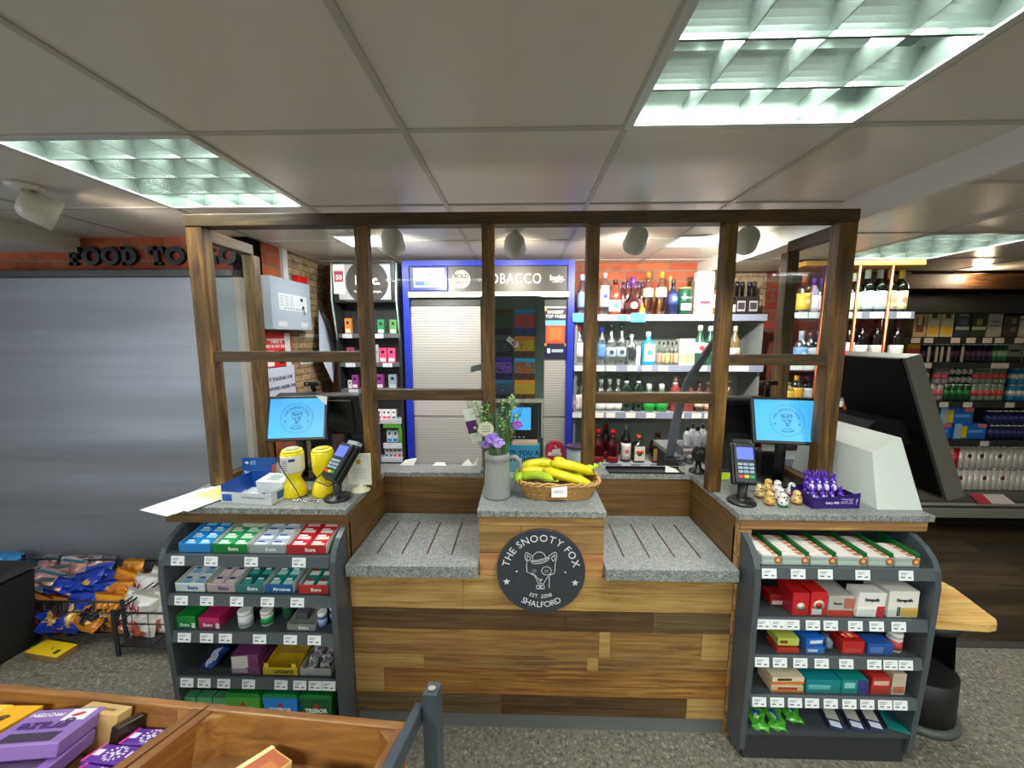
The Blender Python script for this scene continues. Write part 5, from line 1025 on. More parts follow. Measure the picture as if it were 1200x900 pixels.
# biggest prize panel hangs on the shutter
p0, p1 = bx(638, 361, 2.74), bx(664, 420, 2.74); wd, hg = p1.x - p0.x, p0.z - p1.z
o = carton('prize_poster', 'navy prize poster with red card picture fixed to the ribbed shutter', 'poster', p0.x, p1.x, 2.762, 2.7795, p1.z, p0.z, '#161c3c', prints=[(.08, .92, .30, .66, '#c8482a'), (.2, .8, .36, .62, '#d86a3a'), (.06, .94, .66, .76, '#6aa8cc'), (.15, .28, .1, .2, '#c8d0e0'), (.35, .85, .12, .18, '#a8b4c8')], text=[('BIGGEST\nTOP PRIZE', .03, '#f0ece4', .5, .88)])
for u, v_ in ((.05, .97), (.95, .27), (.05, .27)): MB().ell(((u - .5) * wd, -.0105, v_ * hg), (.012, .003, .012), 10, 6).obj('gold_star', mat('#c8963c', .3, .4), o)
p = W(650, 545, 1.72); o = MB().prism(arc(0, .105, .045, 0, 180, 14) + [(-.045, 0), (.045, 0)], 'y', 0, .03).obj('round_leaflet_stand', mat('#c82850', .4), None, (p.x, 1.70, TOPZ)); tag(o, 'rounded crimson charity stand behind the bananas', 'stand')
B = MB().prism([(-.035, .085), (.03, .085), (.026, .1), (-.03, .1)], 'y', -.001, 0).prism([(-.015, .1005), (.022, .1005), (.024, .118), (-.012, .112)], 'y', -.001, 0).prism([(.005, .119), (.01, .119), (.0, .13), (-.006, .13)], 'y', -.001, 0); B.obj('white_mark', WHITE, o); txt('Appeal', .012, mat('#c82850', .5), o, (.0, -.0016, .092))
p = W(675, 548, 1.68); o = MB().lathe([(.04, 0), (.04, .01), (.041, .125), (1e-6, .125)], n=24).obj('collection_pot', mat('#a8a4b8', .3), None, (p.x, 1.69, TOPZ)); tag(o, 'clear purple lidded collection pot beside the crimson stand', 'pot')
MB().lathe([(.043, .1255), (.043, .135), (.038, .137), (.034, .134), (1e-6, .13)], n=24).obj('lid', mat('#5a3460', .4), o); MB().lathe([(.0418, .05), (.0422, .052), (.0426, .115)], n=24).obj('paper_band', mat('#c8ccd4', .5), o); MB().lathe([(.0405, .002), (.0412, .045)], n=24).obj('purple_base', mat('#4a2450', .4), o)
o = MB().poly([(-.03, 0, -.02), (.03, -.0, -.005), (.03, 0, .02), (-.03, 0, .005)]).obj('paper_flag', mat('#8c8c90', .5), None, W(560, 431, 1.56)); tag(o, 'grey paper tab stuck beside the second timber post', 'paper tab')
def scrap(px, py, label, pts, Y=1.79):
    p = W(px, py, Y); o = MB()
    for tri in pts: o.poly([Vector(v) for v in tri])
    o = o.obj('paper_scrap', PAPER, None, (p.x, Y, TOPZ)); tag(o, label, 'paper')
scrap(478, 548, 'crumpled white paper on the rear counter edge at the left', [((-.04, 0, .001), (.03, 0, .001), (.02, .02, .03)), ((.03, 0, .001), (.04, .02, .03), (.02, .02, .032)), ((-.04, 0, .001), (.02, .02, .03), (-.02, .03, .018))])
scrap(515, 550, 'small white paper curl on the rear counter edge in the middle', [((-.035, 0, .001), (.035, 0, .001), (.02, .02, .012)), ((-.035, 0, .001), (.02, .02, .012), (-.02, .02, .012))])
scrap(548, 548, 'white receipt paper standing up at the centre block', [((-.03, 0, .001), (.03, 0, .001), (.0, .02, .03)), ((.02, 0, .001), (.045, .0, .002), (.05, .01, .045)), ((-.03, 0, .001), (.0, .02, .03), (-.02, .02, .012))])
o = MB().bb(0, .012, -.06, .06, 0, .12, b=.002).obj('card_slab', PAPER, None, (-.172, 1.77, TOPZ)); tag(o, 'upright white card leaning behind the grey jug', 'card')
# ================================================================ BOTTLES
PROF = {
 'spirit': [(.94, 0), (1, .012), (1, .56), (.95, .63), (.5, .75), (.38, .80), (.36, .93)],
 'wine': [(.94, 0), (1, .012), (1, .58), (.93, .65), (.5, .76), (.38, .8), (.37, .97)],
 'squat': [(.7, 0), (.95, .05), (1, .2), (.9, .35), (.5, .48), (.3, .56), (.27, .92)],
 'square': [(.94, 0), (1, .012), (1, .60), (.92, .66), (.45, .74), (.36, .78), (.36, .92)],
 'slim': [(.94, 0), (1, .01), (1, .66), (.9, .72), (.45, .82), (.4, .94)],
 'dome': [(.94, 0), (1, .012), (1, .45), (.97, .54), (.8, .64), (.5, .72), (.4, .77), (.38, .93)]}
_gm = {}
def gmat(c):
    if c.startswith('~'):
        if c not in _gm:
            h_ = c[2:]; h2 = '#' + ''.join('%02x' % ((int(h_[i:i + 2], 16) + 2 * 255) // 3) for i in (0, 2, 4)); _gm[c] = glass('tinted_bottle_glass_' + h_, h2, .80, .16, 1.45)
        return _gm[c]
    return mat(c, .12, 0, 0, .6)
def bottle(label, loc, h, r, kind, gl, cap, lab=None, lz=(.14, .5), capz=(.86, 1), group=None, text=None, lab2=None, name='bottle', cr=.42, neck=None):
    n = 14; sq = 6 if kind == 'square' else 0
    o = MB().lathe([(a * r, z * h) for a, z in PROF[kind]], n=16 if sq else n, sq=sq).obj(name, gmat(gl), None, loc, (0, 0, 0)); tag(o, label, 'bottle', group)
    MB().lathe([(cr * r, capz[0] * h), (cr * r, capz[1] * h - .002), (cr * r * .9, capz[1] * h)], n=12).obj('cap', mat(cap, .3), o)
    if gl in ('~#d8a850', '~#e0c894', '~#e0c040', '~#d8c8a0'):
        MB().lathe([(a * r * .9, z * h + .004) for a, z in PROF[kind][:4]], n=n).obj('liquid', glass_liq(gl), o)
    if lab:
        def rad(z):
            P = PROF[kind]
            for (a, za), (b, zb) in zip(P, P[1:]):
                if za <= z <= zb: return a + (b - a) * (z - za) / (zb - za)
            return 1
        zz = [lz[0] + (lz[1] - lz[0]) * i / 4 for i in range(5)]; B = MB()
        if sq: B.bb(-r * .86, r * .86, -r * 1.012, -r * .985, lz[0] * h, lz[1] * h)
        else: B.lathe([(rad(z) * r * 1.02, z * h) for z in zz], n=n)
        L_ = B.obj('label', mat(lab, .45), o)
        if lab2:
            zm = (lz[0] + lz[1]) / 2; q = rad(zm) * r * 1.03
            MB().cyl((0, -q + .002, zm * h), (0, -q - .0006, zm * h), r * .42, n=14).obj('emblem_field', mat(lab2, .45), L_)
    if neck:
        MB().lathe([(r * .46, .76 * h), (r * .4, .83 * h)], n=12).obj('neck_label', mat(neck, .45), o)
    return o
def glass_liq(c):
    k = 'L' + c
    if k not in _gm: _gm[k] = glass('liquid_in_bottle_' + c[2:], c[1:], .93, .2, 1.1)
    return _gm[k]
# ---- spirits shelving
t = T('spirits_shelving', 'grey back wall shelving full of spirits to the right of the tobacco shutter', 'shelving', (0, YB, 0))
sx0, sx1 = .375, 1.70; SG = mat('#7d8280', .45)
MB().bb(sx0, sx1, .27, .295, .1, 1.66).obj('back_panel', mat('#8c918c', .5), t); MB().bb(sx0, sx1, .02, .27, 0, .1).obj('base', CHARD, t)
for x in (sx0, sx1 - .02): MB().bb(x, x + .02, .03, .269, .1, 1.66).obj('side_panel', SG, t)
SZ = [W(750, py, YB).z for py in (369, 428.5, 483.5, 544)]
tk = [[(676, 0), (704, 0), (728, 2), (752, 0), (771, 0), (789, 0), (806, 0), (822, 0), (836, 0)], [(679, 0), (703, 0), (717, 0), (742, 0), (759, 0), (778, 0), (824, 0), (861, 0), (873, 0)], [(678, 0), (704, 0), (718, 0), (742, 0), (766, 0), (800, 0), (821, 0), (836, 0)], [(704, 0), (739, 0), (762, 0)]]
for z, L in zip(SZ, tk):
    s = MB().bb(sx0 + .021, sx1 - .021, .01, .268, z - .012, z).obj('shelf', mat('#b4b8b4', .4), t)
    MB().bb(sx0, sx1, -.006, .009, z - .042, z + .003).obj('ticket_rail', mat('#8b90a4', .4), s)
    for px, f in L:
        x = W(px, 400, YB).x; MB().bb(x - .034, x + .034, -.0085, -.0062, z - .038, z - .001).obj('price_ticket', mat('#e8e4dc' if not f else '#58b4dc', .5), s)
for x in (.395, .80): MB().bb(x - .04, x + .06, -.012, -.009, SZ[0] - .05, SZ[0] + .012).obj('offer_card', mat('#4cb4e0', .4), t)
def at(px, sh, dy): p = W(px, 400, YB + dy); return Vector((p.x, YB + dy, SZ[sh] + .0006))
def hh(pt, sh, dy, px=750): return W(px, pt, YB + dy).z - SZ[sh]
def S(sh, px, pt, r, kind, gl, cap, label, lab=None, dy=.07, **k): return bottle(label, at(px, sh, dy), max(.06, hh(pt, sh, dy, px)), r, kind, gl, cap, lab, **k)
# top shelf
S(0, 681, 322, .036, 'spirit', '~#b8d0e8', '#c8d8e8', 'clear vodka bottle with blue lettering at the left end of the top shelf', '#8fb0d8', lz=(.2, .55))
S(0, 707, 320, .034, 'slim', '~#d8e0e8', '#c8ccd4', 'tall silver vodka bottle beside the fourth timber post on the top shelf', '#c4ccd8', lz=(.2, .7), lab2='#2a3cc0')
S(0, 719, 328, .042, 'spirit', '#8c3c1c', '#3c241c', 'amber brandy bottle with blue and white label on the top shelf', '#cfe0ec', lz=(.1, .42), lab2='#3a98d8')
for i, (px, dy, pt) in enumerate(((728, .17, 331), (733, .19, 329), (745, .19, 330), (750, .18, 331))): S(0, px, pt, .03, 'wine', '#5a2c28', '#3c1450', 'dark bottle with purple capsule behind the round brandy bottle', '#b89cb0', dy=dy, capz=(.68, 1), lz=(.2, .5), group='purple capped bottles on the top shelf')
S(0, 739, 325, .058, 'squat', '#3c1214', '#5a2470', 'round dark brandy bottle with purple cap in the middle of the top shelf', '#582028', lz=(.16, .34), capz=(.72, 1), lab2='#c8a0a0', cr=.34)
S(0, 751, 356, .026, 'dome', '#c8a02c', '#e0c040', 'small golden bottle beside the round brandy bottle', '#d8c048', lz=(.1, .5))
S(0, 757, 319, .036, 'spirit', '~#d8a850', '#c87c24', 'gold capped whisky bottle with cream label on the top shelf, left one', '#d8c8a0', lz=(.42, .62), lab2='#b88c3c')
S(0, 772, 319, .038, 'spirit', '~#e0c894', '#d08a30', 'gold capped whisky bottle with white label on the top shelf, right one', '#ece4d8', lz=(.42, .64), lab2='#8c7cc0')
S(0, 786, 328, .036, 'dome', '#1c2448', '#2a2c34', 'dark blue gin bottle with white lettering on the top shelf', '#34407c', lz=(.3, .62), lab2='#a8b0d8')
S(0, 782, 324, .03, 'spirit', '#a87850', '#c88c5c', 'amber bottle peeping out behind the dark blue bottle', None, dy=.19)
def box(sh, p0, p1, pt, c, label, dy=.05, d=.07, name='gift_box', **k):
    y = YB + dy; x0, x1 = W(p0, 400, y).x, W(p1, 400, y).x; return carton(name, label, 'box', x0, x1, y, y + d, SZ[sh] + .0006, W((p0 + p1) / 2, pt, y).z, c, **k)
o = MB().lathe([(.044, 0), (.044, .195), (.04, .197), (1e-6, .197)], n=24).obj('gift_tube', mat('#1c4a34', .3), None, at(799, 0, .08)); tag(o, 'dark green whisky gift tube with white label on the top shelf', 'gift tube')
MB().lathe([(.0445, .182), (.0445, .1965)], n=24).obj('gold_rim', mat('#c8b070', .3, .6), o); MB().bb(-.034, .034, -.0455, -.03, .035, .08).obj('label', mat('#d4d8d4', .5), o); txt('WHISKY', .02, mat('#c8d0c0', .5), o, (0, -.0455, .12))
box(0, 807, 811, 329, '#3c3028', 'narrow dark gift box beside the green whisky tube', dy=.1)
box(0, 814, 833, 318, '#e6d8d8', 'white whisky gift box with small red print on the top shelf', prints=[(.2, .8, .26, .33, '#b8485c'), (.2, .8, .12, .15, '#c8808c'), (.1, .9, .52, .54, '#b0a0a4'), (.25, .75, .47, .49, '#b0a0a4')])
S(0, 839, 326, .034, 'spirit', '#a8804c', '#e0d8c8', 'whisky bottle with cream label right of the white gift box', '#ece4d4', lz=(.2, .66))
for i, px in enumerate((866, 880)):
    o = box(0, px - 7, px + 6.5, 347, '#221e20', 'black whiskey gift pack with white label on the top shelf, %s of two' % ('left', 'right')[i], prints=[(.15, .85, .2, .75, '#a8a4a8'), (.22, .78, .3, .66, '#3a363a')], name='gift_pack')
    h0 = .12
    for q in (-.018, .018): MB().lathe([(.012, 0), (.012, .06), (.015, .062), (.015, .1), (.01, .104)], n=10).obj('bottle_neck', mat('#141214', .25), o, (q, 0, W(866, 347, YB + .05).z - SZ[0] - .0002))
S(0, 854, 345, .03, 'spirit', '~#d8c8a0', '#c8c0b0', 'pale bottle half hidden behind the fifth timber post on the top shelf', '#e8e0d0')
# gin shelf
S(1, 678, 381, .038, 'spirit', '~#dce4e0', '#c01c24', 'clear vodka bottle with red cap and cream label at the left of the gin shelf', '#e0d0c8', lz=(.2, .56), lab2='#f0e8e4')
S(1, 705, 384, .03, 'slim', '~#a8c0e4', '#2434b8', 'slim clear bottle with bright blue cap on the gin shelf', '#5c84c4', lz=(.2, .56))
S(1, 716, 381, .038, 'dome', '~#d4dcd8', '#16221c', 'clear gin bottle with dark cap on the gin shelf, left of two', '#a8b4c0', lz=(.2, .44), lab2='#3c4450'); S(1, 728, 380, .038, 'dome', '~#d4dcd8', '#1a3a2c', 'clear gin bottle with dark green cap on the gin shelf, right of two', '#a8b4c0', lz=(.2, .44), lab2='#3c4450')
S(1, 740, 392, .034, 'square', '~#ccd4d0', '#d8d8d8', 'small clear square bottle with black label on the gin shelf', '#24262c', lz=(.24, .5)); S(1, 735, 394, .026, 'spirit', '~#ccd4d0', '#24262c', 'small clear bottle behind the square bottle', None, dy=.17)
box(1, 746, 751, 406, '#d4dcd4', 'narrow white carton left of the bright blue gin bottle', d=.05)
S(1, 759.5, 389, .044, 'square', '#1c9ad0', '#d4d0d4', 'bright blue square gin bottle in the middle of the gin shelf', '#a8d0ec', lz=(.12, .64), lab2='#4a90c8')
for i, px in enumerate((773, 778, 783, 788, 793, 797)): S(1, px, 400 + (i % 2), .0155, 'dome', '~#c8ccc0', '#20382c', 'clear miniature bottle in the row right of the blue gin', ('#c89078', '#c8a888', '#c8c87c')[i % 3], dy=.05 + .03 * (i % 2), lz=(.1, .5), group='miniature bottles')
box(1, 797, 815, 397, '#ded0d4', 'white and pink miniature gift box on the gin shelf', prints=[(.06, .94, .06, .44, '#b8b070'), (.2, .8, .7, .86, '#d09aa8'), (.2, .34, .08, .4, '#e8e4d0'), (.62, .76, .08, .4, '#e8e4d0')])
S(1, 820, 381, .042, 'dome', '#2c5440', '#e8e4e0', 'green gin bottle with white cap and red roundel, left of two', '#d8d8d4', lz=(.3, .56), lab2='#c83c40'); S(1, 832, 382, .042, 'dome', '#2c5440', '#e8e4e0', 'green gin bottle with white cap and red roundel, right of two', '#d8d8d4', lz=(.3, .56), lab2='#c83c40')
S(1, 861, 382, .036, 'spirit', '#7c6a48', '#e0d4b0', 'whisky bottle with cream label right of the fifth timber post', '#e4d8bc', lz=(.1, .44), lab2='#b06050')
# third shelf
for i, px in enumerate((675, 685)): S(2, px, 440, .04, 'spirit', '~#d4dcd8', '#b8c0bc', 'clear bottle with big white label at the left end of the third shelf, %s' % ('left', 'right')[i], '#d8ccc8', lz=(.05, .46), lab2='#b8a8a8')
for i, px in enumerate((706, 716, 726)): S(2, px, 444, .036, 'dome', '~#d4e0d8', '#a8b8b0', 'clear bottle with pale label behind the timber rail', '#e0e4e0', lz=(.08, .4), group='clear bottles behind the timber rail')
for i, px in enumerate((736, 750)): S(2, px, 439, .04, 'spirit', '#0e2c1e', '#3c5450', 'dark green bottle with white neck label on the third shelf, %s of two' % ('left', 'right')[i], '#2a5a40', lz=(.2, .4), neck='#e0e4ec', lab2='#9ab0a4')
for i, px in enumerate((763, 778)): S(2, px, 450, .046, 'dome', '#0c7a22', '#e0dcdc', 'bright green liqueur bottle with white neck, %s of two' % ('left', 'right')[i], '#1a9a38', lz=(.14, .3), capz=(.74, 1))
S(2, 794, 441, .04, 'spirit', '#8c3434', '#d8b0a8', 'red liqueur bottle with white neck label on the third shelf', '#b85a58', lz=(.2, .45), neck='#e8e4e4'); S(2, 810, 444, .04, 'spirit', '#8a3c3c', '#8c3c3c', 'rosy liqueur bottle behind the grey arm on the third shelf', '#b06060', lz=(.2, .45), neck='#e4dcdc')
S(2, 823, 444, .038, 'dome', '#3c1c14', '#3c2018', 'brown bottle with cream label near the right of the third shelf', '#e4d4b4', lz=(.14, .48)); S(2, 833, 448, .03, 'spirit', '#5a3c2c', '#6a4c38', 'small brown bottle at the right end of the third shelf', '#d8b890', lz=(.1, .5))
S(2, 858, 446, .036, 'spirit', '#3c3028', '#4a3830', 'dark bottle right of the fifth timber post on the third shelf', None)
# bottom shelf
for i, (px, dy) in enumerate(((704, .05), (722, .05), (713, .16))): S(3, px, (503, 504, 497)[i], .044, 'dome', '#3a0c10', '#b81820', ('red capped dark liqueur bottle on the bottom shelf, front left', 'red capped dark liqueur bottle on the bottom shelf, front right', 'red capped dark liqueur bottle behind the front two')[i], '#8c1418', dy=dy, lz=(.04, .2), neck='#1c0c0c')
S(3, 738, 498, .036, 'spirit', '#161414', '#a8b4ac', 'tall black liqueur bottle with long white label on the bottom shelf', '#d8d0cc', lz=(.08, .52), lab2='#b86a68'); S(3, 753, 510, .044, 'square', '#142018', '#c85a28', 'square dark bottle with orange cap and white label on the bottom shelf', '#d8d4c0', lz=(.08, .62), lab2='#1c5030')
MB().bb(-.028, .028, -.0465, -.0445, .075, .092).obj('orange_band', mat('#d8481c', .4), bpy.data.objects['bottle.%03d' % (len([o for o in bpy.data.objects if o.name.startswith('bottle') and not o.name.startswith('bottle_neck')]) - 1)])
S(3, 776, 507, .05, 'square', '#2c1810', '#241410', 'squat brown square bottle with parchment label on the bottom shelf', '#8c6a44', lz=(.1, .5)); S(3, 797, 512, .04, 'square', '#241a14', '#1c1410', 'squat dark bottle behind the grey arm on the bottom shelf', None)
# grey bracket and miniatures on the return
YS = 1.97
t = T('curved_bracket', 'curved grey metal bracket rising from the counter behind the right pane', 'bracket', (0, 0, TOPZ)); A = [W(px, py, 1.92) for px, py in ((783, 538), (789, 505), (796, 472), (806, 445), (822, 420), (838, 397))]
B = MB()
for a, b in zip(A, A[1:]): B.hexa([Vector(q) - Vector((0, 0, TOPZ)) for q in ((a.x - .018, 1.90, a.z), (a.x + .018, 1.90, a.z), (a.x + .018, 1.92, a.z), (a.x - .018, 1.92, a.z), (b.x - .018, 1.90, b.z), (b.x + .018, 1.90, b.z), (b.x + .018, 1.92, b.z), (b.x - .018, 1.92, b.z))])
B.obj('bracket_plate', mat('#5c5e66', .4), t); MB().bb(.805 - .03, .805 + .03, 1.88, 1.95, 0, .012).obj('foot', mat('#4a4c52', .4), t); MB().bb(A[0].x - .018, .80, 1.90, 1.92, .0125, max(.02, A[0].z - TOPZ)).obj('base_link', mat('#5c5e66', .4), t)
MB().lathe([(.022, 0), (.024, .01), (.018, .026), (.02, .034), (1e-6, .04)], (.83, 1.87, 0), 18).obj('chrome_knob', mat('#8c8c8c', .2, .9), t)
zz = W(830, 524, YS).z - TOPZ
t = T('miniature_shelf', 'low grey shelf on the return counter holding white miniature bottles', 'shelf', (0, 0, TOPZ)); MB().bb(.835, 1.02, YS, YS + .11, zz - .008, zz).obj('shelf_board', mat('#62646a', .4), t)
for x in (.836, 1.008): MB().bb(x, x + .01, YS + .01, YS + .1, 0, zz - .0085).obj('leg', mat('#62646a', .4), t)
for i, (px, dy) in enumerate(((806, .03), (812, .08), (818, .03), (824, .08), (830, .03), (837, .08))):
    bottle('white miniature bottle with dark cap on the low grey shelf', (W(px, 500, YS + dy).x, YS + dy, TOPZ + zz + .0005), .105, .019, 'dome', '#d4d4d8', '#241c1c', None, capz=(.74, 1), group='white miniatures on the low shelf')
# ================================================================ WINE RACK
YR = 2.5
t = T('wine_rack', 'wine rack with pale wooden top and copper poles beyond the counter right end', 'rack', (0, YR, 0)); rx0, rx1 = 1.735, 2.44
MB().bb(rx0, rx1 + .015, -.03, .22, 1.955, 1.985, b=.003).obj('wooden_top', wood('pale_oak_top', '#a8803c', '#d0a858', '#e0c07c', (3, 30, 30), 1.2), t)
RZ = [W(1030, py, YR).z for py in (366, 427, 470)] + [.72, .35]
for i, z in enumerate(RZ):
    s = MB().bb(rx0, rx1, .0, .2, z - .012, z).obj('shelf', mat('#8a8c90', .4), t); MB().bb(rx0, rx1, -.012, -.0005, z - .04, z + .004).obj('ticket_rail', mat('#7a7c88', .4), s)
    if i < 3:
        for px in (935, 950, 996, 1022, 1053): x = W(px, 400, YR).x; MB().bb(x - .042, x + .042, -.0145, -.0125, z - .036, z).obj('price_ticket', mat('#dfe8e4', .5), s)
for px in (963, 1002, 1040):
    x = W(px, 330, YR).x; MB().cyl((x, -.024, .05), (x, -.024, 1.955), .009, n=12).obj('copper_pole', COPPER, t)
for x in (rx0 + .02, rx1 - .02): MB().cyl((x, .19, 0), (x, .19, 1.955), .009, n=12).obj('copper_pole', COPPER, t)
MB().bb(rx0, rx1, .205, .22, .0, 1.28).obj('back_panel', mat('#2c1a14', .6), t); MB().bb(rx0, rx1, -.02, .2, 0, .05).obj('base', CHARD, t)
def V(sh, px, pt, gl, cap, lab, label, r=.037, dy=.07, kind='wine', capz=(.70, 1), lz=(.08, .5), l2=None, group=None):
    y = YR + dy; p = W(px, 400, y); return bottle(label, (p.x, y, RZ[sh] + .0006), W(px, pt, y).z - RZ[sh], r, kind, gl, cap, lab, lz=lz, capz=capz, lab2=l2, group=group, name='wine_bottle')
V(0, 937, 321, '~#e0c040', '#8c4a28', '#d8b838', 'golden bottle with brown cap at the left of the wine rack top shelf', l2='#e8d8a0'); V(0, 948, 326, '#b0a0b8', '#5c2c8c', '#d8d0dc', 'clear bottle with purple capsule on the wine rack top shelf, left one', .03); V(0, 957, 326, '#2c3830', '#58309c', '#d0b8b0', 'dark bottle with purple capsule on the wine rack top shelf, right one', .032)
V(0, 995, 320, '#1c2018', '#e4ecd0', '#d4e8c0', 'dark wine bottle with pale green label beside the screen corner post'); V(0, 1009, 316, '#10140f', '#b4ccc0', '#c8d8d8', 'dark wine bottle with silver green capsule and pale label, left of two'); V(0, 1023, 316, '#10140f', '#b8d4cc', '#c4d8d8', 'dark wine bottle with silver green capsule and pale label, right of two')
V(0, 1035, 316, '#14140c', '#b09a38', '#dccca0', 'dark wine bottle with gold capsule and cream label behind the copper pole', l2='#c89878'); V(0, 1048, 316, '#14140c', '#c0a83c', '#dcd8a8', 'dark wine bottle with gold capsule and cream label at the right end', l2='#b88c60')
V(1, 939, 388, '~#b8d0e8', '#a8b0c0', '#7aa4dc', 'pale blue gin bottle on the second shelf of the wine rack', .038, kind='dome', l2='#d0dcec'); V(1, 949, 390, '~#c8d0d8', '#48404c', '#b8bcc4', 'clear bottle with dark cap beside the pale blue gin bottle', .03); V(1, 958, 388, '#1c2024', '#282c30', '#c8ccd0', 'dark bottle beside the copper pole on the second shelf', .034)
for i, (px, lab) in enumerate(((1008, '#d8dcdc'), (1026, '#dccfc8'), (1050, '#dcdcd0'))): V(1, px, 374, '#140c0c', '#5c1c20', lab, ('red wine bottle with maroon capsule behind the black terminal, left', 'red wine bottle with maroon capsule and pinkish label, middle', 'red wine bottle with maroon capsule and white label, right')[i], lz=(.06, .42))
V(1, 993, 376, '#140c0c', '#2c1c1c', '#d4dce0', 'wine bottle half hidden by the screen corner post on the second shelf')
V(2, 938, 440, '#202420', '#e0a81c', '#d8a838', 'bottle with bright yellow capsule on the lowest seen rack shelf'); V(2, 950, 441, '#1c1c20', '#8c2430', '#c0c0c4', 'bottle with dark red capsule beside the yellow capped one'); V(2, 929, 448, '#8c7c48', '#6c5c38', '#d8b848', 'short bottle with yellow label at the left of the lowest seen shelf', .03)
# ================================================================ DRINKS FRIDGE
YG = 3.1
t = T('drinks_fridge', 'wide open fronted drinks fridge with black shelves on the far right', 'fridge', (0, YG, 0)); fx0, fx1 = 2.80, 4.75; FK = mat('#1a1a1a', .45)
MB().bb(fx0, fx1, .55, .6, .1, 1.8).obj('back_panel', mat('#101010', .5), t); MB().bb(fx0, fx1, -.04, .6, 1.70, 1.85, b=.01).obj('canopy', mat('#14150f', .5), t)
MB().bb(fx0, fx1, .02, .6, 0, .10).obj('kick_space', BLACK, t); MB().prism([(-.10, .10), (.6, .10), (.6, .27), (-.06, .27), (-.10, .24)], 'x', fx0, fx1).obj('deck', mat('#55534c', .4), t)
MB().bb(fx0, fx1, -.125, -.1005, .10, .175, b=.006).obj('bumper', mat('#8c8c80', .4), t); MB().bb(fx0, fx1, -.118, -.1005, .2, .215).obj('trim_strip', mat('#a8a89c', .35), t)
MB().bb(fx0 - .04, fx0 - .0005, -.1, .6, 0, 1.85).obj('end_panel', FK, t)
x = W(1167, 588, YG - .1).x; MB().hexa([(x - .16, -.128, .222), (x + .12, -.128, .222), (x + .06, -.09, .285), (x - .20, -.09, .285), (x - .16, -.127, .222), (x + .12, -.127, .222), (x + .06, -.089, .285), (x - .20, -.089, .285)]).obj('offer_ticket', mat('#e0d0cc', .5), t); MB().hexa([(x - .16, -.1292, .2225), (x - .06, -.1292, .2225), (x - .1, -.0912, .2845), (x - .20, -.0912, .2845), (x - .16, -.1285, .2225), (x - .06, -.1285, .2225), (x - .1, -.0905, .2845), (x - .20, -.0905, .2845)]).obj('red_field', mat('#c83848', .5), t)
FZ = [W(1200, py, YG).z for py in (395, 424.5, 470.5, 516)] + [.2705]
ft = [(1067, 1082, 1113, 1131, 1150, 1164, 1187), (1084, 1164, 1174), (1091, 1110, 1138, 1188), (1096, 1165), ()]
for z, L in zip(FZ[:4], ft):
    s = MB().bb(fx0, fx1, .0, .549, z - .02, z).obj('shelf', FK, t); MB().bb(fx0, fx1, -.012, -.0005, z - .05, z - .003).obj('ticket_rail', mat('#242424', .4), s)
    for px in L: x = W(px, 430, YG).x; MB().bb(x - .034, x + .034, -.0145, -.0125, z - .046, z - .006).obj('price_ticket', mat('#d4ccc4', .5), s)
def fp(px, dy): return W(px, 450, YG + dy).x
def fbox(sh, p0, p1, pt, c, label, dy=.04, d=.12, z0=None, name='beer_carton', **k):
    y = YG + dy; z = FZ[sh] + .0006 if z0 is None else z0; return carton(name, label, 'carton', fp(p0, dy), fp(p1, dy), y, y + d, z, W((p0 + p1) / 2, pt, y).z, c, **k)
BR = '#c8b078'
fbox(0, 1062, 1077, 367, '#b8a47c', 'cream bottle carton with brown picture at the left of the fridge top shelf', prints=[(.2, .8, .2, .85, '#7a5038'), (.3, .6, .5, .9, '#d8c8a0')])
for i, (a, b) in enumerate(((1078, 1092), (1093.5, 1108))): fbox(0, a, b, 367, '#c4bc94', 'cream bottle carton with yellow oval on the fridge top shelf, %s of two' % ('left', 'right')[i], prints=[(.1, .9, .12, .42, '#d0a02c'), (.3, .7, .78, 1, '#3c3c30'), (.1, .9, .5, .7, '#d8d4b8')])
fbox(0, 1110, 1127, 367, '#2c3c44', 'dark slate bottle carton on the fridge top shelf', prints=[(.05, .95, .3, .44, '#a8b4ac'), (.2, .8, .86, .97, '#8c9894'), (.2, .8, .5, .78, '#54707c')]); fbox(0, 1129, 1146, 367, '#303c20', 'dark olive bottle carton on the fridge top shelf', prints=[(.05, .95, .3, .44, '#a8ac88'), (.3, .7, .5, .75, '#98943c')])
fbox(0, 1148, 1164, 367, '#a8a498', 'pale grey tall carton on the fridge top shelf', prints=[(.25, .75, .62, .68, '#4c4c58'), (.2, .8, .45, .5, '#54545c')]); fbox(0, 1166, 1183, 370, '#3c3830', 'dark brown bottle carton on the fridge top shelf', prints=[(.5, .8, .62, .86, '#8c8468'), (.5, .8, .25, .5, '#787058')]); fbox(0, 1185, 1203, 370, '#c4bcb0', 'white carton with red oval at the right of the fridge top shelf', prints=[(.3, .95, .28, .52, '#a83838'), (0, 1, .8, .86, '#a83030')])
def can(cb, cp, h=.12, r=.031, band=None):
    B = MB(); n = 12; B.lathe([(r * .8, 0), (r, .008), (r, h - .014)], n=n)
    B.m(1).lathe([(r, h - .0138), (r * .82, h - .004), (r * .82, h), (r * .7, h - .003), (1e-6, h - .003)], n=n)
    ms = [mat(cb, .28, .25), mat('#c8c8c4', .25, .8)]
    if cp: B.m(2).lathe([(r * 1.006, h * .3), (r * 1.006, h * .62)], n=n); ms.append(mat(cp, .3, .2))
    me = B; return me.obj('drink_can', ms)
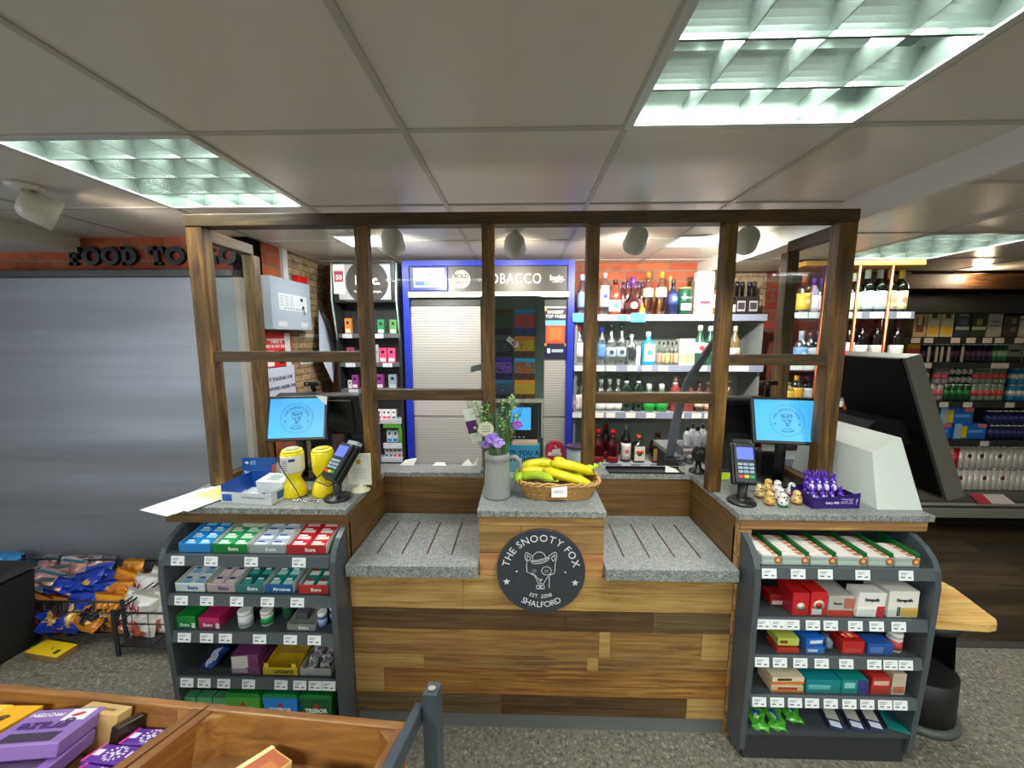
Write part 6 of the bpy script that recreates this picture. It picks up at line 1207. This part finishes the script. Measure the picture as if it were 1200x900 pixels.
def cans(label, group, cb, cp, sh, pxs, dys, z0=None, h=.12, r=.031, name='drink_can', rot=None):
    f = None
    for px in pxs:
        for dy in dys:
            L = (fp(px, dy), YG + dy, FZ[sh] + .0006 if z0 is None else z0)
            if f is None: f = can(cb, cp, h, r); f.name = name; f.location = L; tag(f, label, 'can', group); f.rotation_euler = rot or (0, 0, 0)
            else: dup(f, L)
def rng(a, b, st):
    L = []
    while a <= b: L.append(a); a += st
    return L
# second shelf
fbox(1, 1058, 1073, 403, '#d8a01c', 'yellow and red carton behind the black terminal top', prints=[(0, 1, .3, .75, '#c8503c')])
cans('dark purple slim can in the row on the second fridge shelf', 'dark purple cans on the second fridge shelf', '#1c1c3c', '#6a4a68', 1, rng(1077, 1153, 6.3), (.045,), h=W(1110, 402.5, YG + .045).z - FZ[1], r=.0215)
for i, px in enumerate((1084, 1093, 1099, 1107, 1123)): fbox(1, px - 1.6, px + 1.6, 406, '#a8a490', 'pale cardboard divider flap between the dark purple cans', dy=.0, d=.004, name='card_flap', group='divider flaps')
cans('green slim can on the second fridge shelf', 'green slim cans', '#1c6a34', '#a8c8a8', 1, rng(1158, 1172, 6.2), (.045,), h=W(1165, 402.5, YG + .045).z - FZ[1], r=.0215)
for i, (a, b) in enumerate(((1175, 1191), (1193, 1208))): fbox(1, a, b, 403, '#8f8c84', 'grey and black carton at the right of the second shelf, %s of two' % ('left', 'right')[i], prints=[(.0, 1, 0, .3, '#201c1c'), (.15, .9, .55, .7, '#242420')])
# third shelf: two layers of cans
hc = (W(1150, 430, YG + .05).z - FZ[2] - .003) / 2
for k in (0, 1):
    z = FZ[2] + .0006 + k * (hc + .0008); lay = ('lower', 'upper')[k]; s_ = -2 if k else 0
    cans('tan can at the left of the third fridge shelf, %s layer' % lay, 'tan cans ' + lay, '#8c7c58', '#d8d0bc', 2, (1077 + s_, 1084 + s_), (.05,), z, hc, .028)
    cans('mauve silver can with pink oval, %s layer' % lay, 'mauve cans ' + lay, '#a8989c', '#d86470', 2, (1092 + 4 * k, 1100 + 4 * k), (.05,), z, hc, .03)
    if k == 0: cans('green can in the row beside the mauve ones, lower layer', 'green cans lower', '#0e4a26', '#2c7a48', 2, rng(1108.5, 1133, 7.8), (.05,), z, hc, .031)
    else:
        f = None
        for zz, n in ((z + .033, 4), (z + .098, 4)):
            for i in range(n):
                L = (fp(1112.0 + 7.2 * i, .05), YG + .16, zz - .0005)
                if f is None: f = can('#0e4a26', None, .12, .03); f.rotation_euler = (PI / 2, 0, 0); f.location = L; tag(f, 'green can lying on its side showing its silver end', 'can', 'green cans lying down')
                else: dup(f, L)
    cans('silver green can with red oval, %s layer' % lay, 'silver green cans ' + lay, '#7c9078', '#c8444c', 2, rng(1141, 1177, 7.4), (.05,), z, hc, .03)
    cans('white can with bright blue top half, %s layer' % lay, 'blue topped cans ' + lay, '#1c82b8', '#d0ccc4', 2, rng(1185, 1222, 7.6), (.05,), z, hc, .03)
# fourth shelf
z4 = FZ[3] + .0006; zm = W(1120, 496.5, YG + .04).z
PRB = [(.0, .22, 0, 1, '#8cc0dc'), (.1, .2, .2, .75, '#c8a8b0'), (.23, .40, .05, .85, '#e0c018'), (.72, 1, .75, 1, '#d87468'), (.45, .9, .4, .6, '#5ca0e0')]
for p0, p1, z, top, lab in ((1086, 1122, z4, None, 'bright blue beer carton with yellow glass, bottom left beside the terminal'), (1126, 1164, z4, None, 'bright blue beer carton with yellow glass, bottom right of the pile'), (1107, 1146, zm + .001, 478, 'bright blue beer carton with yellow glass on top of the other two')):
    o = carton('beer_carton', lab, 'carton', fp(p0, .04), fp(p1, .04), YG + .04, YG + .26, z, zm if top is None else W(1126, top, YG + .04).z, '#1464c4', prints=PRB)
fbox(3, 1096, 1105, 480, '#242c34', 'dark grey carton behind the upper blue beer carton', z0=zm + .001, dy=.1)
hn = (W(1180, 480, YG + .05).z - z4 - .003) / 2
for k in (0, 1): cans('navy blue can with silver top, %s layer of the fourth shelf' % ('lower', 'upper')[k], 'navy cans ' + 'lu'[k], '#1a2050', '#3a4078', 3, rng(1169 if k == 0 else 1163, 1220, 6.6), (.05,), z4 + k * (hn + .0008), hn, .0265)
# bottom deck: white cans in two layers
hw = (W(1150, 522, YG + .05).z - FZ[4] - .003) / 2
for k in (0, 1):
    z = FZ[4] + .0006 + k * (hw + .0008)
    cans('white can with red print in the %s layer on the bottom deck' % ('lower', 'upper')[k], 'white red cans ' + 'lu'[k], '#d8d0c8', '#c86460', 4, rng(1100, 1122, 7.2), (.05,), z, hw, .031)
    cans('white can with red heart stripe in the %s layer on the bottom deck' % ('lower', 'upper')[k], 'heart cans ' + 'lu'[k], '#c81c24', '#d8344c', 4, (1129.4,), (.05,), z, hw, .031)
    cans('white can with small dark crest in the %s layer on the bottom deck' % ('lower', 'upper')[k], 'crest cans ' + 'lu'[k], '#d4cec6', None, 4, rng(1136.6, 1222, 7.2), (.05,), z, hw, .031)
    L = [o for o in bpy.data.objects if o.get('group') == 'crest cans ' + 'lu'[k]]
    for i in ((1, 3, 6) if k else (0, 4, 7)): MB().lathe([(.018, 0), (.001, .0006)], (0, -.0315, hw * .58), 12, Euler((PI / 2, 0, 0)).to_matrix()).obj('crest', mat('#7c3c3c', .5), L[i])
# ================================================================ CRISPS
t = T('crisp_basket', 'long black wire basket heaped with crisp bags below the roller shutter', 'basket', (0, 0, 0)); WR = mat('#18181a', .4)
def basket(t, x0, x1, y0, y1, z0, z1, nx, posts=True):
    B = MB(); r_ = .0045
    for z in (z0, z1, (z0 + z1) / 2 + .03): B.tube([(x0, y0, z), (x1, y0, z), (x1, y1, z), (x0, y1, z), (x0, y0, z)], r_ if z != (z0 + z1) / 2 + .03 else .003, 6)
    B.obj('rim_wires', WR, t); B = MB()
    for i in range(nx + 1): x = x0 + (x1 - x0) * i / nx; B.tube([(x, y0, z1), (x, y0, z0), (x, y1, z0), (x, y1, z1)], .002, 5)
    B.obj('upright_wires', WR, t)
    for x in (x0, x1): MB().bb(x - .01, x + .01, y0 - .012, y0 - .0055, 0, z1 + .02).obj('leg', WR, t); MB().bb(x - .01, x + .01, y1 + .0055, y1 + .012, 0, z1 + .02).obj('leg', WR, t)
    MB().bb(x0 + .005, x1 - .005, y0 + .006, y1 - .006, z0 - .004, z0 - .0005).obj('wire_floor', mat('#1e1e20', .6), t)
basket(t, -2.95, -1.96, 1.70, 2.05, .045, .22, 12)
t = T('crisp_basket', 'shorter black wire basket holding white bags next to the sweet stand', 'basket', (0, 0, 0)); basket(t, -1.93, -1.46, 1.63, 2.05, .045, .22, 6)
sd = 100
def cb(px, py, Y, cols, label, grp, tilt=60, roll=0, w=.15, h=.2, th=.06, **k):
    global sd; sd += 1; p = W(px, py, Y); return bag('crisp_bag', label, 'crisp bag', (p.x, Y, max(p.z, .13)), (R(tilt), R(roll), R(rnd.uniform(-15, 15))), w, h, th, cols, sd, grp, **k)
BLU = ('#1c3cae', '#d8a84c', '#2448c4'); ORG = ('#d8821c', '#241c1c', '#e09a20'); PIK = ('#c89a94', '#d8c4b8', '#3c6c7c'); DRK = ('#2c2024', '#8c3c28', '#c87c24'); WHT = ('#e0dcd4', '#c8604c', '#e8e4dc'); TEA = ('#2a8ac0', '#d8d4cc', '#3098d0')
for px, py, Y, til, ro in ((60, 727, 1.74, 74, 5), (88, 724, 1.74, 70, -8), (112, 728, 1.75, 76, 6)): cb(px, py + 12, Y, BLU, 'blue crisp bag with golden chips standing inside the long wire basket front', 'blue bags in the basket front', til, ro)
for px, py, Y, til, ro in ((70, 700, 1.80, 35, 12), (98, 690, 1.84, 42, -14), (120, 690, 1.92, 50, 8), (84, 706, 1.76, 28, 18), (108, 704, 1.78, 40, -10), (92, 712, 1.75, 46, 6), (112, 682, 1.97, 50, -8), (78, 714, 1.74, 44, 10)): cb(px, py, Y, BLU, 'blue crisp bag with golden chips heaped on top of the long wire basket', 'blue bags heaped on top', til, ro)
for px, py, Y, til, ro in ((118, 712, 1.75, 40, 16), (132, 704, 1.78, 48, -8), (140, 690, 1.90, 60, 10), (152, 677, 1.99, 64, -6), (128, 740, 1.74, 78, 4), (146, 704, 1.82, 46, 12), (138, 722, 1.75, 66, -6), (148, 720, 1.76, 70, 8)): cb(px, py, Y, ORG, 'black and orange crisp bag at the right end of the long wire basket', 'orange and black bags', til, ro)
for px, py, Y, til, ro in ((45, 690, 1.88, 50, 10), (62, 684, 1.95, 55, -12), (78, 675, 2.0, 60, 8), (90, 672, 2.03, 40, 16), (35, 702, 1.80, 44, -6), (25, 690, 1.92, 58, 5), (50, 672, 2.04, 66, -8), (68, 694, 1.88, 40, 12), (40, 712, 1.78, 60, 4), (96, 676, 2.02, 52, -6), (108, 672, 2.05, 48, 8), (30, 704, 1.86, 52, 8)): cb(px, py, Y, PIK, 'pink and cream crisp bag with teal end heaped at the left of the basket', 'pink and cream bags', til, ro)
for px, py, Y, til, ro in ((5, 680, 1.95, 56, 10), (12, 694, 1.84, 44, -10), (-8, 690, 1.86, 50, 4), (22, 676, 2.02, 60, 6), (4, 668, 2.04, 62, 3)): cb(px, py, Y, TEA, 'bright blue crisp bag at the far left of the basket', 'bright blue bags', til, ro)
for px, py, Y, til, ro in ((50, 745, 1.73, 78, 6), (72, 750, 1.72, 80, -4), (20, 735, 1.74, 74, 2)): cb(px, py, Y, DRK, 'dark crisp bag with rusty print low inside the long wire basket', 'dark bags low in the basket', til, ro)
for i, (px, py, Y, til, ro) in enumerate(((160, 728, 1.74, 74, 4), (182, 730, 1.75, 76, -6), (164, 700, 1.84, 62, -5), (182, 694, 1.90, 64, 6), (170, 742, 1.72, 80, 0))): cb(px, py, Y, WHT, ('white snack bag with red letter, front left in the short basket', 'white snack bag with red letter, front right in the short basket', 'white snack bag with red letter, top left in the short basket', 'white snack bag with red letter, top right in the short basket', 'white snack bag low in the short basket')[i], None, til, ro, .17, .23, .07, txts=[('N', .06, '#a02020', .2)], field=(.2, .8, .12, .42))
p = WZ(62, 760, 0); o = carton('yellow_box', 'flat yellow box lying on the floor in front of the wire basket', 'box', -2.36, -2.17, 1.585, 1.665, .0005, .03, '#8c6c40', tops=[(0, 1, 0, 1, '#e4c018'), (.72, .84, .2, .5, '#3c3c28'), (.5, .56, .45, .6, '#b84828')], rz=R(-8)); 
t = T('black_tub', 'tall black storage tub at the left edge in front of the crisps', 'tub', (-2.56, 1.58, 0)); B = MB(); P0 = [(-.15, -.13), (.16, -.15), (.17, .13), (-.15, .14)]
B.hexa([(x * .86, y * .86, 0) for x, y in P0] + [(x, y, .40) for x, y in P0]); bmesh.ops.bevel(B.b, geom=list(B.b.edges), offset=.015, segments=2, affect='EDGES'); B.obj('tub_body', mat('#121213', .6), t)
B = MB(); B.hexa([(x * 1.03, y * 1.03, .4005) for x, y in P0] + [(x * .98, y * .98, .425) for x, y in P0]); B.obj('lid', mat('#222224', .5), t)
# ================================================================ FOREGROUND CRATE
K = Vector((-.571, .617, .85)); ang = math.atan2(.592 - .647, -.195 + 1.017)
tilt = R(17); CR = wood('varnished_pine', '#6e4a22', '#946a36', '#b48a52', (2.4, 26, 26), 1.2, .4, .1); CRY = wood('varnished_pine_side', '#6e4a22', '#8e6432', '#ac824a', (26, 2.4, 26), 1.2, .4, .1); CRF = wood('varnished_pine_floor', '#7a5630', '#967048', '#ac865a', (3, 14, 14), 1.2, .5, .1)
# local frame: x along the far rim, -y toward the viewer (rising), z out of the crate
Rm = Matrix.Rotation(ang, 4, 'Z') @ Matrix.Rotation(-tilt, 4, 'X'); ER = Rm.to_euler()
def crate(label, x0, x1, dep=.46, h=.075):
    t = T('wooden_crate', label, 'crate', K + Rm.to_3x3() @ Vector((x0, 0, 0)), rot=ER); w = x1 - x0; q = .017
    MB().bb(0, w, -q, 0, -h, 0, b=.002).obj('far_board', CR, t); MB().bb(0, w, -dep, -dep + q, -h, 0, b=.002).obj('near_board', CR, t)
    MB().bb(0, q, -dep + q + .0005, -q - .0005, -h, 0, b=.002).obj('end_board', CRY, t); MB().bb(w - q, w, -dep + q + .0005, -q - .0005, -h, 0, b=.002).obj('end_board', CRY, t)
    MB().bb(q, w - q, -dep + q, -q, -h, -h + .006).obj('bottom_board', CRF, t)
    for a in (q, w - q - .03): MB().prism([(a, -q - .0005), (a + .03, -q - .0005), (a if a < .1 else a + .03, -q - .03)], 'z', -h + .0065, -.004).obj('corner_block', CR, t)
    return t
crate('varnished wooden crate on the left holding purple bars and boxes', -.62, -.002); crate('varnished wooden crate in front of the counter, nearly empty', .002, .375)
def cl(x, y, z): return K + Rm.to_3x3() @ Vector((x, y, z))
def cp_(px, py, z):
    r_ = ray(px, py); n_ = Rm.to_3x3() @ Vector((0, 0, 1)); o_ = Vector((0, 0, CZ)); pl = K + n_ * z; t_ = (pl - o_).dot(n_) / r_.dot(n_); q_ = Rm.to_3x3().inverted() @ (o_ + r_ * t_ - K); return q_.x, q_.y
def inb(name, label, cat, x, y, z, w, d, h, c, rz=0, tops=(), group=None, text=(), fronts=()):
    o = MB().bb(-w / 2, w / 2, -d / 2, d / 2, 0, h, b=.002); ms = [mat(c, .3)]
    for i, (a, b, e, f, pc) in enumerate(tops): ms.append(mat(pc, .35)); o.m(i + 1).bb(-w / 2 + a * w, -w / 2 + b * w, -d / 2 + e * d, -d / 2 + f * d, h - .0005, h + .0004 + .0002 * i)
    o = o.obj(name, ms, None, cl(x, y, z), (Rm @ Matrix.Rotation(rz, 4, 'Z')).to_euler()); tag(o, label, cat, group)
    for s, size, tc, u, v_, rr in text: txt(s, size, mat(tc, .4), o, (-w / 2 + u * w, -d / 2 + v_ * d, h + .0013), (0, 0, rr), bold=size * .006, ext=.0003)
    return o
FZ0 = -.0685
def snack(label, x, y, z, c, c2, rz, word, w2, wc):
    o = inb('snack_box', label, 'box', x, y, z, .108, .088, .0222, c, rz, [(.16, .84, .06, .30, '#3c2c44'), (.58, .9, .62, .94, '#f0ece8')] if c2 is None else [(.0, .5, .6, 1, c2), (.3, .95, .0, .25, '#d84a2c')], text=[('graze', .034, wc, .46, .46, PI), (w2, .012, '#f4f0f0', .30, .80, PI)])
    if c2 is None:
        B = MB()
        for a in range(5): B.ell((.026 + .010 * math.cos(a * 1.26), .024 + .0075 * math.sin(a * 1.26), .0227), (.007, .006, .0006), 10, 4)
        B.m(1).ell((.026, .024, .0234), (.009, .0045, .0007), 10, 4, (0, 0, .5)); B.obj('seed_print', [mat('#e8e0e0', .4), mat('#b81c3c', .4)], o)
    return o
snack('purple snack box with white splash on top of the left pile', -.215, -.088, FZ0 + .0464, '#8a68ae', None, R(14), 'graze', 'PROTEIN', '#4a2a6c')
snack('purple snack box lying directly under the top purple one', -.205, -.108, FZ0 + .0234, '#8460a8', None, R(16), 'graze', 'PROTEIN', '#4a2a6c')
snack('purple snack box at the bottom of the left pile', -.225, -.145, FZ0 + .0005, '#7e5aa4', None, R(10), 'graze', 'PROTEIN', '#4a2a6c')
snack('orange and yellow snack box lying left of the purple one', -.345, -.085, FZ0 + .0394, '#e8a818', '#e8c030', R(8), 'graze', 'LEMON', '#5c3c10')
inb('snack_box', 'plain orange snack box under the orange and yellow one', 'box', -.345, -.09, FZ0 + .0005, .105, .088, .038, '#d8601c', R(4), [(.1, .9, .1, .6, '#e0a020')])
inb('snack_box', 'tan cardboard box behind the purple snack boxes in the crate corner', 'box', -.175, -.034, FZ0 + .0005, .085, .026, .066, '#c8a468', R(-2), [(.5, .8, .3, .5, '#8c6a3c')])
inb('dark_packet', 'dark brown packet leaning beside the tan box', 'packet', -.118, -.04, FZ0 + .0005, .018, .04, .055, '#2c2018', R(-10))
for i, (x, y, z, rz) in enumerate(((-.066, -.044, .0195, 5), (-.084, -.086, .0195, 2), (-.07, -.086 - .042, .0195, -3), (-.07, -.05, .0005, 2), (-.085, -.1, .0005, 4))):
    o = inb('chocolate_bar', ('purple chocolate bar with white ring logo at the back beside the divider', 'purple chocolate bar with white ring logo second from the back', 'purple chocolate bar with white ring logo nearest the viewer', 'purple chocolate bar lying underneath at the back', 'purple chocolate bar lying underneath at the front')[i], 'chocolate bar', x, y, FZ0 + z, .078, .037, .018, '#5c2c94', R(rz), [(.0, .06, 0, 1, '#c83c8c'), (.94, 1, 0, 1, '#c83c8c')])
    B = MB()
    for a in range(14): B.ell((.0135 * math.cos(a * .449), .0135 * math.sin(a * .449), .0185), (.003, .0019, .0005), 8, 4, (0, 0, a * .449))
    for a in range(4): B.ell((.005 * math.cos(a * 1.57), .005 * math.sin(a * 1.57), .0185), (.004, .0026, .0005), 8, 4, (0, 0, a * 1.57))
    B.bb(-.034, -.022, -.006, .006, .018, .0187); B.bb(.022, .034, -.006, .006, .018, .0187)
    B.obj('ring_logo', mat('#e0d8ec', .4), o)
inb('bakery_packet', 'clear wrapped bakery packet with red jam top lying in the right crate', 'packet', .15, -.105, FZ0 + .0005, .06, .13, .034, '#d8b070', R(-24), [(.03, .97, .03, .97, '#b8603c'), (.2, .5, .2, .5, '#8c2c24'), (.5, .9, .5, .85, '#c87c3c'), (.0, .16, .2, 1, '#e8d8a0')])
inb('bakery_packet', 'cream bakery packet lying at the front of the right crate', 'packet', .262, -.122, FZ0 + .0005, .08, .10, .034, '#e0d0a0', R(4), [(.05, .95, .05, .95, '#dcc890')])
t = T('crate_stand', 'dark grey metal stand holding the wooden crates in the foreground', 'stand', K + Rm.to_3x3() @ Vector((.40, 0, 0)), rot=ER); FM = mat('#4a535c', .4, .4)
MB().bb(-.016, .0, -.47, .004, .0, .03, b=.003).obj('side_rail', FM, t)
iv = Rm.to_3x3().inverted(); dn = iv @ Vector((0, 0, -1))
B = MB(); x_ = .014; q0 = Vector((x_, .0, .055)); q1 = q0 + dn * .86
B.hexa([q1 + Vector(d_) for d_ in ((-.012, -.02, 0), (.012, -.02, 0), (.012, .02, 0), (-.012, .02, 0))] + [q0 + Vector(d_) for d_ in ((-.012, -.02, 0), (.012, -.02, 0), (.012, .02, 0), (-.012, .02, 0))]); B.obj('leg', FM, t)
q0 = Vector((x_, -.44, .04)); q1 = q0 + dn * (.86 + .44 * math.sin(tilt)); B = MB()
B.hexa([q1 + Vector(d_) for d_ in ((-.012, -.02, 0), (.012, -.02, 0), (.012, .02, 0), (-.012, .02, 0))] + [q0 + Vector(d_) for d_ in ((-.012, -.02, 0), (.012, -.02, 0), (.012, .02, 0), (-.012, .02, 0))]); B.obj('leg', FM, t)
for x_ in (-1.06, -1.04):
    pass
MB().bb(-1.02, -.018, -.46, -.44, -.16, -.125).bb(-1.02, -.018, -.03, -.01, -.16, -.125).obj('cross_bar', FM, t); MB().cyl((.014, -.003, .0555), (.014, -.003, .058), .007, n=14).obj('bolt', CHROME, t)
sc.view_settings.view_transform = 'Standard'; sc.view_settings.look = 'None'; sc.view_settings.exposure = .5
sc.cycles.use_denoising = True; sc.cycles.max_bounces = 8; sc.cycles.transparent_max_bounces = 24; sc.cycles.sample_clamp_indirect = 6
